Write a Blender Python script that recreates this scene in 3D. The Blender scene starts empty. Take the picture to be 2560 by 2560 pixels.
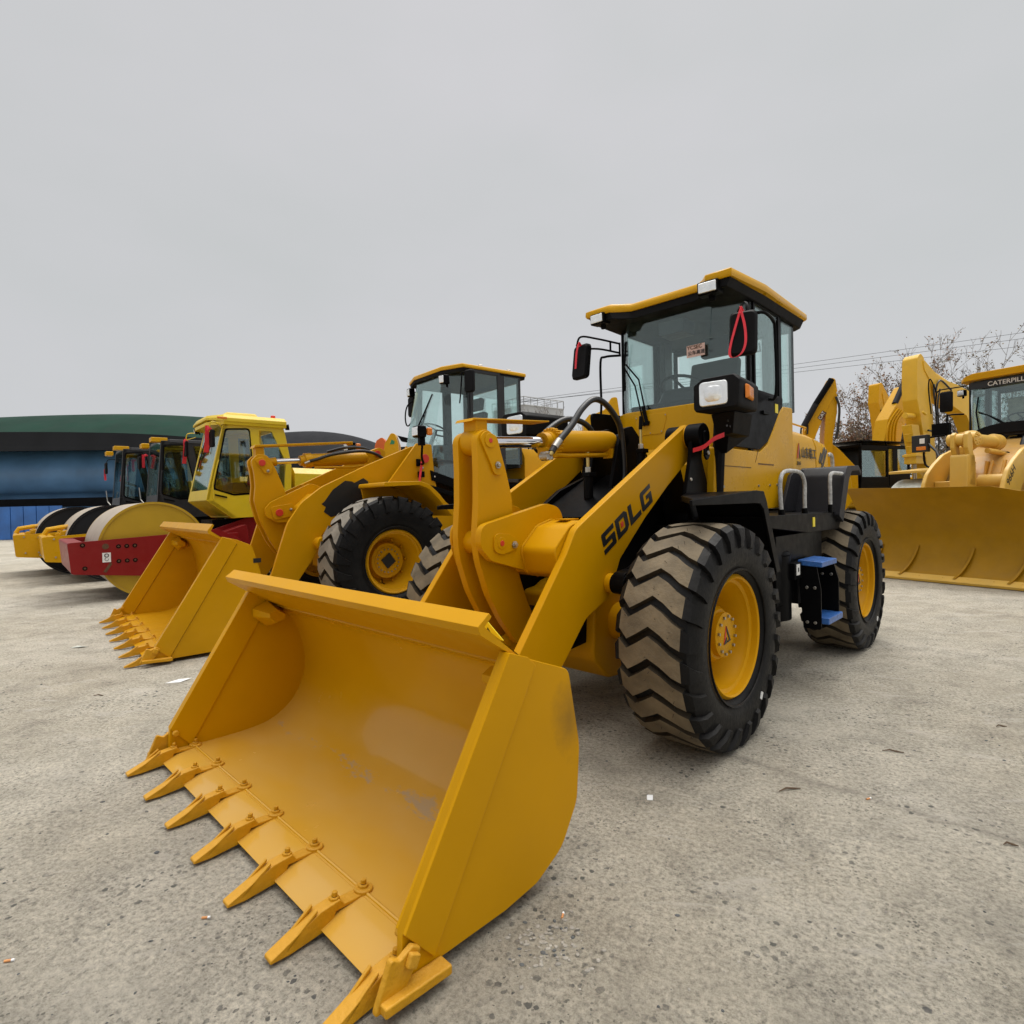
import bpy, bmesh, math, random
from mathutils import Vector, Matrix
random.seed(7)
R = math.radians
# ---------------------------------------------------------------- camera, sky, sun, exposure
SC = bpy.context.scene
COL = SC.collection
cd = bpy.data.cameras.new('camera'); cam = bpy.data.objects.new('camera', cd); COL.objects.link(cam)
PITCH, ROLL, CAMH = 0.0145, -0.0237, 1.4083
fw = Vector((0, math.cos(PITCH), -math.sin(PITCH))); up = Vector((0, math.sin(PITCH), math.cos(PITCH))); rt = Vector((1, 0, 0))
r2 = math.cos(ROLL)*rt + math.sin(ROLL)*up; u2 = -math.sin(ROLL)*rt + math.cos(ROLL)*up
mw = Matrix((r2, u2, -fw)).transposed().to_4x4(); mw.translation = (0, 0, CAMH)
cam.matrix_world = mw
cd.sensor_width = 36; cd.lens = 1425.5/2560*36; cd.clip_end = 2000; cd.clip_start = 0.05
SC.camera = cam
W = bpy.data.worlds.new('World'); SC.world = W; W.use_nodes = True
nt = W.node_tree; nt.nodes.clear()
out = nt.nodes.new('ShaderNodeOutputWorld'); bg = nt.nodes.new('ShaderNodeBackground')
tc = nt.nodes.new('ShaderNodeTexCoord'); sep = nt.nodes.new('ShaderNodeSeparateXYZ'); cr = nt.nodes.new('ShaderNodeValToRGB')
nt.links.new(tc.outputs['Generated'], sep.inputs[0])
# overcast cloud deck: even grey low down, brighter towards the zenith
nz = nt.nodes.new('ShaderNodeTexNoise'); nz.inputs['Scale'].default_value = 1.3; nz.inputs['Detail'].default_value = 2.5
mad = nt.nodes.new('ShaderNodeMath'); mad.operation = 'MULTIPLY_ADD'; mad.inputs[1].default_value = 0.05
nt.links.new(tc.outputs['Generated'], nz.inputs['Vector']); nt.links.new(nz.outputs['Fac'], mad.inputs[0]); nt.links.new(sep.outputs['Z'], mad.inputs[2])
nt.links.new(mad.outputs[0], cr.inputs[0])
E = cr.color_ramp.elements
E[0].position = 0.0; E[0].color = (0.56, 0.57, 0.585, 1)
E[1].position = 1.0; E[1].color = (3.6, 3.5, 3.35, 1)
for p, c in ((0.10, (0.56, 0.57, 0.585)), (0.40, (0.56, 0.57, 0.58)), (0.69, (0.58, 0.585, 0.595)), (0.80, (1.15, 1.15, 1.14))):
    e = E.new(p); e.color = (*c, 1)
cn = nt.nodes.new('ShaderNodeTexNoise'); cn.inputs['Scale'].default_value = 2.2; cn.inputs['Detail'].default_value = 4
mpc = nt.nodes.new('ShaderNodeMapping'); mpc.inputs['Scale'].default_value = (1, 1, 2.2); nt.links.new(tc.outputs['Generated'], mpc.inputs[0]); nt.links.new(mpc.outputs[0], cn.inputs['Vector'])
crn = nt.nodes.new('ShaderNodeValToRGB'); crn.color_ramp.elements[0].position = 0.3; crn.color_ramp.elements[0].color = (0.955, 0.965, 0.96, 1); crn.color_ramp.elements[1].position = 0.7; crn.color_ramp.elements[1].color = (1.035, 1.02, 1.035, 1)
nt.links.new(cn.outputs['Fac'], crn.inputs[0]); mxn = nt.nodes.new('ShaderNodeMix'); mxn.data_type = 'RGBA'; mxn.blend_type = 'MULTIPLY'; mxn.inputs[0].default_value = 1.0
nt.links.new(cr.outputs[0], mxn.inputs[6]); nt.links.new(crn.outputs[0], mxn.inputs[7]); nt.links.new(mxn.outputs[2], bg.inputs[0]); bg.inputs[1].default_value = 1.0
# a little of the physical sky under the cloud keeps the light from being perfectly even
sky = nt.nodes.new('ShaderNodeTexSky'); sky.sky_type = 'NISHITA'; sky.sun_disc = False
SUN_EL, SUN_AZ = R(62), R(38)
sky.sun_elevation = SUN_EL; sky.sun_rotation = SUN_AZ
hs = nt.nodes.new('ShaderNodeHueSaturation'); hs.inputs['Saturation'].default_value = 0.25
bg2 = nt.nodes.new('ShaderNodeBackground'); bg2.inputs[1].default_value = 0.008
add = nt.nodes.new('ShaderNodeAddShader')
nt.links.new(sky.outputs[0], hs.inputs['Color']); nt.links.new(hs.outputs[0], bg2.inputs[0])
nt.links.new(bg.outputs[0], add.inputs[0]); nt.links.new(bg2.outputs[0], add.inputs[1]); nt.links.new(add.outputs[0], out.inputs[0])
sd = bpy.data.lights.new('sun', 'SUN'); sd.energy = 1.5; sd.angle = R(35); sd.color = (1, 0.97, 0.92)
sun = bpy.data.objects.new('sun', sd); COL.objects.link(sun)
sv = Vector((math.sin(SUN_AZ)*math.cos(SUN_EL), math.cos(SUN_AZ)*math.cos(SUN_EL), math.sin(SUN_EL)))
sun.rotation_euler = sv.to_track_quat('Z', 'Y').to_euler(); sun.location = (0, 0, 30)
SC.view_settings.view_transform = 'Standard'; SC.view_settings.look = 'None'
SC.view_settings.exposure = 0.0; SC.view_settings.gamma = 1
SC.cycles.use_denoising = True; SC.cycles.denoising_input_passes = 'RGB_ALBEDO_NORMAL'; SC.cycles.denoising_prefilter = 'ACCURATE'
SC.cycles.max_bounces = 8; SC.cycles.transparent_max_bounces = 24; SC.cycles.diffuse_bounces = 3; SC.cycles.glossy_bounces = 3
SC.cycles.caustics_reflective = False; SC.cycles.caustics_refractive = False

# ---------------------------------------------------------------- materials
MT = {}
def base(name):
    m = bpy.data.materials.new(name); m.use_nodes = True; MT[name] = m
    return m, m.node_tree, m.node_tree.nodes['Principled BSDF']
def nnode(t, typ, **kw):
    n = t.nodes.new(typ)
    for k, v in kw.items():
        if k in n.inputs.keys(): n.inputs[k].default_value = v
        else: setattr(n, k, v)
    return n
def noise(t, scale, detail=3, coord='Object', rough=0.6, stretch=None):
    c = t.nodes.new('ShaderNodeTexCoord'); n = nnode(t, 'ShaderNodeTexNoise', Scale=scale, Detail=detail, Roughness=rough)
    if stretch:
        mp = t.nodes.new('ShaderNodeMapping'); mp.inputs['Scale'].default_value = stretch
        t.links.new(c.outputs[coord], mp.inputs[0]); t.links.new(mp.outputs[0], n.inputs['Vector'])
    else: t.links.new(c.outputs[coord], n.inputs['Vector'])
    return n
def ramp(t, src, stops):
    r = t.nodes.new('ShaderNodeValToRGB'); e = r.color_ramp.elements
    e[0].position = stops[0][0]; e[1].position = stops[-1][0]
    for i, (p, c) in enumerate(stops):
        x = e[0] if i == 0 else (e[-1] if i == len(stops)-1 else e.new(p))
        x.color = (*c, 1) if not isinstance(c, (int, float)) else (c, c, c, 1)
    t.links.new(src, r.inputs[0]); return r
def mixc(t, fac, a, b):
    m = t.nodes.new('ShaderNodeMix'); m.data_type = 'RGBA'
    for s, v in ((0, fac), (6, a), (7, b)):
        if hasattr(v, 'is_linked') or isinstance(v, bpy.types.NodeSocket): t.links.new(v, m.inputs[s])
        else: m.inputs[s].default_value = v if s == 0 else (*v, 1)
    return m.outputs[2]
def bump(t, b, src, strength, dist=0.01):
    n = nnode(t, 'ShaderNodeBump', Strength=strength, Distance=dist); t.links.new(src, n.inputs['Height'])
    t.links.new(n.outputs[0], b.inputs['Normal'])
def mat(name, col, rough=0.5, metal=0.0, var=0.12, scale=3.0, bmp=0.0, bscale=60, dust=0.0, dustc=(0.34, 0.29, 0.22), coat=0.0, spec=0.5):
    m, t, b = base(name)
    n = noise(t, scale, 4)
    d = tuple(c*(1-var) for c in col); l = tuple(min(1, c*(1+var)) for c in col)
    c = ramp(t, n.outputs['Fac'], [(0.3, d), (0.7, l)]).outputs[0]
    if dust > 0:
        n2 = noise(t, 7, 6, rough=0.7); g = t.nodes.new('ShaderNodeNewGeometry'); s = t.nodes.new('ShaderNodeSeparateXYZ')
        t.links.new(g.outputs['Normal'], s.inputs[0])
        k = nnode(t, 'ShaderNodeMath', operation='MULTIPLY_ADD'); k.inputs[1].default_value = 0.35; k.inputs[2].default_value = 0.0
        cl = nnode(t, 'ShaderNodeClamp'); t.links.new(s.outputs['Z'], cl.inputs[0]); t.links.new(cl.outputs[0], k.inputs[0])
        a2 = nnode(t, 'ShaderNodeMath', operation='ADD'); t.links.new(k.outputs[0], a2.inputs[0]); t.links.new(n2.outputs['Fac'], a2.inputs[1])
        f = ramp(t, a2.outputs[0], [(0.48, 0.0), (1.0, dust)])
        c = mixc(t, f.outputs[0], c, dustc)
    t.links.new(c, b.inputs['Base Color'])
    rr = ramp(t, noise(t, scale*4, 5).outputs['Fac'], [(0.3, max(0, rough-0.07)), (0.75, min(1, rough+0.09))]); t.links.new(rr.outputs[0], b.inputs['Roughness'])
    b.inputs['Metallic'].default_value = metal; b.inputs['Coat Weight'].default_value = coat; b.inputs['Coat Roughness'].default_value = 0.12
    b.inputs['Specular IOR Level'].default_value = spec
    if bmp: bump(t, b, noise(t, bscale, 4).outputs['Fac'], bmp)
    return m
def glass(name, tint, refl=0.10):
    m, t, b = base(name); t.nodes.remove(b); o = t.nodes['Material Output']
    tr = nnode(t, 'ShaderNodeBsdfTransparent'); tr.inputs[0].default_value = (*tint, 1)
    gl = nnode(t, 'ShaderNodeBsdfGlossy'); gl.inputs['Roughness'].default_value = 0.03; gl.inputs[0].default_value = (.85, .95, .93, 1)
    lw = nnode(t, 'ShaderNodeLayerWeight', Blend=0.25); k = nnode(t, 'ShaderNodeMath', operation='MULTIPLY_ADD'); k.inputs[1].default_value = 0.5; k.inputs[2].default_value = refl*0.4
    t.links.new(lw.outputs['Fresnel'], k.inputs[0]); mx = nnode(t, 'ShaderNodeMixShader')
    t.links.new(k.outputs[0], mx.inputs[0]); t.links.new(tr.outputs[0], mx.inputs[1]); t.links.new(gl.outputs[0], mx.inputs[2]); t.links.new(mx.outputs[0], o.inputs[0])
    return m
YEL = (0.56, 0.275, 0.0008)
mat('yellow_scuffed', YEL, 0.36, var=0.06, scale=1.5, spec=0.12, bmp=0.02, bscale=180)
mat('yellow', YEL, 0.36, var=0.06, scale=1.5, dust=0.015, spec=0.12, bmp=0.02, bscale=180)
mat('yellow_cab', (0.60, 0.315, 0.003), 0.30, var=0.04, scale=1.2, dust=0.015, spec=0.2)
mat('yellow_dusty', (0.60, 0.31, 0.03), 0.5, var=0.10, scale=4, dust=0.4, bmp=0.08, bscale=90)
mat('orange_yellow', (0.55, 0.272, 0.0015), 0.36, var=0.05, dust=0.03, spec=0.16, bmp=0.02, bscale=180)
mat('pale_yellow', (0.66, 0.40, 0.06), 0.42, var=0.06, dust=0.2)
mat('lemon', (0.66, 0.47, 0.01), 0.36, var=0.04, dust=0.10)
mat('blade_paint', (0.34, 0.175, 0.004), 0.45, var=0.10, dust=0.05, spec=0.15)
mat('bright_yellow', (0.72, 0.43, 0.02), 0.42, var=0.06, dust=0.1)
mat('cast_yellow', (0.58, 0.285, 0.008), 0.48, var=0.10, scale=14, bmp=0.5, bscale=38, dust=0.14, spec=0.25)
mat('red_paint', (0.21, 0.006, 0.007), 0.38, var=0.06, dust=0.04, spec=0.3)
mat('black', (0.0035, 0.0035, 0.004), 0.38, var=0.2, dust=0.004, spec=0.06)
mat('black_matt', (0.008, 0.008, 0.009), 0.6, var=0.2, dust=0.02, spec=0.08, bmp=0.1, bscale=120)
mat('grey_black', (0.017, 0.017, 0.020), 0.42, var=0.15, dust=0.015, spec=0.12)
mat('cab_grey', (0.018, 0.019, 0.022), 0.45, var=0.12, dust=0.08, spec=0.35)
mat('rubber', (0.007, 0.007, 0.0075), 0.5, var=0.3, scale=9, spec=0.14, dust=0.10, dustc=(0.16, 0.145, 0.12), bmp=0.25, bscale=40)
mat('tread', (0.150, 0.117, 0.072), 0.85, var=0.38, scale=6, bmp=0.6, bscale=30)
mat('tread_grey', (0.21, 0.19, 0.155), 0.85, var=0.25, scale=7, bmp=0.5, bscale=30)
mat('groove', (0.040, 0.032, 0.022), 0.85, var=0.4, scale=8, spec=.1, bmp=.3)
mat('hose', (0.012, 0.012, 0.013), 0.38, var=0.15, bmp=0.1, bscale=200)
mat('chrome', (0.75, 0.76, 0.78), 0.08, metal=1.0, var=0.03)
mat('steel', (0.42, 0.40, 0.36), 0.35, metal=0.9, var=0.15)
mat('brass', (0.55, 0.42, 0.16), 0.35, metal=0.9, var=0.15)
mat('rust', (0.10, 0.045, 0.018), 0.75, var=0.35, scale=20, bmp=0.3)
mat('red_cap', (0.55, 0.035, 0.015), 0.4, var=0.05)
mat('ribbon_red', (0.72, 0.03, 0.05), 0.55, var=0.12, scale=20)
mat('decal_black', (0.012, 0.012, 0.012), 0.4, var=0.05)
mat('decal_red', (0.55, 0.05, 0.02), 0.4, var=0.05)
mat('decal_white', (0.75, 0.75, 0.73), 0.45, var=0.04)
mat('decal_yellow', (0.75, 0.60, 0.02), 0.45, var=0.04)
mat('decal_green', (0.02, 0.22, 0.10), 0.45, var=0.04)
mat('amber', (0.70, 0.20, 0.01), 0.2, var=0.1, scale=30)
mat('lamp_red', (0.70, 0.04, 0.02), 0.2, var=0.1)
mat('lens', (0.88, 0.90, 0.90), 0.08, metal=0.7, var=0.10, scale=26, bmp=0.35, bscale=45)
mat('blue_film', (0.03, 0.115, 0.36), 0.35, var=0.3, scale=25, bmp=0.4, bscale=60)
mat('foam_grey', (0.38, 0.38, 0.37), 0.7, var=0.35, scale=30, bmp=0.5, bscale=50)
mat('seat_cloth', (0.015, 0.016, 0.018), 0.8, var=0.15)
mat('paper', (0.75, 0.76, 0.76), 0.6, var=0.06)
mat('film_pale', (0.50, 0.52, 0.46), 0.5, var=0.25, scale=12, bmp=0.4, bscale=20)
mat('sticker_pink', (0.62, 0.42, 0.36), 0.5, var=0.05)
mat('drum_steel', (0.40, 0.335, 0.26), 0.5, var=0.12, scale=5, dust=0.15, bmp=0.1, bscale=30)
mat('drum_inner', (0.44, 0.27, 0.006), 0.5, var=0.05)
mat('wall_blue', (0.12, 0.27, 0.50), 0.45, var=0.25, scale=0.35)
mat('panel_blue', (0.03, 0.13, 0.40), 0.5, var=0.25, scale=0.9)
mat('canvas_green', (0.009, 0.036, 0.024), 0.85, var=0.25, scale=0.35, spec=0.15)
mat('mesh_black', (0.018, 0.019, 0.022), 0.85, var=0.2, scale=0.5, spec=.15)
mat('bark', (0.20, 0.18, 0.17), 0.9, var=0.3, scale=8)
mat('leaf_brown', (0.27, 0.145, 0.085), 0.8, var=0.35, scale=3)
mat('leaf_dry', (0.21, 0.165, 0.105), 0.8, var=0.4, scale=3)
mat('leaf_green', (0.055, 0.065, 0.03), 0.8, var=0.35, scale=3)
mat('wall_pale', (0.42, 0.43, 0.44), 0.8, var=0.06, scale=0.5)
mat('stone_dark', (0.085, 0.09, 0.09), 0.8, var=0.5, scale=12)
mat('stone_pale', (0.30, 0.28, 0.24), 0.85, var=0.3, scale=12)
mat('twig', (0.11, 0.07, 0.04), 0.85, var=0.3, scale=20)
mat('filter_orange', (0.55, 0.25, 0.09), 0.7, var=0.2, scale=20)
mat('orange', (0.60, 0.13, 0.02), 0.5, var=0.1)
glass('glass', (0.925, 0.985, 0.977), 0.14)
glass('glass_dark', (0.80, 0.865, 0.86), 0.24)
glass('glass_clear', (0.86, 0.92, 0.91), 0.5)

def bucket_paint():
    # paint scuffed through to primer on the fold of the bucket floor, dust film on the floor
    m, t, b = base('bucket_paint')
    c0 = ramp(t, noise(t, 1.6, 3).outputs['Fac'], [(0.3, (0.565, 0.285, 0.002)), (0.7, (0.60, 0.31, 0.003))]).outputs[0]
    tcn = t.nodes.new('ShaderNodeTexCoord'); s = t.nodes.new('ShaderNodeSeparateXYZ'); t.links.new(tcn.outputs['Object'], s.inputs[0])
    # dust film
    n2 = noise(t, 2.0, 2.5, stretch=(1.5, 0.7, 1)); 
    g = t.nodes.new('ShaderNodeNewGeometry'); s2 = t.nodes.new('ShaderNodeSeparateXYZ'); t.links.new(g.outputs['Normal'], s2.inputs[0])
    up_ = nnode(t, 'ShaderNodeMapRange'); up_.inputs[1].default_value = 0.35; up_.inputs[2].default_value = 0.95; t.links.new(s2.outputs['Z'], up_.inputs[0])
    f = ramp(t, n2.outputs['Fac'], [(0.28, 0.12), (0.75, 0.50)])
    mul = nnode(t, 'ShaderNodeMath', operation='MULTIPLY'); t.links.new(f.outputs[0], mul.inputs[0]); t.links.new(up_.outputs[0], mul.inputs[1])
    c1 = mixc(t, mul.outputs[0], c0, (0.58, 0.40, 0.17))
    # scrapes along the fold (x about 1.72 in the loader's frame)
    dx = nnode(t, 'ShaderNodeMath', operation='SUBTRACT'); t.links.new(s.outputs['X'], dx.inputs[0]); dx.inputs[1].default_value = 1.70
    ab = nnode(t, 'ShaderNodeMath', operation='ABSOLUTE'); t.links.new(dx.outputs[0], ab.inputs[0])
    band = nnode(t, 'ShaderNodeMapRange'); band.inputs[1].default_value = 0.015; band.inputs[2].default_value = 0.16; band.inputs[3].default_value = 0.24; band.inputs[4].default_value = 0.0; t.links.new(ab.outputs[0], band.inputs[0])
    n3 = noise(t, 3.4, 8, rough=0.75, stretch=(2.2, 0.8, 1))
    sm = nnode(t, 'ShaderNodeMath', operation='ADD'); t.links.new(band.outputs[0], sm.inputs[0]); t.links.new(n3.outputs['Fac'], sm.inputs[1])
    f3 = ramp(t, sm.outputs[0], [(0.765, 0.0), (0.84, 0.6)])
    mul2 = nnode(t, 'ShaderNodeMath', operation='MULTIPLY'); t.links.new(f3.outputs[0], mul2.inputs[0]); t.links.new(up_.outputs[0], mul2.inputs[1])
    c2 = mixc(t, mul2.outputs[0], c1, (0.31, 0.29, 0.25))
    t.links.new(c2, b.inputs['Base Color'])
    rr = ramp(t, noise(t, 6, 5).outputs['Fac'], [(0.3, 0.17), (0.7, 0.28)]); t.links.new(rr.outputs[0], b.inputs['Roughness'])
    bump(t, b, noise(t, 160, 3).outputs['Fac'], 0.02); b.inputs['Coat Weight'].default_value = 0.35; b.inputs['Coat Roughness'].default_value = 0.06; b.inputs['Specular IOR Level'].default_value = 0.3
bucket_paint()
def scuff():
    # dark rubbed smudge on the outer side of the bucket
    m = MT['yellow_scuffed']; t = m.node_tree; b = t.nodes['Principled BSDF']; src = b.inputs['Base Color'].links[0].from_socket
    c = t.nodes.new('ShaderNodeTexCoord'); v = nnode(t, 'ShaderNodeVectorMath', operation='SUBTRACT'); v.inputs[1].default_value = (1.49, 1.14, .60); t.links.new(c.outputs['Object'], v.inputs[0])
    sc_ = nnode(t, 'ShaderNodeVectorMath', operation='MULTIPLY'); sc_.inputs[1].default_value = (11, 1, 6.5); t.links.new(v.outputs[0], sc_.inputs[0])
    ln = nnode(t, 'ShaderNodeVectorMath', operation='LENGTH'); t.links.new(sc_.outputs[0], ln.inputs[0])
    n = noise(t, 9, 6, rough=.7); a = nnode(t, 'ShaderNodeMath', operation='MULTIPLY_ADD'); a.inputs[1].default_value = 1.6; t.links.new(n.outputs['Fac'], a.inputs[0]); t.links.new(ln.outputs['Value'], a.inputs[2])
    mr = nnode(t, 'ShaderNodeMapRange'); mr.inputs[1].default_value = 0.7; mr.inputs[2].default_value = 2.0; mr.inputs[3].default_value = 0.6; mr.inputs[4].default_value = 0.0; t.links.new(a.outputs[0], mr.inputs[0])
    t.links.new(mixc(t, mr.outputs[0], src, (0.10, 0.065, 0.025)), b.inputs['Base Color'])
scuff()

JS, JC = -1.0, 4.27
def ground_mat():
    m, t, b = base('concrete_ground'); L = t.links
    c = t.nodes.new('ShaderNodeTexCoord')
    def N(scale, detail=6, rough=0.65, st=(1, 1, 1), dist=0.0):
        mp = t.nodes.new('ShaderNodeMapping'); mp.inputs['Scale'].default_value = st; mp.inputs['Rotation'].default_value = (0, 0, 0.5)
        n = nnode(t, 'ShaderNodeTexNoise', Scale=scale, Detail=detail, Roughness=rough, Distortion=dist)
        L.new(c.outputs['Object'], mp.inputs[0]); L.new(mp.outputs[0], n.inputs['Vector']); return n.outputs['Fac']
    big = ramp(t, N(0.45, 5), [(0.32, (0.375, 0.335, 0.262)), (0.5, (0.450, 0.412, 0.335)), (0.68, (0.505, 0.468, 0.392))]).outputs[0]
    mid = ramp(t, N(3.2, 8, 0.72, dist=0.6), [(0.30, 0.68), (0.5, 0.98), (0.72, 1.22)])
    mm = t.nodes.new('ShaderNodeMix'); mm.data_type = 'RGBA'; mm.blend_type = 'MULTIPLY'; mm.inputs[0].default_value = 0.9
    L.new(big, mm.inputs[6]); L.new(mid.outputs[0], mm.inputs[7]); col = mm.outputs[2]
    fine = ramp(t, N(46, 9, 0.86), [(0.36, 0.36), (0.50, 1.03), (0.64, 1.50)])
    grit = ramp(t, N(1.4, 7, .7, dist=.5), [(0.32, 0.55), (0.52, 1.0)])
    m2 = t.nodes.new('ShaderNodeMix'); m2.data_type = 'RGBA'; m2.blend_type = 'MULTIPLY'; L.new(grit.outputs[0], m2.inputs[0])
    L.new(col, m2.inputs[6]); L.new(fine.outputs[0], m2.inputs[7]); col = m2.outputs[2]
    # pale laitance scrapes and grey damp patches
    f1 = ramp(t, N(1.3, 9, 0.75, (1, 2.6, 1), 1.2), [(0.55, 0.0), (0.64, 0.6)]); col = mixc(t, f1.outputs[0], col, (0.56, 0.52, 0.45))
    f2 = ramp(t, N(0.9, 7, 0.7, (1.4, 1, 1), 0.8), [(0.60, 0.0), (0.72, 0.35)]); col = mixc(t, f2.outputs[0], col, (0.285, 0.26, 0.215))
    # exposed dark aggregate, in patches
    hts = []
    for sc_, th, colr, lo_, hi_ in ((38, 0.50, (0.11, 0.11, 0.10), 0.47, 0.59), (75, 0.50, (0.15, 0.145, 0.12), 0.45, 0.60), (21, 0.26, (0.10, 0.10, 0.10), 0.50, 0.62)):
        mp = t.nodes.new('ShaderNodeMapping'); mp.inputs['Rotation'].default_value = (0, 0, sc_)
        nz_ = nnode(t, 'ShaderNodeTexNoise', Scale=sc_*1.5, Detail=2); L.new(c.outputs['Object'], nz_.inputs['Vector'])
        av = nnode(t, 'ShaderNodeVectorMath', operation='MULTIPLY_ADD'); L.new(nz_.outputs['Color'], av.inputs[0]); av.inputs[1].default_value = (0.7/sc_,)*3; L.new(c.outputs['Object'], av.inputs[2])
        L.new(av.outputs[0], mp.inputs[0])
        v = nnode(t, 'ShaderNodeTexVoronoi', Scale=sc_, Randomness=1.0); L.new(mp.outputs[0], v.inputs['Vector'])
        vs = t.nodes.new('ShaderNodeSeparateColor'); L.new(v.outputs['Color'], vs.inputs[0])
        size = nnode(t, 'ShaderNodeMath', operation='MULTIPLY'); L.new(vs.outputs[0], size.inputs[0]); size.inputs[1].default_value = th
        lt = nnode(t, 'ShaderNodeMath', operation='SUBTRACT'); L.new(size.outputs[0], lt.inputs[0]); L.new(v.outputs['Distance'], lt.inputs[1])
        msk = ramp(t, lt.outputs[0], [(0.0, 0.0), (0.05, 1.0)])
        pat = ramp(t, N(1.1+sc_*0.02, 6, 0.7), [(lo_, 0.0), (hi_, 1.0)])
        k = nnode(t, 'ShaderNodeMath', operation='MULTIPLY'); L.new(msk.outputs[0], k.inputs[0]); L.new(pat.outputs[0], k.inputs[1])
        gate = ramp(t, vs.outputs[1], [(0.45, 0.25), (0.55, 0.9)]); k2 = nnode(t, 'ShaderNodeMath', operation='MULTIPLY'); L.new(k.outputs[0], k2.inputs[0]); L.new(gate.outputs[0], k2.inputs[1])
        col = mixc(t, k2.outputs[0], col, colr); hts.append(k2.outputs[0])
    # a worn joint running across the slab, ragged and half filled
    sx_ = t.nodes.new('ShaderNodeSeparateXYZ'); wob = nnode(t, 'ShaderNodeTexNoise', Scale=2.2, Detail=8, Roughness=.7); L.new(c.outputs['Object'], wob.inputs['Vector']); L.new(c.outputs['Object'], sx_.inputs[0])
    m1 = nnode(t, 'ShaderNodeMath', operation='MULTIPLY_ADD'); L.new(sx_.outputs['X'], m1.inputs[0]); m1.inputs[1].default_value = JS; m1.inputs[2].default_value = JC
    m3 = nnode(t, 'ShaderNodeMath', operation='SUBTRACT'); L.new(sx_.outputs['Y'], m3.inputs[0]); L.new(m1.outputs[0], m3.inputs[1])
    m4 = nnode(t, 'ShaderNodeMath', operation='MULTIPLY_ADD'); L.new(wob.outputs['Fac'], m4.inputs[0]); m4.inputs[1].default_value = .22; L.new(m3.outputs[0], m4.inputs[2])
    m5 = nnode(t, 'ShaderNodeMath', operation='SUBTRACT'); L.new(m4.outputs[0], m5.inputs[0]); m5.inputs[1].default_value = .11
    m6 = nnode(t, 'ShaderNodeMath', operation='ABSOLUTE'); L.new(m5.outputs[0], m6.inputs[0])
    jm = ramp(t, m6.outputs[0], [(0.0, 0.5), (0.018, 0.3), (0.07, 0.0)])
    jn = ramp(t, N(3.0, 6, .75), [(0.38, 0.0), (0.55, 1.0)]); jk = nnode(t, 'ShaderNodeMath', operation='MULTIPLY'); L.new(jm.outputs[0], jk.inputs[0]); L.new(jn.outputs[0], jk.inputs[1])
    col = mixc(t, jk.outputs[0], col, (0.17, 0.155, 0.13))
    L.new(col, b.inputs['Base Color']); b.inputs['Roughness'].default_value = 0.9; b.inputs['Specular IOR Level'].default_value = 0.25
    h = nnode(t, 'ShaderNodeMath', operation='MULTIPLY_ADD'); L.new(N(30, 9, 0.8), h.inputs[0]); h.inputs[1].default_value = 0.5; L.new(N(4, 6, 0.7), h.inputs[2])
    h2 = nnode(t, 'ShaderNodeMath', operation='MULTIPLY_ADD'); L.new(hts[0], h2.inputs[0]); h2.inputs[1].default_value = 0.12; L.new(h.outputs[0], h2.inputs[2])
    bump(t, b, h2.outputs[0], 1.0, 0.05)
ground_mat()

# ---------------------------------------------------------------- mesh helpers
def rnd(pts, r, n=5):
    """fillet the corners of a closed 2-D outline; r is one radius or one per corner"""
    o = []; N = len(pts)
    for i in range(N):
        ri = r[i] if isinstance(r, (list, tuple)) else r
        p = Vector(pts[i]); a = Vector(pts[i-1]); c = Vector(pts[(i+1) % N])
        u = (a-p); v = (c-p); lu, lv = u.length, v.length
        if ri <= 0 or lu < 1e-6 or lv < 1e-6: o.append(tuple(p)); continue
        u /= lu; v /= lv; ang = math.acos(max(-1, min(1, u.dot(v))))
        if ang > 3.0: o.append(tuple(p)); continue
        d = min(ri/math.tan(ang/2), lu*0.48, lv*0.48)
        p0, p1 = p+u*d, p+v*d
        for k in range(n+1):
            s = k/n; o.append(tuple((1-s)**2*p0 + 2*s*(1-s)*p + s*s*p1))
    return o
def circ(cx, cy, r, n=24, a0=0, a1=None):
    if a1 is None: return [(cx+r*math.cos(a0+2*math.pi*i/n), cy+r*math.sin(a0+2*math.pi*i/n)) for i in range(n)]
    return [(cx+r*math.cos(a0+(a1-a0)*i/n), cy+r*math.sin(a0+(a1-a0)*i/n)) for i in range(n+1)]
def smooth_path(pts, n=8, closed=False):
    P = [Vector(p) for p in pts]; o = []
    N = len(P); rng = range(N) if closed else range(N-1)
    for i in rng:
        p0 = P[i-1] if (i > 0 or closed) else P[i]*2-P[i+1]
        p1, p2 = P[i], P[(i+1) % N]
        p3 = P[(i+2) % N] if (i+2 < N or closed) else p2*2-p1
        for k in range(n):
            s = k/n
            o.append(0.5*((2*p1)+(-p0+p2)*s+(2*p0-5*p1+4*p2-p3)*s*s+(-p0+3*p1-3*p2+p3)*s**3))
    if not closed: o.append(P[-1])
    return o
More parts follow.
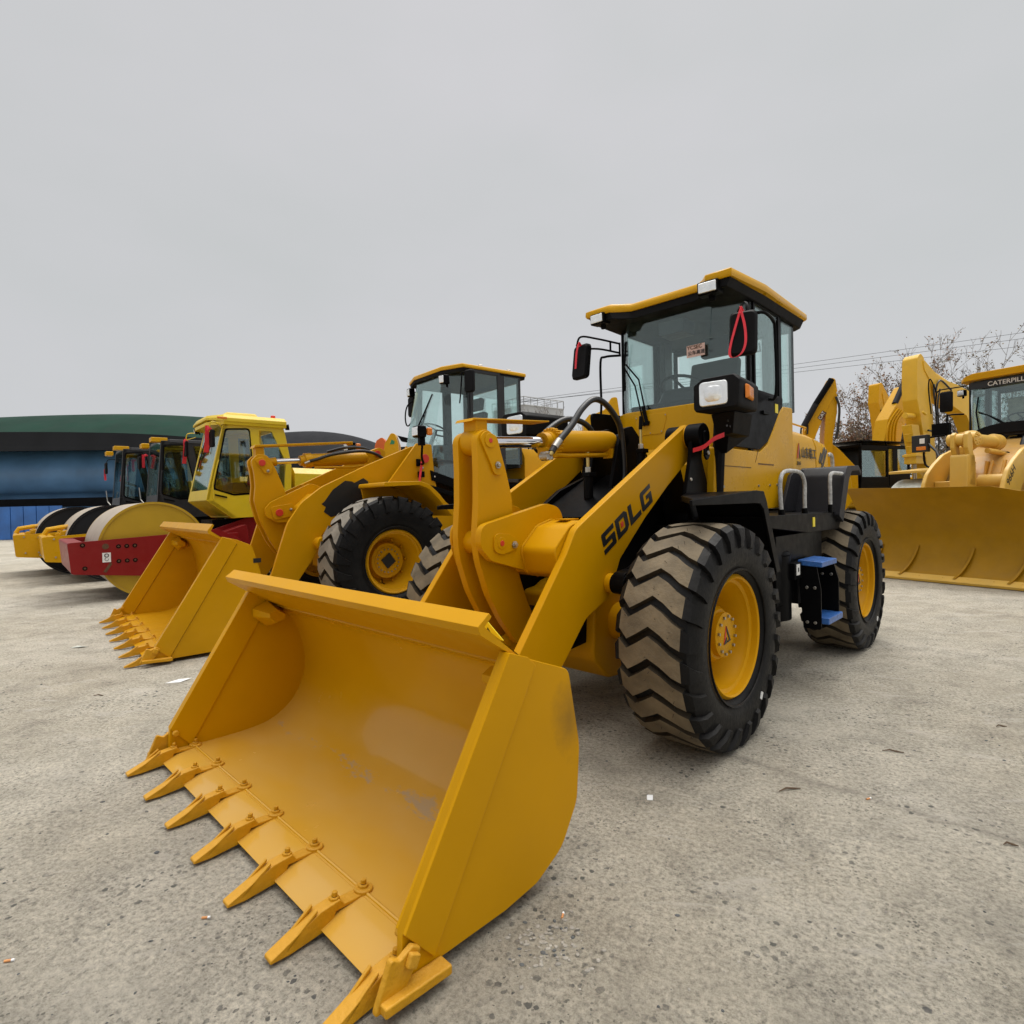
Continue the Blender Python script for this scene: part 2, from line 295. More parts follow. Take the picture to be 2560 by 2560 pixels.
class MB:
    def __init__(s): s.v = []; s.f = []; s.m = []
    def raw(s, v, f, m=0):
        k = len(s.v); s.v += [tuple(p) for p in v]
        for q in f: s.f.append([i+k for i in q]); s.m.append(m)
        return s
    def box(s, x0, x1, y0, y1, z0, z1, m=0):
        v = [(x, y, z) for z in (z0, z1) for y in (y0, y1) for x in (x0, x1)]
        return s.raw(v, [(0,2,3,1),(4,5,7,6),(0,1,5,4),(2,6,7,3),(0,4,6,2),(1,3,7,5)], m)
    def obox(s, c, a, b, d, m=0):
        c, a, b, d = map(Vector, (c, a, b, d))
        v = [c+i*a+j*b+k*d for k in (-1, 1) for j in (-1, 1) for i in (-1, 1)]
        return s.raw(v, [(0,2,3,1),(4,5,7,6),(0,1,5,4),(2,6,7,3),(0,4,6,2),(1,3,7,5)], m)
    def prism(s, pts, a0, a1, axis='y', m=0, side=None):
        n = len(pts)
        F = {'y': lambda p, a: (p[0], a, p[1]), 'x': lambda p, a: (a, p[0], p[1]), 'z': lambda p, a: (p[0], p[1], a)}[axis]
        v = [F(p, a0) for p in pts]+[F(p, a1) for p in pts]
        k = len(s.v); s.raw(v, [tuple(range(n)), tuple(range(2*n-1, n-1, -1))], m)
        for i in range(n):
            j = (i+1) % n; s.f.append([k+i, k+j, k+n+j, k+n+i]); s.m.append(m if side is None else side)
        return s
    def loft(s, rings, m=0, cap=True, closed=True):
        n = len(rings[0]); k = len(s.v); v = [p for r in rings for p in r]; f = []
        for a in range(len(rings)-1):
            for i in range(n if closed else n-1):
                j = (i+1) % n; f.append((a*n+i, a*n+j, (a+1)*n+j, (a+1)*n+i))
        if cap: f += [tuple(range(n-1, -1, -1)), tuple((len(rings)-1)*n+i for i in range(n))]
        return s.raw(v, f, m)
    def frame(s, d):
        d = Vector(d).normalized(); a = Vector((0, 0, 1)) if abs(d.z) < 0.9 else Vector((1, 0, 0))
        u = d.cross(a).normalized(); return u, d.cross(u).normalized()
    def cyl(s, p0, p1, r0, r1=None, n=20, m=0):
        p0, p1 = Vector(p0), Vector(p1); r1 = r0 if r1 is None else r1; u, w = s.frame(p1-p0)
        cs = [(math.cos(2*math.pi*i/n), math.sin(2*math.pi*i/n)) for i in range(n)]
        return s.loft([[p0+(u*c+w*d)*r0 for c, d in cs], [p1+(u*c+w*d)*r1 for c, d in cs]], m)
    def tube(s, pts, r, n=10, m=0, closed=False):
        P = [Vector(p) for p in pts]; rings = []; u = None
        for i, p in enumerate(P):
            a = P[i-1] if (i > 0 or closed) else p; b = P[(i+1) % len(P)] if (i+1 < len(P) or closed) else p
            d = (b-a).normalized()
            if u is None: u, w = s.frame(d)
            else: u = (u-d*u.dot(d)).normalized(); w = d.cross(u)
            rr = r[i] if isinstance(r, (list, tuple)) else r
            rings.append([p+(u*math.cos(2*math.pi*k/n)+w*math.sin(2*math.pi*k/n))*rr for k in range(n)])
        if closed: rings.append(rings[0]); return s.loft(rings, m, cap=False)
        return s.loft(rings, m)
    def rev(s, prof, c=(0, 0, 0), d=(0, 1, 0), n=48, m=0, closed=False):
        """prof: (radius, offset along d)"""
        c, d = Vector(c), Vector(d).normalized(); u, w = s.frame(d); rings = []
        pr = list(prof)+([prof[0]] if closed else [])
        for r, a in pr: rings.append([c+d*a+(u*math.cos(2*math.pi*k/n)+w*math.sin(2*math.pi*k/n))*max(r, 1e-4) for k in range(n)])
        return s.loft(rings, m, cap=not closed)
    def ribbon(s, pts, side, w, t=0.002, m=0):
        P = [Vector(p) for p in pts]; sd_ = Vector(side).normalized()*w/2; rings = []
        for i, p in enumerate(P):
            d = (P[min(i+1, len(P)-1)]-P[max(i-1, 0)]).normalized(); n_ = d.cross(sd_).normalized()*t
            rings.append([p-sd_-n_, p+sd_-n_, p+sd_+n_, p-sd_+n_])
        return s.loft(rings, m)
    def sph(s, c, r, n=12, m=0, sc=(1, 1, 1)):
        c = Vector(c); rings = []
        for i in range(1, n//2+1):
            a = math.pi*i/(n//2+1); rings.append([c+Vector((r*sc[0]*math.sin(a)*math.cos(2*math.pi*k/n), r*sc[1]*math.sin(a)*math.sin(2*math.pi*k/n), r*sc[2]*math.cos(a))) for k in range(n)])
        return s.loft(rings, m)
    def build(s, name, mats, parent=None, bevel=0, label=None, ang=35, **pr):
        me = bpy.data.meshes.new(name); me.from_pydata(s.v, [], s.f)
        if isinstance(mats, str): mats = [mats]
        for x in mats: me.materials.append(MT[x])
        me.polygons.foreach_set('material_index', s.m)
        bm = bmesh.new(); bm.from_mesh(me); bmesh.ops.recalc_face_normals(bm, faces=bm.faces)
        for e in bm.edges: e.smooth = not (len(e.link_faces) == 2 and e.calc_face_angle(0) > R(ang)) and len(e.link_faces) == 2
        for f in bm.faces: f.smooth = True
        bm.to_mesh(me); bm.free()
        o = bpy.data.objects.new(name, me); COL.objects.link(o)
        if parent: o.parent = parent
        if bevel:
            b = o.modifiers.new('bevel', 'BEVEL'); b.width = bevel; b.segments = 2; b.limit_method = 'ANGLE'; b.angle_limit = R(38); b.harden_normals = True; b.use_clamp_overlap = True
        if label: o['label'] = label
        for k, v_ in pr.items(): o[k] = v_
        return o
def thing(name, label, cat, loc=(0, 0, 0), rz=0.0, group=None):
    o = bpy.data.objects.new(name, None); COL.objects.link(o); o.location = loc; o.rotation_euler = (0, 0, rz)
    o['label'] = label; o['category'] = cat
    if group: o['group'] = group
    return o
def tag(o, label, cat, group=None, kind=None):
    o['label'] = label; o['category'] = cat
    if group: o['group'] = group
    if kind: o['kind'] = kind
    return o
def struct(o): o['kind'] = 'structure'; return o
def copy_part(o, parent, loc=None, rot=None, deep=True):
    c = o.copy(); COL.objects.link(c); c.parent = parent
    if loc is not None: c.location = loc
    if rot is not None: c.rotation_euler = rot
    if deep:
        for ch in o.children: copy_part(ch, c, None, None, True)
    return c
def text(name, body, size, parent, origin, xd, yd, m, depth=0.002, shear=0.0, spacing=1.0, align='LEFT'):
    cu = bpy.data.curves.new(name, 'FONT'); cu.body = body; cu.size = size; cu.extrude = depth; cu.shear = shear; cu.space_character = spacing; cu.align_x = align
    cu.offset = size*0.012
    to = bpy.data.objects.new(name, cu); COL.objects.link(to)
    dg = bpy.context.evaluated_depsgraph_get(); me = bpy.data.meshes.new_from_object(to.evaluated_get(dg)); bpy.data.objects.remove(to)
    xd = Vector(xd).normalized(); yd = Vector(yd).normalized(); zd = xd.cross(yd)
    M = Matrix((xd, yd, zd)).transposed().to_4x4(); M.translation = origin; me.transform(M)
    me.materials.clear(); me.materials.append(MT[m])
    o = bpy.data.objects.new(name, me); COL.objects.link(o)
    if parent: o.parent = parent
    return o
def flat_marks(name, polys, origin, xd, yd, mats, parent, depth=0.002):
    """painted marks: list of (outline, material index) in a flat frame, raised by depth"""
    mb = MB(); O = Vector(origin); X = Vector(xd).normalized(); Y = Vector(yd).normalized(); Z = X.cross(Y)
    for k, (pts, mi) in enumerate(polys):
        d = depth*(1+0.4*mi); n = len(pts)
        lo_ = [O+X*p[0]+Y*p[1]-Z*depth for p in pts]; hi_ = [O+X*p[0]+Y*p[1]+Z*d for p in pts]
        mb.loft([lo_, hi_], mi)
    return mb.build(name, mats, parent)
# ---------------------------------------------------------------- ground
g = MB(); g.raw([(-900, -60, 0), (900, -60, 0), (900, 1500, 0), (-900, 1500, 0)], [(0, 1, 2, 3)])
struct(g.build('ground', 'concrete_ground'))

# ---------------------------------------------------------------- wheels
def make_wheel(parent, T, hw, rr, zc, treadm='tread', lugs=25, dish=0.12, hubr=0.135, hubout=0.10, bolts=12, yel='yellow', emblem=False, tape=False):
    """axis along y, outer side +y, centre at origin; returns wheel (hub) with children rim and tyre"""
    h = MB()
    h.rev([(rr*0.62, -0.10), (rr*0.62, -0.06), (hubr*1.30, -0.045), (hubr*1.25, hubout*0.55), (hubr*1.12, hubout*0.72), (hubr, hubout*0.74), (hubr, hubout), (hubr*0.9, hubout+0.006), (0, hubout+0.006)], n=40)
    for k in range(bolts):
        a = 2*math.pi*k/bolts+0.2; h.cyl((hubr*0.84*math.cos(a), hubout, hubr*0.84*math.sin(a)), (hubr*0.84*math.cos(a), hubout+0.018, hubr*0.84*math.sin(a)), 0.009, n=6, m=1)
    for k in range(10):
        a = 2*math.pi*k/10; q = hubr*1.55; h.cyl((q*math.cos(a), -0.06, q*math.sin(a)), (q*math.cos(a), -0.02, q*math.sin(a)), 0.013, n=6, m=0)
    # valve stem
    h.tube([(0.05, -0.05, -rr*0.60), (0.07, -0.01, -rr*0.70), (0.03, 0.0, -rr*0.78)], 0.006, n=6, m=2)
    wheel = h.build('wheel', [yel, 'steel', 'black'], parent)
    if emblem:
        flat_marks('emblem', [([(-.045, -.04), (0.0, 0.055), (-.008, -.005)], 0), ([(-.045, -.045), (-.004, -.012), (-.004, -.045)], 1), ([(.008, .05), (.045, -.045), (.032, -.045), (.002, .03)], 1), ([(0.005, -.045), (.03, -.045), (.03, -.036), (.005, -.036)], 1)], (0, hubout+0.008, 0), (-1, 0, 0.15), (0.15, 0, 1), ['decal_red', 'decal_black'], wheel, 0.0015)
    if tape:
        flat_marks('black_tape', [([(-.07, -.07), (.07, -.07), (.07, .07), (-.07, .07)], 0)], (0, hubout+0.02, 0), (-0.8, 0, 0.6), (0.6, 0, 0.8), ['decal_black'], wheel, 0.003)
    rm = MB(); o_ = hw*0.72
    rm.rev([(rr*1.0, o_-0.02), (rr*1.03, o_+0.012), (rr*0.985, o_+0.030), (rr*0.955, o_+0.022), (rr*0.94, o_-0.012), (rr*0.885, o_-0.022), (rr*0.87, o_-0.05), (rr*0.80, o_-0.09), (rr*0.765, -0.03), (rr*0.70, -0.06), (rr*0.55, -0.085), (rr*0.55, -0.11), (rr*0.82, -0.11), (rr*0.88, -o_), (rr*1.02, -o_), (rr*0.96, -o_+0.02), (rr*0.96, o_-0.04)], n=72, closed=True)
    rm.build('rim', yel, wheel)
    t = MB(); b = T-0.030*T/0.66
    k_ = T-rr
    prof = [(rr*0.97, 0.62*hw), (rr*1.015, 0.74*hw), (rr+k_*0.12, 0.90*hw), (rr+k_*0.30, 0.985*hw), (rr+k_*0.50, 1.0*hw), (rr+k_*0.68, 0.955*hw), (rr+k_*0.84, 0.87*hw), (b-0.006, 0.72*hw), (b, 0.4*hw), (b, 0)]
    full = prof+[(r, -a) for r, a in prof[-2::-1]]
    t.rev(full+[(rr*0.95, -0.6*hw), (rr*0.95, 0.6*hw)], n=96, closed=True, m=0)
    # raised ring on the side wall
    t.rev([(rr*1.10, 0.935*hw), (rr*1.105, 0.965*hw), (rr*1.13, 0.985*hw), (rr*1.14, 0.93*hw)], n=72, closed=True, m=0)
    pitch = 2*math.pi/lugs
    st = [(rr+k_*0.56, -1.005, -0.50, .14), (rr+k_*0.74, -0.985, -0.36, .20), (T-0.030, -0.90, -0.16, .29), (T-0.006, -0.78, 0.03, .36), (T-0.001, -0.55, -0.27, .375), (T, -0.28, -0.05, .375), (T, 0.0, 0.21, .375), (T, 0.30, 0.0, .375), (T-0.001, 0.58, -0.28, .375), (T-0.006, 0.80, -0.42, .36), (T-0.028, 0.915, -0.52, .32), (rr+k_*0.74, 0.99, -0.66, .20), (rr+k_*0.56, 1.01, -0.80, .14)]
    for L_ in range(lugs):
        th0 = L_*pitch; rings = []
        for (r, a, dc, w) in st:
            c0 = th0+dc*pitch; w_ = w*pitch; dr = 0.045 if abs(a) < 0.9 else 0.02
            an = 0.0 if abs(a) < 0.9 else math.copysign(0.012, a)
            p = []
            for (rad, ang, off) in ((r, c0-w_*0.93, an), (r, c0+w_*0.93, an), (r-dr, c0+w_*1.06, -an*2), (r-dr, c0-w_*1.06, -an*2)):
                p.append((rad*math.cos(ang), a*hw+off, rad*math.sin(ang)))
            rings.append(p)
        k = len(t.v); t.v += [q for rg in rings for q in rg]
        for s_ in range(len(st)-1):
            inn = abs(st[s_][1]) <= 0.80 and abs(st[s_+1][1]) <= 0.80
            for i in range(4):
                j = (i+1) % 4; t.f.append([k+s_*4+i, k+s_*4+j, k+(s_+1)*4+j, k+(s_+1)*4+i]); t.m.append(1 if (i == 0 and inn) else (2 if inn and i != 2 else 0))
        t.f.append([k, k+1, k+2, k+3]); t.m.append(0); e = k+(len(st)-1)*4; t.f.append([e+3, e+2, e+1, e]); t.m.append(0)
    lb_ = MB(); cx_, cz_ = -.55*(rr+k_*.45), -.83*(rr+k_*.45); lb_.obox((cx_, hw*1.005, cz_), (.012, 0, -.018), (0, .003, 0), (.009, .0, .006)); lb_.build('label', ['decal_white'], wheel)
    # moulding hairs
    rs = random.Random(3)
    for _ in range(70):
        a = rs.uniform(0, 2*math.pi); y = rs.uniform(-0.75, 0.75)*hw; l = rs.uniform(0.008, 0.022); r = T-0.002; da = rs.uniform(-.01, .01)
        t.cyl((r*math.cos(a), y, r*math.sin(a)), ((r+l)*math.cos(a+da), y+rs.uniform(-.006, .006), (r+l)*math.sin(a+da)), 0.0011, n=4, m=0)
    for v_i, p in enumerate(t.v):
        if p[2] < -zc+0.002:
            over = -zc-p[2]; t.v[v_i] = (p[0], p[1]*(1+0.5*over), -zc+0.001+0.05*over*0)
    t.build('tyre', ['rubber', treadm, 'groove'], wheel, ang=40)
    return wheel
def set_wheels(parent, proto, pos):
    """proto is used for the first position; the others are copies with copies of rim and tyre"""
    for i, (x, y, z, spin) in enumerate(pos):
        w = proto if i == 0 else copy_part(proto, parent)
        w.location = (x, y, z); w.rotation_euler = (0, 0, 0 if y > 0 else math.pi)
    return

def hexbolt(mb, p, d, r, l, m=0, nut=True):
    p = Vector(p); d = Vector(d).normalized()
    mb.cyl(p, p+d*l*0.45, r, n=6, m=m)
    if nut: mb.cyl(p+d*l*0.45, p+d*l, r*0.55, n=8, m=m)

def bucket(parent, hwid, side, shell, guard, seam, tooth_x, tooth_sp, nt_, lipz, floorm='bucket_paint', ym='yellow', sc=1.0, bar=None, hexp=None, tw_=1.0):
    b = MB(); t = 0.028*sc
    # shell: (x, z) path of the inner surface from the lip of the floor to the guard
    P = smooth_path([(x, 0, z) for x, z in shell], 6)
    n = len(P); inn = []; outp = []
    for i, p in enumerate(P):
        d = (P[min(i+1, n-1)]-P[max(i-1, 0)]).normalized(); nn = Vector((-d.z, 0, d.x))
        inn.append((p.x, p.z)); outp.append((p.x-nn.x*-0.018, p.z-nn.z*-0.018))
    poly = inn+outp[::-1]
    w = hwid-t
    rings = [[(x, -w, z) for x, z in poly], [(x, w, z) for x, z in poly]]
    k = len(b.v); b.loft(rings, 0, cap=True)
    main = b.build('bucket', [floorm], parent, ang=25)
    for sg in (-1, 1):
        s = MB(); s.prism(side, sg*(hwid-t), sg*hwid, 'y')
        s.prism(seam, sg*(hwid-0.002), sg*(hwid+0.012*sc), 'y')
        s.prism(seam, sg*(hwid-t+0.002), sg*(hwid-t-0.010*sc), 'y')
        for yy in (sg*(hwid-t-0.004), sg*(hwid+0.002)): s.tube([(seam[1][0], yy, seam[1][1]), (seam[2][0], yy, seam[2][1])], 0.0055*sc, n=6)
        s.build('side_plate', ['yellow_scuffed' if ym == 'yellow' else ym], main, bevel=0.004*sc)
    gd = MB()
    (gx, gz), (bx, bz), (lx, lz) = guard    # lip front, lip back, lower back edge at the shell
    gd.prism([(gx, gz), (bx, bz), (bx-0.012, bz-0.014), (gx-0.030*sc, gz-0.004), (lx-0.010, lz-0.012), (lx, lz), (gx-0.012*sc, gz-0.030*sc)], -hwid*0.992, hwid*0.992, 'y')
    for sg in (-1, 1):   # hexagonal gussets in the upper corners
        if hexp: gd.loft([[(x, sg*(hwid-t-0.02), z) for x, z in hexp], [(0.5*(x+sum(q[0] for q in hexp)/6), sg*(hwid-t-0.17*sc), 0.5*(z+sum(q[1] for q in hexp)/6)) for x, z in hexp]])
    gd.build('spill_guard', [ym], main, bevel=0.006*sc)
    # cutting edge with its bevelled front
    (x0, z0), (x1, z1) = lipz
    ce = MB(); ce.prism([(x0, z0), (x1-0.075*sc, z1+0.004), (x1, z1-0.022), (x1-0.01, z1-0.030), (x0, z0-0.028)], -w, w, 'y')
    ce.cyl((x0, -w, z0), (x0, w, z0), 0.007, n=8)
    ce.build('cutting_edge', [ym if floorm != 'bucket_paint' else 'bucket_paint'], main, bevel=0.002)
    # teeth
    L = tooth_x
    a0, a1, a2, tip = L-0.33*sc, L-0.215*sc, L-0.165*sc, L
    hw_ = 0.0245*sc*tw_
    def tooth_mesh(end=0):
        m = MB()
        top = [(a0-0.02*sc, z1+0.034*sc), (a0+0.10*sc, z1+0.055*sc), (a1, z1+0.075*sc), (a2, z1+0.060*sc)]
        zt = z1
        prof = [(a0-0.025*sc, zt+0.006), (a0-0.02*sc, zt+0.016*sc), (a0+0.08*sc, zt+0.022*sc), (a1-0.02, zt+0.042*sc), (a2, zt+0.035*sc), (tip, 0.023*sc), (tip+0.002, 0.012*sc), (tip-0.06*sc, 0.008*sc), (a2, zt-0.035*sc), (a1+0.01*sc, zt-0.032*sc), (a1-0.005*sc, zt+0.010)]
        # three-part tooth: wide root, waist, blade
        m.prism([p for p in prof], -hw_, hw_, 'y', 0)
        # raised rails on the point
        for sg in (-1, 1):
            m.obox(((a2+tip)/2-0.02*sc, sg*(hw_-0.006*sc), (zt+0.040*sc+0.024*sc)/2+0.003*sc), Vector((tip-a2-0.05*sc, 0, -(zt+0.025*sc)))*0.46, (0, 0.006*sc, 0), Vector((0.18, 0, 1))*0.006*sc, 0)
        m.rev([(0.033*sc*tw_, 0), (0.033*sc*tw_, 0.014*sc), (0.030*sc*tw_, 0.018*sc), (0, 0.018*sc)], c=(a0-0.005*sc, 0, zt+0.008), d=(-0.10, 0, 1), n=20, m=0)
        for q, dz in ((a0-0.005*sc, 0.022), (a0+0.105*sc, 0.034)):
            hexbolt(m, (q, 0, zt+dz*sc), (-0.12, 0, 1), 0.019*sc, 0.030*sc, 1 if q > a0+0.05 else 0, True)
            m.cyl((q, 0, zt+(dz+0.010)*sc), (q-0.005, 0, zt+(dz+0.026)*sc), 0.0095*sc, n=8, m=2)
        return m
    tm = tooth_mesh().build('tooth', ['cast_yellow', 'cast_yellow', 'rust'], main, bevel=0.004*sc)
    for i in range(nt_):
        y = tooth_sp*(i-(nt_-1)/2)
        o = tm if i == 0 else copy_part(tm, main, deep=False)
        o.location = (0, y, 0)
    # corner shoes beside the end teeth
    for sg in (-1, 1):
        c = MB(); yy = sg*(hwid+0.006)
        c.prism(rnd([(L-.160*sc, z1+.112*sc), (L-.190*sc, z1+.092*sc), (L-.232*sc, z1+.112*sc), (L-.262*sc, z1+.090*sc), (L-.245*sc, z1+.055*sc), (L-.20*sc, z1-.005*sc), (L-.10*sc, z1-.020*sc), (L-.130*sc, z1+.045*sc)], 0.012*sc), yy, yy+sg*0.022*sc, 'y')
        c.obox((L-.224*sc, yy+sg*0.030*sc, z1+0.078*sc), (0.016*sc, 0, 0.009*sc), (0, 0.010*sc, 0), (-0.009*sc, 0, 0.018*sc))
        c.obox((L-.235*sc, yy+sg*0.022*sc, z1-0.006*sc), (0.115*sc, 0, 0.006*sc), (0, 0.028*sc, 0), (0, 0, 0.015*sc))
        c.cyl((a0+0.09*sc, sg*(hwid-t-0.03), z1+0.11*sc), (a0+0.09*sc, sg*(hwid-t), z1+0.11*sc), 0.018*sc, n=6)
        c.build('corner_shoe', ['cast_yellow'], main, bevel=0.006*sc)
    return main
def zt_(z): return z

def cab(parent, P, colour='black', glassm='glass', roofc='yellow_cab'):
    """P: xf front glass x, wf its half width bottom/top, xc corner post x, w half width, zb, zt, xd door rear post, xr rear, zs side sill"""
    xf, wb, wt, xc, w, zb, zt, xd, xr, zs = P['xf'], P['wb'], P['wt'], P['xc'], P['w'], P['zb'], P['zt'], P['xd'], P['xr'], P['zs']
    lean = P.get('lean', 0.05)
    f = MB(); ps = P.get('post', 0.032)
    # posts
    for sg in (-1, 1):
        f.obox(((xc+xc-lean*0.3)/2, sg*(w-ps*0.6), (zs+zt)/2), (ps, 0, 0), (0, ps*0.6, 0), (-lean*0.15, 0, (zt-zs)/2))
        f.obox((xd, sg*(w-ps*0.6), (zs+zt)/2), (ps*1.2, 0, 0), (0, ps*0.6, 0), (0, 0, (zt-zs)/2))
        f.obox((xr+0.02, sg*(w-ps*0.6), (zb+zt)/2), (ps*0.5, 0, 0), (0, ps*0.6, 0), (0, 0, (zt-zb)/2))
        f.box(xr, xc, sg*w-0.03*(sg > 0), sg*w+0.03*(sg < 0), zt-0.06, zt)
    f.box(xr, xr+0.05, -w+0.03, w-0.03, zb-0.05, zb+0.10); f.box(xr, xr+0.05, -w+0.03, w-0.03, zt-0.12, zt)
    f.box(xf-0.05, xf-0.01, -wb, wb, zb-0.04, zb+0.05)
    for sg in (-1, 1):
        f.loft([[(xf-0.01, sg*wb, zb-0.04), (xf-0.01, sg*wb, zb+0.05), (xf-0.05, sg*wb, zb+0.05), (xf-0.05, sg*wb, zb-0.04)], [(xc, sg*w, zb-0.04), (xc, sg*w, zb+0.05), (xc-0.04, sg*(w-0.03), zb+0.05), (xc-0.04, sg*(w-0.03), zb-0.04)]])
    # headliner and floor
    f.prism([(xf-lean*1.2, -wt), (xf-lean*1.2, wt), (xc, w-.01), (xr+.02, w-.01), (xr+.02, -w+.01), (xc, -w+.01)], zt-0.03, zt+0.02, 'z')
    f.prism([(xf-.08, -wb), (xf-.08, wb), (xc, w-.03), (xr+.06, w-.03), (xr+.06, -w+.03), (xc, -w+.03)], zs-0.02, zs+0.03, 'z')
    cb = f.build('cab', [colour], parent, bevel=0.006)
    # glass
    q = MB(); gt = 0.004
    def pane(name, pts):
        a, b_, c_ = Vector(pts[0]), Vector(pts[1]), Vector(pts[-1]); n_ = (b_-a).cross(c_-a).normalized()*gt
        m = MB(); m.loft([[Vector(p)-n_ for p in pts], [Vector(p)+n_ for p in pts]]); return m.build(name, [glassm], cb)
    pane('windshield', [(xf, -wb, zb), (xf, wb, zb), (xf-lean, wt, zt), (xf-lean, -wt, zt)])
    for sg in (-1, 1):
        pane('corner_window', [(xf, sg*(wb+.004), zb), (xc, sg*w, zb), (xc-lean*0.3, sg*w, zt), (xf-lean, sg*(wt+.004), zt)])
        pane('rear_quarter_window', [(xd-0.05, sg*(w-.004), zb), (xr+0.03, sg*(w-.004), zb), (xr+0.03, sg*(w-.004), zt-0.05), (xd-0.05, sg*(w-.004), zt-0.05)])
        d = MB(); zl = P['zdoor']
        y0, y1 = sg*(w-0.012), sg*(w+0.014)
        xa, xb = xc-0.035, xd+0.04; ft = P.get('dframe', 0.05)
        d.box(xa-ft, xa, min(y0, y1), max(y0, y1), zl, zt-0.02); d.box(xb, xb+ft, min(y0, y1), max(y0, y1), zl, zt-0.02)
        d.box(xb+ft, xa-ft, min(y0, y1), max(y0, y1), zt-0.07, zt-0.02); d.box(xb+ft, xa-ft, min(y0, y1), max(y0, y1), zl, zl+0.06)
        if P.get('dlow'): d.prism(rnd(P['dlow'], 0.05), min(y0, y1), max(y0, y1), 'y')
        dr = d.build('door', [P.get('doorm', colour)], cb, bevel=0.005)
        m = MB(); m.box(xb+ft, xa-ft, sg*w-gt, sg*w+gt, zl+0.06, zt-0.07); m.build('door_window', [glassm], dr)
        hd = MB(); hd.box((xa+xb)/2+.16, (xa+xb)/2+.04, sg*(w+.014), sg*(w+.035), zl-.12, zl-.09); hd.build('handle', ['black'], dr, bevel=0.004)
    pane('rear_window', [(xr+0.01, -w+0.06, zb+0.10), (xr+0.01, w-0.06, zb+0.10), (xr+0.01, w-0.06, zt-0.10), (xr+0.01, -w+0.06, zt-0.10)])
    # seat, console, steering wheel
    s = MB(); sx = P['seat']; sz = P.get('seatz', zs+0.42)
    s.prism(rnd([(sx+.28, sz), (sx+.28, sz+.12), (sx-.2, sz+.10), (sx-.2, sz-.02)], .04), -.25, .25, 'y')
    s.prism(rnd([(sx-.12, sz+.08), (sx-.26, sz+.66), (sx-.36, sz+.64), (sx-.26, sz+.04)], .04), -.24, .24, 'y')
    s.prism(rnd([(sx-.25, sz+.70), (sx-.28, sz+.90), (sx-.37, sz+.88), (sx-.34, sz+.69)], .03), -.14, .14, 'y')
    s.box(sx-.15, sx+.15, -.18, .18, zs, sz)
    s.build('seat', ['seat_cloth'], cb, bevel=0.03)
    w_ = MB(); cx, cz = P['wheelx'], P['wheelz']; cen = Vector((cx, 0, cz)); ax = Vector((-.45, 0, 1)).normalized(); u, v = w_.frame(ax)
    w_.tube([cen+(u*math.cos(a)+v*math.sin(a))*.205 for a in [2*math.pi*i/28 for i in range(28)]], .014, n=8, closed=True)
    for a in (0.4, 2.5, 4.6): w_.tube([cen, cen+(u*math.cos(a)+v*math.sin(a))*.2], .012, n=6)
    w_.tube([cen, cen-ax*.30, (cx+.14, 0, zs+.1)], [.03, .035, .05], n=10)
    w_.build('steering_wheel', ['black'], cb)
    c_ = MB(); c_.loft([[(cx+.02, -.26, zb-.02), (cx+.02, .26, zb-.02), (xf-.10, .22, zb-.05), (xf-.10, -.22, zb-.05)], [(cx+.04, -.19, zb+P.get('dash', .18)), (cx+.04, .19, zb+P.get('dash', .18)), (xf-.14, .15, zb+.08), (xf-.14, -.15, zb+.08)]])
    c_.build('dashboard', ['grey_black'], cb, bevel=0.03)
    return cb
def lamp_box(name, parent, c, d, size, amber=None):
    """rectangular work light: c centre, d facing, size (w,h,depth)"""
    d = Vector(d).normalized(); u = d.cross(Vector((0, 0, 1))).normalized(); w = u.cross(d); c = Vector(c); a, b, dp = size
    m = MB(); m.obox(c-d*dp/2, u*a/2, w*b/2, d*dp/2); m.obox(c-d*dp*0.9-w*b*0.6, u*a*.15, w*b*.25, d*dp*.15)
    o = m.build(name, ['black'], parent, bevel=min(a, b)*0.12)
    l = MB(); l.obox(c+d*0.003, u*a*.42, w*b*.38, d*0.008); l.build('lens', ['lens'], o, bevel=min(a, b)*0.08)
    return o
def mirror(parent, c, h, w, t, yaw, tilt, arm, armr=0.010, m='black_matt'):
    c = Vector(c); d = Vector((math.cos(yaw), math.sin(yaw), 0)); s = Vector((-d.y, d.x, 0)); u = Vector((0, 0, 1))+d*tilt; u.normalize()
    q = MB(); pts = rnd([(-w/2, -h/2), (w/2, -h/2), (w/2*1.05, h/2), (-w/2*0.9, h/2)], w*0.22, 5)
    q.loft([[c+s*p[0]*.92+u*p[1]*.95-d*t*.5 for p in pts], [c+s*p[0]+u*p[1]-d*t*.3 for p in pts], [c+s*p[0]+u*p[1]+d*t*.2 for p in pts], [c+s*p[0]*.86+u*p[1]*.9+d*t*.5 for p in pts]])
    o = q.build('mirror', [m], parent)
    a = MB()
    for path in arm: a.tube(smooth_path(path, 5) if len(path) > 2 else path, armr, n=8)
    a.build('mirror_arm', ['black'], o)
    return o
def tied_ribbon(label, top, drops, side, w=0.018, knot=True, group='red ribbons tied to the machines'):
    m = MB(); top = Vector(top)
    for path in drops: m.ribbon(smooth_path(path, 5), side, w)
    if knot: m.sph(top, w*0.42, n=8, sc=(1, 1, 1.5)); m.ribbon([top+Vector((0, 0, .02)), top+Vector((0.02, 0.01, -.01)), top+Vector((-.01, 0, -.03))], side, w)
    o = m.build('red_ribbon', ['ribbon_red']); tag(o, label, 'ribbon', group); return o
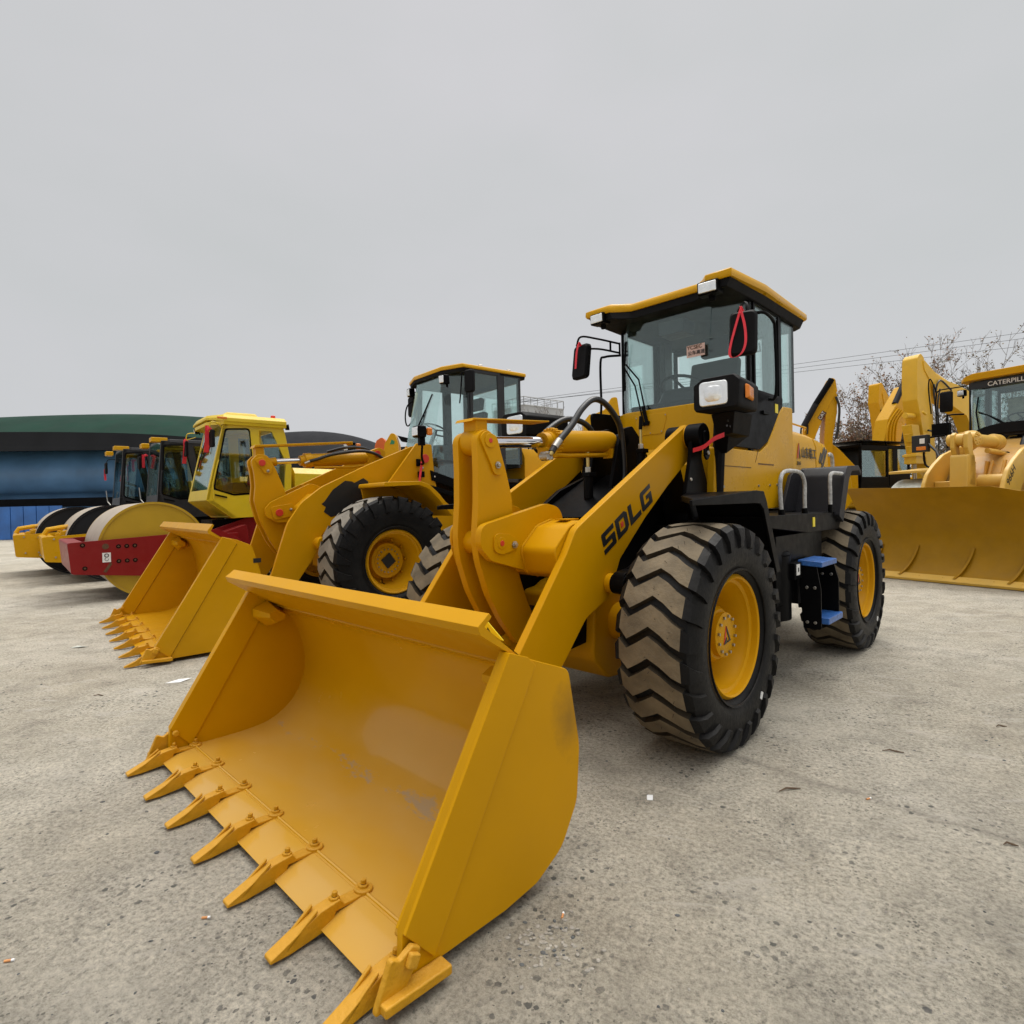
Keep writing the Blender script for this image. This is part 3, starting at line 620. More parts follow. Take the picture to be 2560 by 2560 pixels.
# ================================================================ LOADER IN FRONT
A1 = 3.9368
L1 = thing('wheel_loader', 'yellow wheel loader in front, its toothed bucket flat on the ground', 'wheel loader', (0.4296, 4.0192, 0), A1, 'wheel loaders parked side by side')
def W1(p):  # local point of the front loader -> world
    c, s = math.cos(A1), math.sin(A1); return Vector((0.4296+p[0]*c-p[1]*s, 4.0192+p[0]*s+p[1]*c, p[2]))
T1 = 0.642
wh = make_wheel(L1, T1, 0.222, 0.341, 0.626, emblem=True, hubr=.128, hubout=.125)
set_wheels(L1, wh, [(0, 0.962, 0.628, 0), (-2.85, 0.962, 0.628, 0), (0, -0.962, 0.628, 0), (-2.85, -0.962, 0.628, 0)])
# bucket
side = rnd([(1.815, .905), (1.72, .865), (1.49, .775), (1.432, .47), (1.455, .26), (1.55, .12), (1.69, .055), (1.85, .04), (2.16, .045), (2.27, .06), (2.262, .19)], [0, 0, .05, .25, .12, .14, .1, 0, 0, .02, 0])
shell = [(2.16, .066), (1.95, .062), (1.80, .068), (1.68, .095), (1.56, .175), (1.482, .31), (1.468, .45), (1.50, .60), (1.575, .74), (1.66, .80)]
seam = [(2.262, .19), (2.16, .07), (1.685, .835), (1.725, .872), (1.815, .905)]
hexp = [(1.80, .80), (1.71, .84), (1.61, .77), (1.62, .71), (1.72, .68), (1.80, .75)]
bucket(L1, 1.14, side, shell, ((1.938, 1.010), (1.886, 1.048), (1.64, .795)), seam, 2.478, 0.362, 7, ((2.145, .066), (2.315, .052)), hexp=hexp)
# boom
arm = rnd([(-.74, 1.965), (.50, 1.315), (.61, 1.255), (.70, 1.12), (1.09, .65), (1.36, .36), (1.42, .20), (1.30, .13), (1.08, .20), (.76, .50), (.53, .735), (.30, .825), (.17, 1.05), (-.13, 1.295), (-.43, 1.505), (-.83, 1.755), (-.85, 1.87)], [.05, .25, .12, .2, .3, .1, .08, .1, .2, .05, .2, .12, .05, .4, .4, .09, .10])
bm_ = MB()
for sg in (-1, 1):
    bm_.prism(arm, sg*.452, sg*.502, 'y')
boom = bm_.build('boom', ['yellow'], L1, bevel=0.006)
k = MB()
k.prism(rnd([(.28, 1.29), (.47, 1.30), (.60, 1.27), (.745, 1.14), (.70, 1.00), (.60, .965), (.34, 1.02)], [.04, .05, .12, .05, .05, .04, .04]), -.45, .45, 'y')
k.box(.40, .52, .27, .36, 1.302, 1.310)
for sg in (-1, 1):
    wp = rnd([(.28, 1.29), (.47, 1.30), (.60, 1.27), (.745, 1.14), (.70, 1.00), (.60, .965), (.34, 1.02)], [.04, .05, .12, .05, .05, .04, .04]); rw = random.Random(4)
    k.tube([(x+rw.uniform(-.0015, .0015), sg*.194, z+.003+rw.uniform(-.0015, .0015)) for x, z in wp], .007, n=6, closed=True); k.tube([(x, sg*.448, z+.003) for x, z in wp], .006, n=6, closed=True)
k.build('cross_tube', ['yellow'], boom, bevel=0.006)
for sg in (-1, 1):
    k = MB(); fx_ = 0 if sg > 0 else -.07
    k.prism(rnd([(1.055+fx_, 1.29), (.50, 1.405), (.37, 1.38), (.33, 1.26), (.42, 1.10), (.62, .985), (.98+fx_, 1.09), (1.06+fx_, 1.17)], [.09, .1, .12, .05, .1, .05, .08, .08]), sg*.145, sg*(.190 if sg > 0 else .165), 'y')
    if sg > 0: k.prism(rnd([(.965, 1.245), (.84, 1.235), (.77, 1.20), (.77, 1.145), (.90, 1.12), (.965, 1.14)], .045), sg*.190, sg*.200, 'y')
    if sg > 0: k.cyl((.905, sg*.2, 1.185), (.905, sg*.203, 1.185), .034, n=24); k.cyl((.905, sg*.2, 1.185), (.905, sg*.206, 1.185), .016, n=16, m=2); hexbolt(k, (.805, sg*.2, 1.17), (0, sg, 0), .022, .022, 1)
    k.build('rocker_bracket', ['yellow', 'steel', 'red_cap'], boom, bevel=0.004)
    q = MB(); q.cyl((.30, sg*.503, .915), (.30, sg*.545, .915), .060, .056, n=28); q.build('pin_boss', ['yellow'], boom, bevel=0.004); q = MB(); q.cyl((-.735, sg*.503, 1.865), (-.735, sg*.515, 1.865), .085, n=28); q.build('pin_boss', ['yellow'], boom, bevel=0.004)
# letters on the left arm and the right one
def sdlg(parent, y, sg):
    # u along the arm (from bucket up to the pivot), v across it
    O = (.335, y, 1.085); d = Vector((-.68, 0, .385)).normalized(); v = Vector((.0, 0, 1)) + d*0.0
    v = Vector((.385, 0, .68)).normalized()
    H = .125; s_ = 0.20
    def sh(pts, u0): return [(u0+p[0]-p[1]*-s_*0, p[1]) for p in pts]
    def par(pts, u0, w): return [(u0+p[0]*w+p[1]*H*s_*1.0, p[1]*H) for p in pts]
    polys = []
    w = .145
    S_ = [(.0, 0), (.95, 0), (1.0, .06), (1.0, .56), (.95, .60), (.27, .60), (.27, .77), (1.0, .77), (1.0, 1), (.05, 1), (0, .94), (0, .43), (.05, .39), (.73, .39), (.73, .23), (0, .23)]
    Dp = [(0, 0), (.80, 0), (1.0, .16), (1.0, .84), (.80, 1), (0, 1), (0, .60), (.27, .60), (.27, .77), (.68, .77), (.73, .72), (.73, .28), (.68, .23), (.27, .23), (.27, .60), (0, .60)]
    D1 = [(0, 0), (.27, 0), (.27, 1), (0, 1)]; D2 = [(.27, 0), (.80, 0), (1.0, .16), (.73, .28), (.68, .23), (.27, .23)]; D3 = [(1.0, .16), (1.0, .84), (.73, .72), (.73, .28)]; D4 = [(1.0, .84), (.80, 1), (.27, 1), (.27, .77), (.68, .77), (.73, .72)]
    Lp = [(0, 0), (1.0, 0), (1.0, .25), (.28, .25), (.28, 1), (0, 1)]
    Gp = [(.1, 0), (1.0, 0), (1.0, .60), (.5, .60), (.5, .40), (.73, .40), (.73, .23), (.27, .23), (.27, .77), (1.0, .77), (1.0, 1), (.1, 1), (0, .9), (0, .1)]
    u = 0
    for nm, shp in (('S', [S_]), ('D', [D1, D2, D3, D4]), ('L', [Lp]), ('G', [Gp])):
        for q in shp: polys.append((par(q, u, w), 0))
        if nm == 'D': polys.append((par([(.40, .38), (.60, .38), (.60, .62), (.40, .62)], u, w), 1))
        u += w+(.022 if nm != 'L' else .018)
    flat_marks('lettering', polys, O, d, v, ['decal_black', 'decal_red'], parent, 0.0012)
sdlg(boom, .504, 1)
# rocker: two banana plates
rk = rnd([(.995, 1.80), (.92, 1.85), (.83, 1.79), (.765, 1.60), (.72, 1.44), (.72, 1.20), (.70, 1.06), (.66, .94), (.60, .79), (.52, .66), (.50, .58), (.58, .52), (.70, .56), (.83, .72), (.93, .89), (1.0, 1.09), (1.015, 1.22), (.995, 1.42), (.99, 1.60)], [.07, .07, .07, .2, .3, .3, .3, .3, .3, .1, .06, .06, .1, .4, .4, .3, .3, .3, .3])
k = MB()
for sg in (-1, 1): k.prism(rk, sg*.058, sg*.108, 'y')
for sg in (-1, 1):
    k.prism(rnd([(.985, 1.79), (.93, 1.835), (.845, 1.80), (.80, 1.63), (.82, 1.575), (.875, 1.58), (.90, 1.64)], [.05, .05, .05, .04, .04, .04, .04]), sg*.108, sg*.122, 'y')
    k.cyl((.905, sg*.122, 1.775), (.905, sg*.128, 1.775), .042, n=24); k.cyl((.905, sg*.128, 1.775), (.905, sg*.132, 1.775), .014, n=12, m=2); hexbolt(k, (.85, sg*.122, 1.635), (0, sg, 0), .022, .022, 1)
k.cyl((.905, -.06, 1.775), (.905, .06, 1.775), .078, n=32); k.cyl((.905, -.15, 1.185), (.905, .15, 1.185), .07, n=32); k.cyl((.58, -.06, .585), (.58, .06, .585), .055, n=24)
rocker = k.build('rocker', ['yellow', 'steel', 'red_cap'], L1, bevel=0.004)
k = MB(); k.prism([(1.00, 1.885), (.985, 1.905), (.32, 1.945), (.32, 1.937), (.975, 1.895)], -.075, .075, 'y'); k.box(.86, .95, -.055, .055, 1.83, 1.905); k.build('cylinder_guard', ['yellow'], rocker, bevel=0.003)
k = MB(); k.tube([(.58, 0, .585), (1.0, 0, .44), (1.40, 0, .46)], .05, n=12); k.obox((.95, 0, .48), (.42, 0, -.06), (0, .045, 0), (0, 0, .05)); k.build('bucket_link', ['yellow'], L1, bevel=0.005)
# tilt cylinder
k = MB(); ax0, ax1 = Vector((.27, 0, 1.815)), Vector((-.47, 0, 1.862)); dv = (ax1-ax0).normalized()
k.rev([(.062, -.05), (.066, 0), (.070, .0), (.070, .03), (.088, .03), (.088, .075), (.080, .08), (.080, .70), (.074, .735), (.05, .76), (0, .77)], c=ax0, d=dv, n=48)
for i in range(22):
    a = 2*math.pi*i/22; u, v = k.frame(dv); p = ax0+dv*.03+(u*math.cos(a)+v*math.sin(a))*.088; k.cyl(p, p+dv*.045, .010, n=8)
k.obox((-.10, .03, 1.735), (.36, 0, -.02), (0, .010, 0), (0, 0, .010)); k.tube([(.36, .06, 1.725), (.10, .05, 1.728), (-.40, .03, 1.760)], .015, n=10); k.box(-.45, -.38, .0, .08, 1.73, 1.80); k.box(.24, .36, .0, .07, 1.71, 1.77)
tilt = k.build('tilt_cylinder', ['yellow'], L1, bevel=0.003)
k = MB(); k.cyl((.88, 0, 1.777), (.24, 0, 1.817), .036, n=28); k.build('piston_rod', ['chrome'], tilt)
k = MB()
k.tube(smooth_path([(.36, .12, 1.735), (.30, .125, 1.80), (.16, .13, 1.92), (.04, .13, 2.045), (-.10, .13, 2.125), (-.25, .13, 2.10), (-.40, .13, 1.98), (-.46, .12, 1.82), (-.47, .12, 1.60), (-.40, .12, 1.45)], 8), .022, n=12)
k.tube(smooth_path([(.22, -.16, 1.80), (.02, -.17, 1.95), (-.18, -.17, 2.03), (-.40, -.16, 2.0), (-.52, -.16, 1.86), (-.55, -.15, 1.6)], 8), .022, n=12)
k.tube(smooth_path([(.375, .12, 1.715), (.36, .125, 1.735), (.325, .125, 1.775)], 4), .014, n=10, m=1); k.cyl((.335, .125, 1.765), (.285, .128, 1.815), .025, n=14, m=2)
for a in range(4): k.sph((.385+.028*math.cos(a*1.57+.7), .125, 1.71+.028*math.sin(a*1.57+.7)), .011, n=6, m=2)
k.cyl((.385, .06, 1.71), (.385, .125, 1.71), .030, n=14, m=2)
k.build('hydraulic_hose', ['hose', 'brass', 'steel'], tilt)
# lift cylinders
for sg in (-1, 1):
    k = MB(); p0, p1 = Vector((.20, sg*.595, .94)), Vector((-.86, sg*.56, 1.27)); d = (p1-p0).normalized()
    k.cyl(p0+d*.06, p1, .058, n=24); k.cyl(p0, p0+d*.10, .066, n=24); k.cyl(p1, p1+d*.2, .035, n=16)
    k.cyl((.30, sg*.545, .915), (.30, sg*.645, .915), .062, n=24)
    k.prism(rnd([(.37, .90), (.30, .845), (.16, .90), (.10, .96), (.20, 1.0), (.34, .985)], .04), sg*.56, sg*.64, 'y')
    k.cyl((.30, sg*.645, .915), (.30, sg*.665, .915), .022, n=6)
    lc = k.build('lift_cylinder', ['black'], L1, bevel=0.004)
    k = MB(); k.tube(smooth_path([(-.02, sg*.62, .86), (.12, sg*.64, .84), (.26, sg*.62, .86)], 5), .012, n=8); k.tube(smooth_path([(-.8, sg*.6, 1.18), (-.3, sg*.63, 1.02), (.12, sg*.62, .90)], 5), .013, n=8); k.build('hydraulic_hose', ['hose'], lc)
# front frame
k = MB()
fp = [(.30, 1.22), (.06, 1.36), (-.18, 1.50), (-.55, 1.62), (-.98, 1.62), (-1.02, 1.20), (-.90, .62), (.42, .50), (.52, .80), (.46, 1.02)]
for sg in (-1, 1): k.prism(fp, sg*.26, sg*.30, 'y')
k.raw([(.10, -.27, 1.30), (.10, .27, 1.30), (-.55, .27, 1.60), (-.55, -.27, 1.60)], [(0, 1, 2, 3)])
k.obox((-.22, 0, 1.455), Vector((-.33, 0, .155)), (0, .26, 0), (.004, 0, .008))
k.box(-.97, -.50, -.26, .26, 1.56, 1.60); k.box(-.95, .40, -.28, .28, .55, .70)
k.prism(rnd([(-.40, 1.82), (-.47, 1.95), (-.60, 1.98), (-.70, 1.90), (-.98, 1.55), (-.98, 1.40), (-.30, 1.36), (-.30, 1.50)], .04), .09, .12, 'y')
k.prism(rnd([(-.40, 1.82), (-.47, 1.95), (-.60, 1.98), (-.70, 1.90), (-.98, 1.55), (-.98, 1.40), (-.30, 1.36), (-.30, 1.50)], .04), -.12, -.09, 'y')
k.cyl((-.50, -.12, 1.865), (-.50, .12, 1.865), .05, n=24)
# side gussets that carry the boom pins
for sg in (-1, 1):
    for yy in (.36, .545):
        k.prism(rnd([(-.66, 1.88), (-.70, 1.95), (-.80, 1.95), (-.86, 1.86), (-.80, 1.72), (-.90, 1.50), (-1.0, 1.20), (-.70, 1.15), (-.55, 1.45), (-.64, 1.72)], [.05, .06, .06, .06, .05, .05, .02, .02, .05, .05]), sg*yy, sg*(yy+.03), 'y')
    k.cyl((-.735, sg*.36, 1.865), (-.735, sg*.448, 1.865), .085, n=32); k.cyl((-.735, sg*.517, 1.865), (-.735, sg*.63, 1.865), .092, n=32)
    k.prism(rnd([(-.70, 1.90), (-.77, 1.90), (-.79, 1.72), (-.75, 1.68), (-.71, 1.72)], .03), sg*.63, sg*.645, 'y'); k.cyl((-.745, sg*.645, 1.74), (-.745, sg*.66, 1.74), .018, n=6, m=1)
    k.box(-.98, -.62, sg*.30 if sg > 0 else -.60, .60 if sg > 0 else -.30, 1.15, 1.22)
for p in ((.02, 0.30, 1.12), (-.60, .585, 1.55), (-.78, .585, 1.35)): k.cyl(p, (p[0], p[1]+.012, p[2]), .014, n=8, m=1)
ff = k.build('front_frame', ['black', 'steel'], L1, bevel=0.005)
k = MB(); k.prism(rnd([(.25, .80), (-.25, .86), (-.5, .70), (-.35, .36), (-.15, .24), (.12, .26), (.28, .42)], [.05, .05, .1, .12, .12, .12, .1]), -.30, .36, 'y')
k.cyl((0, -.74, .62), (0, .74, .62), .12, n=28); k.cyl((0, -.25, .60), (0, .25, .60), .27, .27, n=36)
k.build('front_axle', ['yellow'], L1, bevel=0.02)
k = MB(); k.cyl((-2.85, -.74, .62), (-2.85, .74, .62), .12, n=28); k.cyl((-2.85, -.22, .6), (-2.85, .22, .6), .24, n=32); k.build('rear_axle', ['yellow'], L1, bevel=0.02)
# brake actuators / valves between the arms
def valve(x, y, z, s=1.0):
    k = MB(); k.cyl((x, y, z), (x, y, z+.20*s), .040*s, n=20); k.cyl((x, y, z+.20*s), (x, y, z+.215*s), .030*s, n=16, m=1); k.cyl((x, y, z+.215*s), (x, y, z+.27*s), .026*s, n=6, m=1); k.cyl((x, y, z+.27*s), (x, y, z+.40*s), .014*s, n=10, m=2)
    k.box(x-.05*s, x+.05*s, y-.02*s, y+.05*s, z+.19*s, z+.225*s, 0); k.cyl((x, y, z+.40*s), (x-.01, y, z+.52*s), .017*s, n=10, m=0)
    k.build('valve', ['black', 'steel', 'brass'], ff, bevel=0.003)
valve(-.16, .02, 1.43, .85); valve(-.42, .30, 1.60, .8)
# fenders
for sg in (-1, 1):
    k = MB(); sec = [(0, 1.43), (-.50, 1.455), (-.61, 1.45), (-.66, 1.40), (-.905, .90), (-.865, .90), (-.63, 1.38), (-.59, 1.415), (-.50, 1.42), (0, 1.395)]
    k.loft([[((x if x < 0 else -.42), sg*.60, z) for x, z in sec], [((x if x < 0 else .02), sg*.85, z) for x, z in sec], [((x if x < 0 else .34), sg*1.075, z-(0 if x < 0 else .02)) for x, z in sec]])
    k.prism([(.36, 1.405), (-.50, 1.457), (-.63, 1.452), (-.68, 1.38), (-.907, .898), (-.83, .898), (-.62, 1.335), (-.57, 1.37), (-.50, 1.375), (.36, 1.375)], sg*1.065, sg*1.082, 'y')
    k.build('front_fender', ['black'], L1, bevel=0.004)
# rear body: deck, battery box, rear fenders
k = MB()
for sg in (-1, 1):
    y0, y1 = (.64, 1.05) if sg > 0 else (-1.05, -.64)
    k.prism(rnd([(-.66, 1.285), (-2.40, 1.275), (-2.47, 1.19), (-2.40, 1.12), (-1.60, 1.13), (-.82, 1.20)], [0, .02, .02, .04, .02, 0]), y0, y1, 'y')
    k.prism([(-1.97, 1.285), (-2.20, 1.60), (-2.32, 1.65), (-3.0, 1.68), (-3.0, 1.27)], sg*.70, sg*.73, 'y', 1)
    # rear fender arch
    o = rnd([(-2.28, 1.24), (-2.46, 1.59), (-2.56, 1.675), (-2.93, 1.690), (-3.02, 1.64), (-3.02, 1.60), (-2.93, 1.645), (-2.70, 1.635), (-2.60, 1.55), (-2.40, 1.18)], [.02, .12, .08, .04, 0, 0, .04, .1, .08, 0])
    k.prism(o, sg*.70, sg*1.09, 'y', 1)
body_lo = k.build('deck', ['black', 'grey_black'], L1, bevel=0.005)
k = MB(); k.box(-2.1, -1.05, .70, 1.0, .62, 1.13); k.cyl((-1.25, .86, .50), (-1.25, .86, .98), .165, n=36); k.cyl((-1.25, .86, .98), (-1.25, .86, 1.01), .172, .15, n=36); k.cyl((-1.25, .86, .485), (-1.25, .86, .50), .12, n=24)
k.box(-3.55, -1.0, -.35, .35, .60, 1.28); k.box(-2.1, -1.05, -1.0, -.70, .62, 1.13); k.box(-1.2, -.85, -.16, .16, .55, 1.1); k.box(-1.9, -1.2, .3, .75, .55, 1.2)
for x in (-.95,): k.cyl((x, 0, .5), (x, 0, 1.25), .13, n=24)
k.build('rear_frame', ['black'], L1, bevel=0.008)
k = MB()
for px, pz in ((-1.62, 1.05), (-1.95, 1.02)): k.cyl((px, 1.0, pz), (px, 1.012, pz), .008, n=6)
# steps
st = MB()
st.prism(rnd([(1.035, .90), (1.035, .74), (1.06, .42), (1.185, .42), (1.185, .72), (1.15, .93), (1.06, .93)], .02), -1.43, -1.415, 'x')
st.prism(rnd([(1.035, .90), (1.035, .74), (1.06, .44), (1.215, .44), (1.215, .76), (1.17, .93), (1.06, .93)], .02), -1.765, -1.75, 'x')
for y_, z_ in ((1.09, .73), (1.145, .73), (1.09, .47), (1.145, .47)): st.cyl((-1.415, y_, z_), (-1.402, y_, z_), .012, n=10, m=1)
for y_, z_ in ((1.10, .80), (1.165, .80)): st.cyl((-1.75, y_, z_), (-1.738, y_, z_), .012, n=10, m=1)
st.box(-1.40, -1.25, 1.0, 1.06, .80, .92); st.box(-1.77, -1.40, .98, 1.03, .60, .92)
stp = st.build('step_bracket', ['black', 'steel'], L1, bevel=0.003)
k = MB(); k.prism([(1.03, .935), (1.20, .925), (1.20, .885), (1.03, .895)], -1.77, -1.40, 'x'); k.build('step', ['blue_film'], stp, bevel=0.006)
k = MB(); k.prism([(1.06, .515), (1.235, .510), (1.235, .462), (1.06, .465)], -1.775, -1.425, 'x'); k.build('step', ['blue_film'], stp, bevel=0.006)
k = MB(); k.box(-1.35, -1.28, 1.061, 1.064, .83, .91); k.box(-1.325, -1.305, 1.064, 1.0655, .855, .885, 1); k.build('sticker', ['decal_white', 'decal_black'], stp)
k = MB(); k.box(-1.75, -1.70, 1.05, 1.054, 1.17, 1.245); k.build('sticker', ['decal_yellow'], body_lo)
# wrapped hand rails
for x0, x1 in ((-1.10, -1.62),):
    k = MB(); k.tube(smooth_path([(x0-.02, 1.02, 1.28), (x0, 1.02, 1.40), (x0, 1.02, 1.52), (x0-.07, 1.02, 1.59), ((x0+x1)/2, 1.02, 1.605), (x1+.08, 1.02, 1.59), (x1, 1.02, 1.52), (x1, 1.02, 1.40), (x1-.0, 1.02, 1.28)], 6), .0145, n=12)
    k.cyl((x0-.02, 1.02, 1.275), (x0-.02, 1.02, 1.32), .024, n=10, m=1); k.cyl((x1, 1.02, 1.275), (x1, 1.02, 1.32), .024, n=10, m=1)
    k.build('hand_rail', ['foam_grey', 'black'], body_lo)
k = MB(); k.tube(smooth_path([(-2.10, 1.07, 1.32), (-2.10, 1.07, 1.45), (-2.10, 1.07, 1.54), (-2.15, 1.07, 1.60), (-2.44, 1.07, 1.605)], 6), .0155, n=12); k.cyl((-2.10, 1.07, 1.27), (-2.10, 1.07, 1.34), .018, n=10, m=1); k.build('hand_rail', ['foam_grey', 'black'], body_lo)
# yellow bodywork
k = MB()
sb = rnd([(-.90, 1.80), (-1.75, 1.80), (-1.93, 1.87), (-2.08, 2.02), (-2.22, 2.17), (-2.33, 2.24), (-2.56, 2.25), (-2.56, 1.60), (-2.22, 1.31), (-.86, 1.31)], [.03, .08, .1, .12, .12, .06, .03, .02, .06, .02])
for sg in (-1, 1): k.prism(sb, sg*.57, sg*.635, 'y')
cow = [(-1.32, -.40), (-1.32, .40), (-1.40, .52), (-1.60, .60), (-2.5, .60), (-2.5, -.60), (-1.60, -.60), (-1.40, -.52)]
k.prism(cow, 1.55, 2.215, 'z')
k.prism(rnd([(-.90, 1.80), (-1.5, 1.80), (-1.5, 1.31), (-.90, 1.31)], .05), .40, .60, 'y'); k.prism(rnd([(-.90, 1.80), (-1.5, 1.80), (-1.5, 1.31), (-.90, 1.31)], .05), -.60, -.40, 'y')
k.box(-1.30, -1.1, -.42, .42, 1.35, 1.70)
# curved lower apron of the cowl
k.loft([[(-1.16-0.17*(1-math.cos(math.pi*(i-8)/16)), .50*(i-8)/8, 1.62+.0*i) for i in range(17)]+[(-1.5, .5, 1.62), (-1.5, -.5, 1.62)], [(-1.315, .40*(i-8)/8, 1.86) for i in range(17)]+[(-1.5, .5, 1.86), (-1.5, -.5, 1.86)]])
bodyp = k.build('body', ['yellow_cab'], L1, bevel=0.012)
k = MB(); ap = rnd([(-.31, 2.17), (.02, 2.17), (-.03, 1.99), (-.28, 1.99)], .03)
k.prism(ap, -1.322, -1.316, 'x'); 
for y, z in ((-.29, 2.15), (.0, 2.15), (-.04, 2.01), (-.26, 2.01), (-.15, 2.005)): k.cyl((-1.316, y, z), (-1.311, y, z), .006, n=8, m=1)
k.build('access_panel', ['yellow_cab', 'steel'], bodyp, bevel=0.003)
k = MB()   # seams and bolts on the side
k.box(-1.55, -.92, .6355, .6372, 1.655, 1.661, 0); k.build('panel_seam', ['rust', 'steel'], bodyp); k = MB(); k.box(-2.05, -1.70, .6355, .6372, 1.690, 1.700, 0); k.build('panel_seam', ['rust', 'steel'], bodyp); k = MB(); k.obox((-1.68, .6360, 1.765), (.036, 0, -.06), (0, .0010, 0), (.002, 0, .002)); k.build('panel_seam', ['rust', 'steel'], bodyp); k = MB()
for x, z in ((-1.02, 1.50), (-1.70, 1.51), (-1.95, 1.515), (-2.12, 1.52)): k.cyl((x, .635, z), (x, .643, z), .011, n=8, m=1)
k.build('bolts', ['rust', 'steel'], bodyp)
# hood
k = MB()
hsec = lambda x, zt, w: [(x, -w, 1.30), (x, -w, zt-.14), (x, -w+.03, zt-.05), (x, -w+.11, zt), (x, w-.11, zt), (x, w-.03, zt-.05), (x, w, zt-.14), (x, w, 1.30)]
k.loft([hsec(-2.56, 2.07, .63), hsec(-3.0, 2.065, .63), hsec(-3.235, 2.055, .63)]); k.loft([hsec(-3.245, 2.055, .635), hsec(-3.72, 2.02, .61), hsec(-3.76, 1.95, .60)], 0)
hood = k.build('hood', ['yellow_cab'], L1, bevel=0.008)
k = MB()
for i, (x0, z0, l) in enumerate(((-3.34, 1.83, .7), (-3.44, 1.86, 1.25), (-3.40, 1.72, .8), (-3.53, 1.84, 1.25), (-3.50, 1.68, .9))):
    k.obox((x0-.035, .632-.012*i*.3, z0-.02), (-.055*l, 0, .068*l), (0, .004, 0), (.016, 0, .013))
k.build('grille_slots', ['decal_black'], hood, bevel=0.002)
k = MB()   # maker's mark on the hood side
flat_marks('maker_mark', [([(0, 0), (.045, .15), (.055, .10), (.028, 0)], 0), ([(.055, .15), (.095, 0), (.075, 0), (.05, .085)], 1)], (-2.66, .636, 1.78), (-1, 0, 0), (0, 0, 1), ['decal_red', 'decal_black'], hood, .001)
text('lettering', '山东临工', .115, hood, (-2.78, .636, 1.80), (-1, 0, 0), (0, 0, 1), 'decal_black', .0012)
text('lettering', 'SDLG', .045, hood, (-2.66, .636, 1.72), (-1, 0, 0), (0, 0, 1), 'decal_black', .0012)
k = MB(); k.cyl((-3.3, -.25, 2.0), (-3.3, -.25, 2.35), .05, n=16, m=0); k.build('exhaust_pipe', ['black'], L1); k = MB(); k.box(-4.05, -3.76, -.58, .58, .75, 1.40); k.build('counterweight', ['black', 'foam_grey'], L1, bevel=0.02); k = MB()
k.tube(smooth_path([(-3.74, .60, 1.86), (-3.86, .60, 1.87), (-3.92, .60, 1.80), (-3.92, .60, 1.50)], 5), .02, n=8, m=1)
k.build('hand_rail', ['black', 'foam_grey'], L1)
k = MB(); k.tube([(-2.6, .50, 2.16), (-3.35, .50, 2.14)], .010, n=8); k.tube([(-2.62, .5, 2.06), (-2.62, .5, 2.16)], .008, n=6); k.tube([(-3.3, .5, 2.04), (-3.3, .5, 2.14)], .008, n=6); k.build('hand_rail', ['yellow_cab'], hood)
# cab
dl = [(-1.08, 2.22), (-1.12, 1.88), (-1.24, 1.815), (-1.74, 1.815), (-1.92, 1.89), (-2.07, 2.03), (-2.20, 2.17), (-2.30, 2.26), (-2.30, 2.32), (-1.70, 2.32), (-1.60, 2.24)]
cb = cab(L1, dict(xf=-1.35, wb=.36, wt=.41, xc=-1.62, w=.622, zb=2.215, zt=3.10, xd=-2.29, xr=-2.66, zs=1.80, lean=.03, zdoor=2.24, dlow=dl, seat=-2.02, seatz=2.12, wheelx=-1.66, wheelz=2.42, dash=.22, dframe=.035), 'black', 'glass')
# inner black pillar band and sun shade seen through the glass
k = MB()
for sg in (-1, 1): k.box(-2.36, -2.20, sg*.52-.03, sg*.52+.03, 1.85, 3.06)
k.box(-1.62, -1.40, -.10, .14, 2.86, 2.98); k.build('cab_pillar', ['cab_grey'], cb, bevel=0.01)
k = MB()
def plan(o, z): return [(x+(o if x < -2 else -o), y*(1-o*0.9), z) for x, y in pl]
pl = [(-1.13, .68), (-1.13, .47), (-1.22, .40), (-1.27, .34), (-1.27, -.30), (-1.20, -.38), (-1.13, -.44), (-1.13, -.68), (-1.75, -.705), (-2.80, -.69), (-2.86, -.62), (-2.86, .62), (-2.80, .69), (-1.75, .705)]
def zr(x): return -0.0+0.035*(1-abs(x+2.1)/1.0)
k.loft([[(x, y, z+3.10+zr(x)) for x, y, z in plan(0.0, 0)], [(x, y, z+3.115+zr(x)) for x, y, z in plan(-0.012, 0)], [(x, y, z+3.155+zr(x)) for x, y, z in plan(-0.008, 0)], [(x, y, z+3.175+zr(x)) for x, y, z in plan(0.03, 0)], [(x, y, z+3.20) for x, y, z in plan(0.20, 0)]], 0)
roof = k.build('roof', [('yellow_cab')], cb, ang=50)
k = MB(); k.loft([[(x, y, 3.112+zr(x)) for x, y, z in plan(0.012, 0)], [(x*.985-.03, y*.93, 3.04) for x, y in pl]]); k.build('roof_liner', ['black_matt'], cb, bevel=0.006)
lamp_box('work_light', cb, (-1.10, .50, 3.055), (1, .05, -.05), (.17, .105, .11)); lamp_box('work_light', cb, (-1.10, -.55, 3.065), (1, -.02, -.06), (.15, .095, .11))
# wipers
k = MB()
k.tube([(-1.305, -.17, 2.10), (-1.335, -.27, 2.50), (-1.33, -.40, 2.66)], .008, n=6); k.tube([(-1.305, -.21, 2.09), (-1.335, -.31, 2.45), (-1.33, -.41, 2.62)], .008, n=6)
k.tube([(-1.333, -.415, 2.42), (-1.320, -.41, 2.64), (-1.322, -.385, 2.86)], .010, n=6); k.cyl((-1.315, -.17, 2.10), (-1.29, -.17, 2.10), .018, n=10); k.cyl((-1.315, -.21, 2.09), (-1.29, -.21, 2.09), .018, n=10)
k.obox((-1.30, -.19, 2.16), (0, -.02, .085), (0, .012, .003), (.012, 0, 0)); k.build('wiper', ['black'], cb)
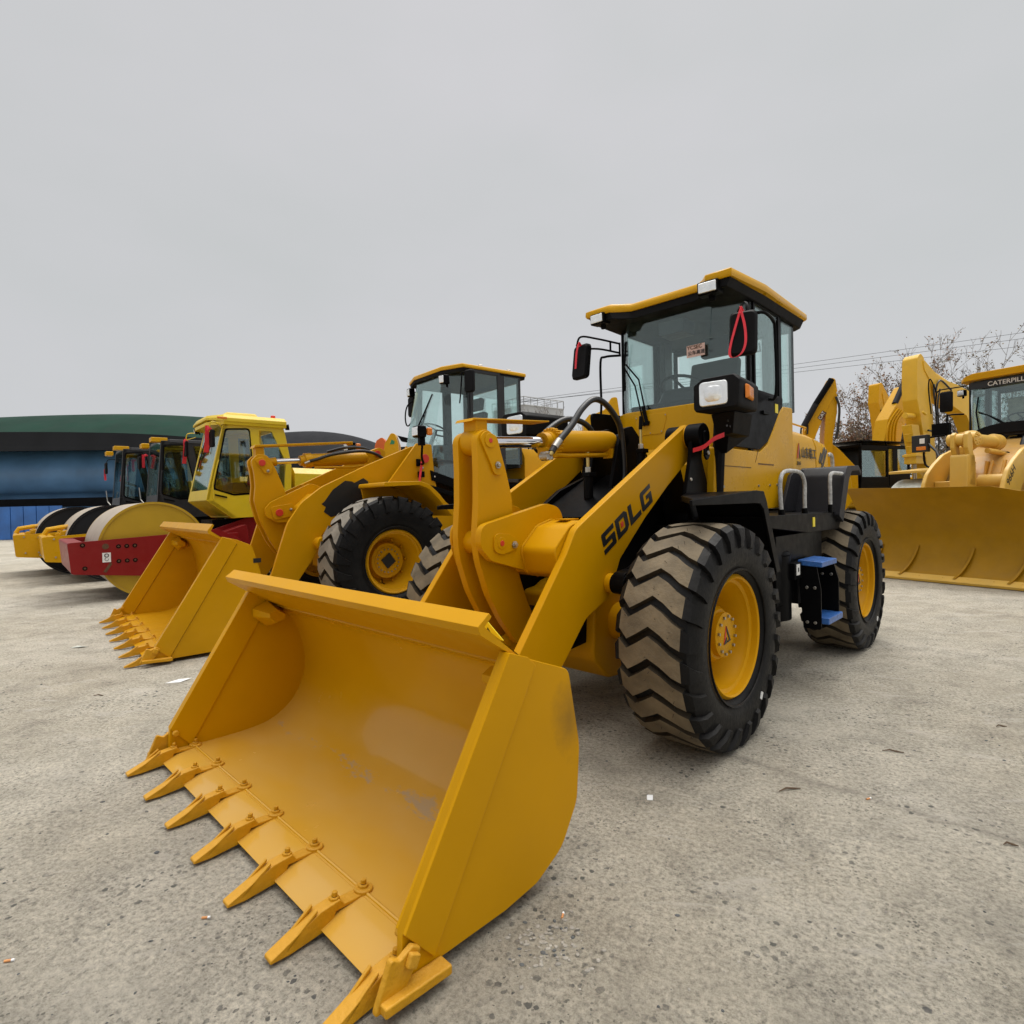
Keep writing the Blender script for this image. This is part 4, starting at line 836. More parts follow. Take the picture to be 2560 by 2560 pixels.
# head light pod on the left side of the cab, with turn signal (and its twin on the right)
def head_pod(sg):
    k = MB()
    def S(x, y, z): return (x, sg*(y+.045), z+.03)
    def S0(x, y, z): return (x, sg*y, z)
    pts = rnd([(.70, 1.945), (1.0, 1.950), (1.01, 2.12), (.97, 2.160), (.76, 2.160), (.70, 2.12)], .025)
    k.loft([[S(-.345, y*.97+.025, 2.055+(z-2.055)*.93) for y, z in pts], [S(-.37, y, z) for y, z in pts], [S(-.78, .70+(y-.70)*.82, 2.07+(z-2.06)*.95) for y, z in pts], [S(-.90, .70+(y-.70)*.62, 2.08+(z-2.06)*.85) for y, z in pts]])
    k.loft([[S(-.56, .72, 1.95), S(-.52, .90, 1.95), S(-.86, .88, 1.96), S(-.93, .64, 1.96)], [S(-.68, .70, 1.82), S(-.62, .84, 1.82), S(-.95, .82, 1.82), S(-1.0, .62, 1.82)]])
    k.loft([[S0(-.84, .64, 1.86), S0(-.80, .78, 1.86), S0(-1.2, .76, 1.88), S0(-1.2, .62, 1.88)], [S0(-.92, .64, 1.74), S0(-.90, .72, 1.74), S0(-1.15, .70, 1.82), S0(-1.15, .62, 1.82)]])
    k.tube([S0(-.93, .66, 1.98), S0(-.95, .62, 1.45)], .045, n=10)
    for i in range(6): k.cyl(S(-.62+.05*(i % 3)-.02*(i//3), .842, 1.86+.035*(i//3)), S(-.62+.05*(i % 3)-.02*(i//3), .848, 1.86+.035*(i//3)), .010, n=6, m=1)
    o = k.build('headlight', ['black_matt', 'decal_black'], cb, bevel=0.010)
    k = MB(); k.loft([[S(-.337, y, z) for y, z in rnd([(.745, 1.975), (.93, 1.975), (.93, 2.125), (.745, 2.13)], .03)], [S(-.355, y, z) for y, z in rnd([(.74, 1.97), (.935, 1.97), (.935, 2.13), (.74, 2.135)], .03)]]); k.build('lens', ['lens'], o, bevel=0.006); k = MB(); k.loft([[S(-.333, y, z) for y, z in rnd([(.785, 2.005), (.89, 2.005), (.89, 2.095), (.785, 2.095)], .04)], [S(-.340, y, z) for y, z in rnd([(.775, 1.995), (.90, 1.995), (.90, 2.105), (.775, 2.105)], .045)]]); k.build('reflector', ['lens'], o)
    k = MB(); k.loft([[S(-.44-.20*q, 1.000-.03*q, z) for q, z in ((0, 2.01), (1, 2.01), (1, 2.105), (0, 2.105))], [S(-.47-.14*q, 1.020-.03*q, z) for q, z in ((0, 2.02), (1, 2.02), (1, 2.095), (0, 2.095))]]); k.build('turn_signal', ['amber'], o, bevel=0.008)
    return o
for sg in (1, -1): head_pod(sg)
# mirrors
mirror(cb, (-.86, .868, 2.565), .31, .185, .07, 0.25, -.05, [[(-1.30, .60, 2.78), (-1.06, .78, 2.83), (-.95, .86, 2.80), (-.90, .90, 2.70)], [(-1.30, .60, 2.68), (-1.02, .84, 2.70), (-.92, .89, 2.68)]])
mirror(cb, (-1.30, -.885, 2.77), .34, .19, .07, -0.1, -.12, [[(-1.60, -.64, 2.95), (-1.42, -.78, 2.995), (-1.32, -.90, 3.02), (-1.29, -.93, 2.93)], [(-1.60, -.64, 2.86), (-1.44, -.78, 2.90), (-1.30, -.92, 2.90)], [(-1.53, -.70, 2.88), (-1.53, -.70, 2.97)], [(-1.60, -.64, 2.84), (-1.60, -.64, 2.96)]])
k = MB(); k.tube(smooth_path([(-1.62, -.64, 2.84), (-1.55, -.78, 2.84), (-1.50, -.80, 2.78), (-1.50, -.80, 2.40), (-1.50, -.80, 2.14), (-1.56, -.70, 2.06)], 5), .012, n=8); k.build('grab_rail', ['black'], cb); k = MB()
k.tube(smooth_path([(-1.62, .66, 2.93), (-1.68, .72, 2.93), (-1.86, .72, 2.90), (-1.90, .72, 2.80), (-1.90, .72, 2.3), (-1.88, .66, 2.25)], 5), .014, n=8); k.build('grab_rail', ['black'], cb)
k = MB(); k.box(-1.337, -1.333, .20, .36, 2.60, 2.70); stk = k.build('sticker', ['sticker_pink'], cb)
text('lettering', 'YCSEC', .045, cb, (-1.331, .205, 2.665), (0, 1, 0), (0, 0, 1), 'rust', .0008); text('lettering', '公车高速', .038, cb, (-1.331, .21, 2.62), (0, 1, 0), (0, 0, 1), 'decal_black', .0008)
text('lettering', 'SDLG', .13, cb, (-2.64, .50, 2.86), (0, -1, 0), (0, 0, 1), 'black', .0008, .1, 1.1)
k = MB(); k.box(-2.17, -2.10, .637, .640, 2.16, 2.24); k.build('sticker', ['decal_yellow'], cb)
k = MB(); pts = [(1.50, 0), (1.58, 0), (1.54, .07)]
flat_marks('warning_sticker', [([(0, 0), (.10, 0), (.03, .07), (0, .07)], 0), ([(.02, .015), (.055, .015), (.035, .045)], 1)], (1.72, .90, .90), (-.3, .95, 0), (0, 0, 1), ['decal_yellow', 'decal_black'], boom)
# things tied on and stuck on
tied_ribbon('thin red ribbon looped over the left mirror of the front loader', W1((-.80, .88, 2.72)), [[W1((-.80, .88, 2.72)), W1((-.805, .905, 2.60)), W1((-.80, .91, 2.48)), W1((-.80, .875, 2.41)), W1((-.80, .81, 2.40)), W1((-.80, .80, 2.46)), W1((-.80, .84, 2.60)), W1((-.80, .88, 2.72))]], (.7, -.7, 0), .017)
tied_ribbon('short red ribbon tied on the far mirror bracket of the front loader', W1((-1.25, -.87, 2.93)), [[W1((-1.24, -.87, 2.93)), W1((-1.235, -.89, 2.84)), W1((-1.24, -.91, 2.70))]], (.7, -.7, 0), .022)
tied_ribbon('red ribbon strung between boom pin and headlight of the front loader', W1((-.66, .62, 1.73)), [[W1((-.62, .60, 1.755)), W1((-.58, .70, 1.77)), W1((-.52, .80, 1.81)), W1((-.50, .88, 1.83))]], (0, 0, 1), .030, knot=False)
# ================================================================ SECOND LOADER
A2 = 3.8336
L2 = thing('wheel_loader', 'larger yellow wheel loader behind, a black tape patch on its boom', 'wheel loader', (-2.3076, 7.9213, 0), A2, 'wheel loaders parked side by side')
def W2(p):
    c, s = math.cos(A2), math.sin(A2); return Vector((-2.3076+p[0]*c-p[1]*s, 7.9213+p[0]*s+p[1]*c, p[2]))
wh2 = make_wheel(L2, 0.79, 0.29, 0.378, 0.745, treadm='tread_grey', lugs=24, hubr=.17, hubout=.02, bolts=18, yel='orange_yellow', tape=True)
set_wheels(L2, wh2, [(0, 1.185, .747, 0), (-3.2, 1.185, .747, 0), (0, -1.185, .747, 0), (-3.2, -1.185, .747, 0)])
side = rnd([(1.90, 1.15), (1.77, 1.115), (1.63, 1.05), (1.545, .75), (1.58, .45), (1.70, .18), (1.90, .04), (2.40, .035), (2.52, .05), (2.50, .16)], [.02, .05, .06, .25, .2, .2, .15, 0, .02, 0])
shell = [(2.40, .07), (2.15, .065), (1.96, .075), (1.82, .13), (1.69, .26), (1.61, .45), (1.60, .65), (1.64, .85), (1.72, 1.0), (1.80, 1.06)]
bucket(L2, 1.438, side, shell, ((2.03, 1.215), (1.98, 1.28), (1.78, 1.06)), [(2.50, .16), (2.38, .05), (1.77, 1.08), (1.80, 1.11), (1.90, 1.15)], 2.73, .460, 7, ((2.37, .07), (2.56, .055)), floorm='orange_yellow', ym='orange_yellow', sc=1.05, tw_=.72, hexp=[(1.90, 1.02), (1.81, 1.07), (1.71, .99), (1.72, .92), (1.82, .88), (1.90, .95)])
k = MB(); k.box(1.545, 1.62, 1.439, 1.442, .87, .915); k.build('sticker', ['decal_black'], L2)
arm = rnd([(-.73, 2.245), (-.03, 1.955), (.57, 1.675), (.83, 1.48), (1.0, 1.24), (1.20, .64), (1.42, .38), (1.50, .22), (1.38, .14), (1.15, .30), (.89, .535), (.67, .835), (.60, 1.06), (.42, 1.26), (.0, 1.50), (-.40, 1.68), (-.90, 1.95), (-.92, 2.18)], [.15, .3, .4, .3, .4, .2, .1, .08, .08, .1, .2, .2, .2, .3, .4, .4, .12, .12])
k = MB()
for sg in (-1, 1): k.prism(arm, sg*.57, sg*.62, 'y')
boom2 = k.build('boom', ['orange_yellow'], L2, bevel=0.006)
k = MB(); k.prism(rnd([(.42, 1.58), (.60, 1.60), (.80, 1.42), (.72, 1.22), (.45, 1.26)], .06), -.57, .57, 'y'); k.build('cross_tube', ['orange_yellow'], boom2, bevel=.006)
for sg in (-1, 1):
    k = MB(); k.prism(rnd([(1.13, 1.42), (1.06, 1.50), (.55, 1.74), (.35, 1.66), (.5, 1.25), (.98, 1.24), (1.12, 1.32)], [.06, .08, .1, .1, .1, .1, .06]), sg*.16, sg*.20, 'y')
    k.prism(rnd([(1.07, 1.44), (.80, 1.48), (.74, 1.40), (.78, 1.32), (1.03, 1.27)], .05), sg*.20, sg*.215, 'y')
    k.cyl((.965, sg*.215, 1.365), (.965, sg*.235, 1.365), .045, n=28, m=2); hexbolt(k, (.82, sg*.215, 1.40), (0, sg, 0), .02, .02, 1)
    k.build('rocker_bracket', ['orange_yellow', 'steel', 'red_cap'], boom2, bevel=.004)
    k = MB(); k.cyl((.63, sg*.62, .98), (.63, sg*.70, .98), .075, .06, n=28); k.build('pin_boss', ['orange_yellow'], boom2, bevel=.004)
flat_marks('black_tape', [([(-.30, -.14), (-.10, -.19), (.02, -.17), (.20, -.13), (.32, -.05), (.36, .03), (.32, .10), (.18, .10), (.16, .13), (.08, .18), (-.12, .15), (-.28, .07), (-.33, .06), (-.30, .0), (-.35, -.04)], 0)], (.26, .622, 1.555), (-.90, 0, .45), (.45, 0, .90), ['decal_black'], boom2, .002)
rk = rnd([(1.25, 2.02), (1.17, 2.10), (1.06, 2.09), (.96, 1.92), (.86, 1.66), (.80, 1.40), (.74, 1.10), (.70, .90), (.78, .80), (.95, .84), (1.06, 1.02), (1.17, 1.28), (1.23, 1.52), (1.21, 1.70), (1.22, 1.86)], [.07, .06, .08, .1, .2, .2, .2, .08, .06, .1, .3, .3, .2, .2, .1])
k = MB()
for sg in (-1, 1):
    k.prism(rk, sg*.065, sg*.115, 'y')
    k.prism(rnd([(1.22, 2.03), (1.13, 2.07), (1.0, 1.93), (1.02, 1.85), (1.10, 1.86)], .04), sg*.115, sg*.13, 'y'); k.cyl((1.13, sg*.13, 1.99), (1.13, sg*.15, 1.99), .04, n=24, m=2); hexbolt(k, (1.06, sg*.13, 1.89), (0, sg, 0), .02, .02, 1)
k.cyl((1.13, -.065, 1.99), (1.13, .065, 1.99), .09, n=32); k.cyl((.965, -.16, 1.365), (.965, .16, 1.365), .07, n=28)
rocker2 = k.build('rocker', ['orange_yellow', 'steel', 'red_cap'], L2, bevel=.004)
k = MB(); k.prism([(1.21, 2.175), (1.19, 2.215), (-.09, 2.325), (-.09, 2.275), (-.07, 2.30), (1.17, 2.19)], -.09, .09, 'y'); k.box(1.08, 1.18, -.06, .06, 2.06, 2.19); k.build('cylinder_guard', ['orange_yellow'], rocker2, bevel=.003)
k = MB(); c0, c1 = Vector((.56, 0, 2.045)), Vector((-.30, 0, 2.11)); d = (c1-c0).normalized()
k.rev([(.065, -.06), (.075, 0), (.098, .0), (.098, .09), (.088, .10), (.088, .84), (.06, .90), (0, .92)], c=c0, d=d, n=40); k.prism(rnd([(-.30, 2.18), (-.50, 2.26), (-.60, 2.22), (-.58, 2.10), (-.30, 2.03)], .05), -.06, .06, 'y'); k.cyl((-.47, -.08, 2.17), (-.47, .08, 2.17), .045, n=24, m=1); k.tube([(.45, .08, 1.95), (-.1, .06, 1.97), (-.25, .06, 2.0)], .018, n=8); k.cyl((1.10, 0, 2.0), (.92, 0, 2.02), .055, n=20)
t2 = k.build('tilt_cylinder', ['orange_yellow', 'red_cap'], L2, bevel=.003)
k = MB(); k.cyl((.94, 0, 2.02), (.54, 0, 2.047), .036, n=24); k.build('piston_rod', ['chrome'], t2)
k = MB(); k.tube(smooth_path([(.52, .10, 2.03), (.42, .12, 2.06), (.25, .13, 2.12), (.0, .13, 2.17), (-.25, .13, 2.19), (-.45, .13, 2.14), (-.6, .12, 2.02)], 6), .022, n=10); k.tube([(.58, .08, 2.0), (.50, .10, 2.035), (.40, .12, 2.065)], .020, n=8, m=1); k.tube(smooth_path([(.2, -.12, 2.18), (-.1, -.13, 2.26), (-.4, -.13, 2.25), (-.6, -.12, 2.1)], 6), .02, n=8); k.build('hydraulic_hose', ['hose', 'steel'], t2)
for sg in (-1, 1):
    k = MB(); k.cyl((.60, sg*.74, 1.0), (-.7, sg*.72, 1.2), .07, n=20); k.cyl((.63, sg*.68, .98), (.63, sg*.80, .98), .08, n=20); k.build('lift_cylinder', ['orange_yellow'], L2)
k = MB()
for sg in (-1, 1):
    k.prism(rnd([(-.72, 2.265), (-.955, 2.26), (-1.0, 1.75), (-1.05, 1.55), (-1.22, 1.42), (-1.4, 1.40), (-1.4, .80), (.45, .70), (.50, 1.05), (-.30, 1.75)], [.02, .02, .1, .1, .1, .02, .05, .05, .1, .05]), sg*.70, sg*.74, 'y')
    k.cyl((-.84, sg*.74, 2.06), (-.84, sg*.765, 2.06), .06, n=24, m=2); hexbolt(k, (-.80, sg*.74, 1.93), (0, sg, 0), .02, .02, 1)
    k.prism([(-.7, 2.25), (-1.0, 2.0), (-1.0, .9), (.4, .8), (.1, 1.3), (-.5, 1.75)], sg*.46, sg*.50, 'y')
k.box(-1.3, .3, -.5, .5, .60, 1.1)
k.box(-.80, -.72, .742, .80, 1.80, 1.88, 3); k.box(-.76, -.70, .742, .77, 1.95, 2.05, 3)
ff2 = k.build('front_frame', ['orange_yellow', 'steel', 'red_cap', 'black'], L2, bevel=.006)
for sg in (-1, 1):
    k = MB(); y0, y1 = (.74, 1.45) if sg > 0 else (-1.45, -.74)
    k.prism(rnd([(.14, 1.70), (-.34, 1.715), (-.48, 1.67), (-.62, 1.55), (-.84, 1.30), (-.80, 1.27), (-.59, 1.50), (-.46, 1.62), (-.33, 1.665), (.15, 1.645)], [.02, .1, .1, .1, 0, 0, .1, .1, .1, .02]), y0, y1, 'y'); k.prism([(.12, 1.65), (-.30, 1.67), (-.70, 1.4), (-.5, 1.2), (.05, 1.3)], y0 if sg > 0 else y1-.03, y0+.03 if sg > 0 else y1, 'y')
    k.build('front_fender', ['orange_yellow'], L2, bevel=.006)
k = MB(); k.cyl((-3.2, -.95, .745), (-3.2, .95, .745), .16, n=24); k.build('rear_axle', ['orange_yellow'], L2); k = MB(); k.cyl((0, -.95, .745), (0, .95, .745), .16, n=24); k.cyl((0, -.25, .72), (0, .25, .72), .33, n=28); k.build('front_axle', ['orange_yellow'], L2)
# lamp on its bracket
for sg in (1, -1):
    k = MB(); k.tube(smooth_path([(-.76, sg*.76, 1.98), (-.72, sg*.90, 1.98), (-.64, sg*1.0, 2.06), (-.62, sg*1.05, 2.2), (-.61, sg*1.07, 2.30)], 5), .016, n=8); k.box(-.64, -.56, sg*1.07-.03, sg*1.07+.03, 2.20, 2.32)
    lb = k.build('headlight', ['black'], L2, bevel=.004)
    q = lamp_box('lamp', lb, (-.50, sg*1.08, 2.375), (1, 0, 0), (.16, .15, .13)); 
    k = MB(); k.box(-.72, -.64, sg*1.08+.03, sg*1.08+.085, 2.33, 2.43); k.build('turn_signal', ['amber'], lb, bevel=.02)
# rear body
k = MB()
k.prism(rnd([(-1.25, 1.78), (-2.70, 1.80), (-2.72, 1.10), (-1.35, 1.15)], .03), -.70, .70, 'y', 0); k.obox((-1.27, .74, 1.73), (.34, 0, .10), (0, .02, 0), (.01, 0, .07)); k.obox((-1.22, .74, 1.58), (.40, 0, .11), (0, .02, 0), (.01, 0, .035))
k.box(-4.4, -1.5, -.45, .45, .7, 1.25); k.box(-2.6, -1.6, .70, 1.2, .75, 1.35); k.box(-2.6, -1.6, -1.2, -.70, .75, 1.35); k.box(-1.6, -1.1, -.2, .2, .7, 1.3)
for y in (.744,): k.cyl((-.98, y+.02, 1.81), (-.98, y+.03, 1.81), .014, n=8, m=1); k.cyl((-1.40, y+.02, 1.72), (-1.40, y+.03, 1.72), .014, n=8, m=1)
k.build('rear_frame', ['black', 'steel'], L2, bevel=.01)
for sg in (-1, 1):
    k = MB(); y0, y1 = (.72, 1.2) if sg > 0 else (-1.2, -.72); k.prism(rnd([(-2.45, 1.35), (-2.45, 1.68), (-3.9, 1.72), (-3.95, 1.62), (-2.60, 1.58), (-2.55, 1.35)], .04), y0, y1, 'y')
    k.build('rear_fender', ['orange_yellow'], L2, bevel=.01)
k = MB(); k.loft([[(x, -.68, 1.2), (x, -.68, z-.15), (x, -.60, z), (x, .60, z), (x, .68, z-.15), (x, .68, 1.2)] for x, z in ((-2.72, 2.30), (-4.1, 2.26), (-4.5, 2.15))]); k.build('hood', ['orange_yellow'], L2, bevel=.01)
cb2 = cab(L2, dict(xf=-1.14, wb=.42, wt=.36, xc=-1.58, w=.76, zb=2.02, zt=3.42, xd=-2.22, xr=-2.60, zs=1.76, lean=.28, zdoor=1.86, seat=-2.0, seatz=2.25, wheelx=-1.50, wheelz=2.58, dash=.15, dframe=.05, post=.045), 'cab_grey', 'glass')
k = MB(); k.loft([[(-1.06, -.42, 1.76), (-1.06, .42, 1.76), (-1.10, .42, 2.05), (-1.10, -.42, 2.05)], [(-1.07, -.42, 1.76), (-1.07, .42, 1.76), (-1.11, .42, 2.05), (-1.11, -.42, 2.05)]]); k.build('lower_window', ['glass_dark'], cb2)
for sg in (-1, 1):
    k = MB(); k.loft([[(-1.07, sg*.425, 1.78), (-1.56, sg*.765, 1.66), (-1.56, sg*.765, 2.02), (-1.13, sg*.425, 2.02)], [(-1.09, sg*.42, 1.78), (-1.58, sg*.755, 1.66), (-1.58, sg*.755, 2.02), (-1.15, sg*.42, 2.02)]]); k.build('lower_window', ['glass_dark'], cb2)
pl = [(-1.36, .40), (-1.36, -.40), (-1.50, -.78), (-2.70, -.78), (-2.70, .78), (-1.50, .78)]
k = MB(); k.loft([[(x, y, 3.405) for x, y in pl], [(x*1.0, y*1.01, 3.42) for x, y in pl], [(x, y, 3.455) for x, y in pl], [(x*.98-.05, y*.93, 3.475) for x, y in pl]]); rf2 = k.build('roof', ['yellow_cab'], cb2, bevel=.008)
k = MB(); k.loft([[(x*.985-.03, y*.97, 3.36) for x, y in pl], [(x*.99-.02, y*.985, 3.41) for x, y in pl]]); k.build('roof_liner', ['black_matt'], cb2)
for x, y in ((-1.9, .66), (-2.45, .66), (-1.6, -.6)): 
    k = MB(); k.tube([(x-.03, y, 3.46), (x-.03, y, 3.51), (x+.03, y, 3.51), (x+.03, y, 3.46)], .007, n=6); k.build('lifting_eye', ['steel'], rf2)
lamp_box('work_light', cb2, (-1.12, .78, 3.18), (1, .25, -.1), (.10, .13, .12)); lamp_box('work_light', cb2, (-1.52, -.86, 3.30), (1, -.1, -.1), (.12, .14, .10))
mirror(cb2, (-1.46, .98, 3.16), .32, .15, .07, 0.35, 0, [[(-1.45, .76, 3.28), (-1.43, .88, 3.30), (-1.46, .98, 3.28)], [(-1.42, .86, 3.30), (-1.40, .84, 3.0), (-1.38, .84, 2.86)]])
mirror(cb2, (-1.66, -1.0, 3.10), .34, .18, .06, 0.0, 0, [[(-1.6, -.76, 3.30), (-1.64, -.9, 3.32), (-1.66, -1.0, 3.25)]])
k = MB(); k.tube(smooth_path([(-1.62, -.78, 3.2), (-1.55, -.95, 3.1), (-1.52, -.98, 2.9), (-1.52, -.9, 2.75), (-1.6, -.78, 2.9)], 5), .012, n=6); k.build('grab_rail', ['black'], cb2); k = MB(); k.tube(smooth_path([(-1.7, -.78, 2.6), (-1.66, -.9, 2.6), (-1.66, -.9, 2.2)], 4), .012, n=6); k.build('grab_rail', ['black'], cb2)
k = MB(); k.tube([(-1.20, -.05, 2.10), (-1.26, -.02, 2.55), (-1.31, .04, 2.85)], .007, n=6); k.tube([(-1.20, -.12, 2.10), (-1.26, -.07, 2.5), (-1.30, .0, 2.80)], .007, n=6); k.tube([(-1.24, -.10, 2.62), (-1.30, .02, 2.85), (-1.36, .15, 3.10)], .012, n=6); k.build('wiper', ['black'], cb2)
tied_ribbon('red ribbon hanging from the lamp bracket of the larger wheel loader', W2((-.75, .80, 1.99)), [[W2((-.75, .82, 2.0)), W2((-.72, .82, 1.86)), W2((-.70, .82, 1.72)), W2((-.70, .82, 1.62))], [W2((-.70, .82, 1.74)), W2((-.68, .83, 1.68)), W2((-.64, .83, 1.62))]], (1, .2, 0), .03)
tied_ribbon('red ribbon loop tied behind the front hose on the larger loader', W2((-1.75, 1.18, 2.06)), [[W2((-1.76, 1.2, 2.06)), W2((-1.72, 1.2, 1.90)), W2((-1.76, 1.2, 1.72)), W2((-1.78, 1.2, 1.55))], [W2((-1.76, 1.2, 2.06)), W2((-1.79, 1.2, 1.90)), W2((-1.76, 1.2, 1.75)), W2((-1.86, 1.2, 1.60))]], (1, 0, 0), .03)

# ================================================================ ROAD ROLLERS
def roller(pose, label, frame, drumc, innerc, cabc, yellow):
    x0, y0, a = pose
    r = thing('road_roller', label, 'road roller', (x0, y0, 0), a, 'road rollers in a row at the left')
    k = MB(); R_ = .79
    k.rev([(R_, -1.05), (R_, 1.05), (R_-.012, 1.065), (R_-.035, 1.065), (R_-.035, .74), (0, .74), (0, -.74), (R_-.035, -.74), (R_-.035, -1.065), (R_-.012, -1.065)], c=(0, 0, R_), n=96)
    d = k.build('drum', [drumc], r)
    for sg in (-1, 1):
        k = MB(); k.rev([(R_+.001, 1.045), (R_+.001, 1.067), (R_-.034, 1.067), (R_-.034, .745), (.30, .745), (.28, .80), (.0, .80), (0, .742), (R_-.04, .742), (R_-.04, 1.04)], c=(0, 0, R_), d=(0, sg, 0), n=96)
        for i in range(6):
            an = i*math.pi/3+.5; k.cyl((.38*math.cos(an), sg*.75, R_+.38*math.sin(an)), (.38*math.cos(an), sg*.80, R_+.38*math.sin(an)), .05, n=12)
        k.build('drum_end', [innerc], d)
    k = MB(); out_ = rnd([(1.16, .965), (-.17, 1.03), (-.95, 1.09), (-1.34, .88), (-1.5, .52), (-.6, .36), (.18, .37), (1.12, .48)], [.05, .3, .2, .2, .05, .3, .3, .05])
    for sg in (-1, 1): k.prism(out_, sg*1.09, sg*1.13, 'y')
    k.prism(rnd([(1.16, .965), (.93, .96), (.90, .55), (1.12, .48)], .03), -1.09, 1.09, 'y', 1); k.box(-1.3, -.95, -1.09, 1.09, .45, 1.0)
    bm_i = k
    bl = [(.97, .92), (.95, .56)] + ([(.51, .875), (.40, .875), (.29, .875), (.51, .64), (.40, .64), (.29, .64)] if not yellow else [(.72, .90), (.72, .56), (.45, .52)])
    for px, pz in bl:
        k.cyl((px, 1.13, pz), (px, 1.136, pz), .033, n=20, m=2); hexbolt(k, (px, 1.136, pz), (0, 1, 0), .018, .016, 3)
    k.cyl((.68, 1.13, .885), (.68, 1.134, .885), .045, n=24, m=3); k.prism([(.62, .64), (.60, .60), (.68, .47), (.72, .49)], 1.13, 1.134, 'y', 3); fr = k.build('drum_frame', [frame, frame, 'black' if not yellow else 'yellow_cab', 'rust' if not yellow else 'steel'], r, bevel=.006)
    # engine end
    k = MB(); k.prism(rnd([(-.95, 1.05), (-1.25, .98), (-1.3, .55), (-2.2, .45), (-4.3, .60), (-4.3, 1.60), (-2.0, 1.60), (-1.7, 1.30)], .08), -.62, .62, 'y'); k.prism(rnd([(-.9, .95), (-1.5, 1.15), (-1.6, .45), (-1.1, .45)], .05), -.9, .9, 'y')
    k.build('chassis', [frame if not yellow else 'black', 'black'], r, bevel=.02)
    k = MB(); k.box(-1.6, -1.0, -.3, .55, 1.05, 1.24); k.tube([(-1.05, .3, 1.15), (-1.4, .5, 1.24), (-1.8, .55, 1.2)], .03, n=8); k.tube([(-1.0, .1, 1.05), (-1.4, .3, 1.2)], .03, n=8); k.build('under_cab', ['black'], r)
    k = MB(); k.loft([[(x, -w, 1.45), (x, -w, z-.12), (x, -w+.12, z), (x, w-.12, z), (x, w, z-.12), (x, w, 1.45)] for x, z, w in ((-2.50, 2.24, .68), (-3.6, 2.22, .68), (-4.3, 2.0, .64))]); hd = k.build('hood', [cabc if not yellow else 'yellow_cab'], r, bevel=.01)
    w = make_wheel(r, .78, .28, .36, .76, lugs=22, yel=cabc if not yellow else 'yellow_cab'); set_wheels(r, w, [(-2.9, .80, .76, 0), (-2.9, -.80, .76, 0)])
    # cab
    k = MB(); W_ = .72
    xb0, xt0, xb1, zb, zt = -.87, -1.20, -2.38, 1.60, 3.0
    fx = lambda z: xb0+(xt0-xb0)*(z-zb)/(zt-zb)
    body = [(-.90, 1.57), (-1.30, 1.26), (-1.80, 1.28), (-2.40, 1.40), (-2.42, 1.72), (-1.70, 1.55), (-1.33, 1.53), (-.88, 1.64)]
    rx = -2.30
    ps = .05
    for sg in (-1, 1):
        y0_, y1_ = sg*(W_-.06), sg*W_
        k.prism([(-.87, 1.60), (-1.30, 1.26), (-1.9, 1.28), (-2.40, 1.42), (-2.43, 2.27), (-2.33, 2.35), (-2.25, 1.75), (-1.73, 1.72), (-1.33, 1.70), (-.98, 1.80), (-.92, 1.80)], y0_, y1_, 'y')
        k.prism([(-.92, 1.80), (-1.20, 3.02), (-1.29, 3.02), (-1.24, 2.88), (-1.02, 1.84), (-.98, 1.80)], y0_, y1_, 'y'); k.prism([(-1.24, 2.88), (-1.64, 2.92), (-2.06, 2.92), (-2.30, 2.35), (-2.43, 2.27), (-2.33, 2.85), (-2.28, 3.05), (-1.20, 3.02)], y0_, y1_, 'y')
        k.prism([(-1.64, 2.93), (-1.83, 2.93), (-1.85, 1.74), (-1.70, 1.72)], y0_, y1_, 'y')
    k.loft([[(-.87, -W_, 1.60), (-.87, W_, 1.60), (-.93, W_, 1.60), (-.93, -W_, 1.60)], [(-.915, -W_, 1.80), (-.915, W_, 1.80), (-.97, W_, 1.80), (-.97, -W_, 1.80)]]); k.loft([[(-.87, -W_, 1.60), (-.87, W_, 1.60), (-1.0, W_, 1.60), (-1.0, -W_, 1.60)], [(-1.30, -W_+.1, 1.26), (-1.30, W_, 1.26), (-1.4, W_, 1.28), (-1.4, -W_+.1, 1.28)]])
    k.box(-1.9, -1.25, -W_+.06, W_-.06, 1.28, 1.40); k.box(-2.42, -2.36, -W_+.06, W_-.06, 1.4, 2.3)
    for sg in (-1, 1): k.loft([[(-.915, sg*W_, 1.80), (-.915, sg*(W_-.09), 1.80), (-.97, sg*(W_-.09), 1.80), (-.97, sg*W_, 1.80)], [(-1.20, sg*W_, 3.02), (-1.20, sg*(W_-.07), 3.02), (-1.26, sg*(W_-.07), 3.02), (-1.26, sg*W_, 3.02)]])
    cb_ = k.build('cab', [cabc], r, bevel=.008)
    gm = 'glass_clear' if not yellow else 'glass_dark'
    k = MB(); k.loft([[(-.92, -W_+.09, 1.80), (-.92, W_-.09, 1.80), (-1.20, W_-.07, 3.0), (-1.20, -W_+.07, 3.0)], [(-.93, -W_+.09, 1.80), (-.93, W_-.09, 1.80), (-1.21, W_-.07, 3.0), (-1.21, -W_+.07, 3.0)]]); k.build('windshield', [gm], cb_)
    for sg in (-1, 1):
        k = MB(); k.prism(rnd([(-1.24, 2.90), (-1.64, 2.93), (-1.70, 1.74), (-1.33, 1.72), (-1.02, 1.82)], .06), sg*(W_+.002)-.004, sg*(W_+.002)+.004, 'y')
        dw = k.build('door_window', ['glass_dark'], cb_)
        sl = rnd([(-1.22, 2.93), (-1.66, 2.96), (-1.73, 1.71), (-1.34, 1.68), (-.99, 1.80)], .07); sli = rnd([(-1.245, 2.90), (-1.64, 2.93), (-1.70, 1.74), (-1.335, 1.715), (-1.02, 1.82)], .06)
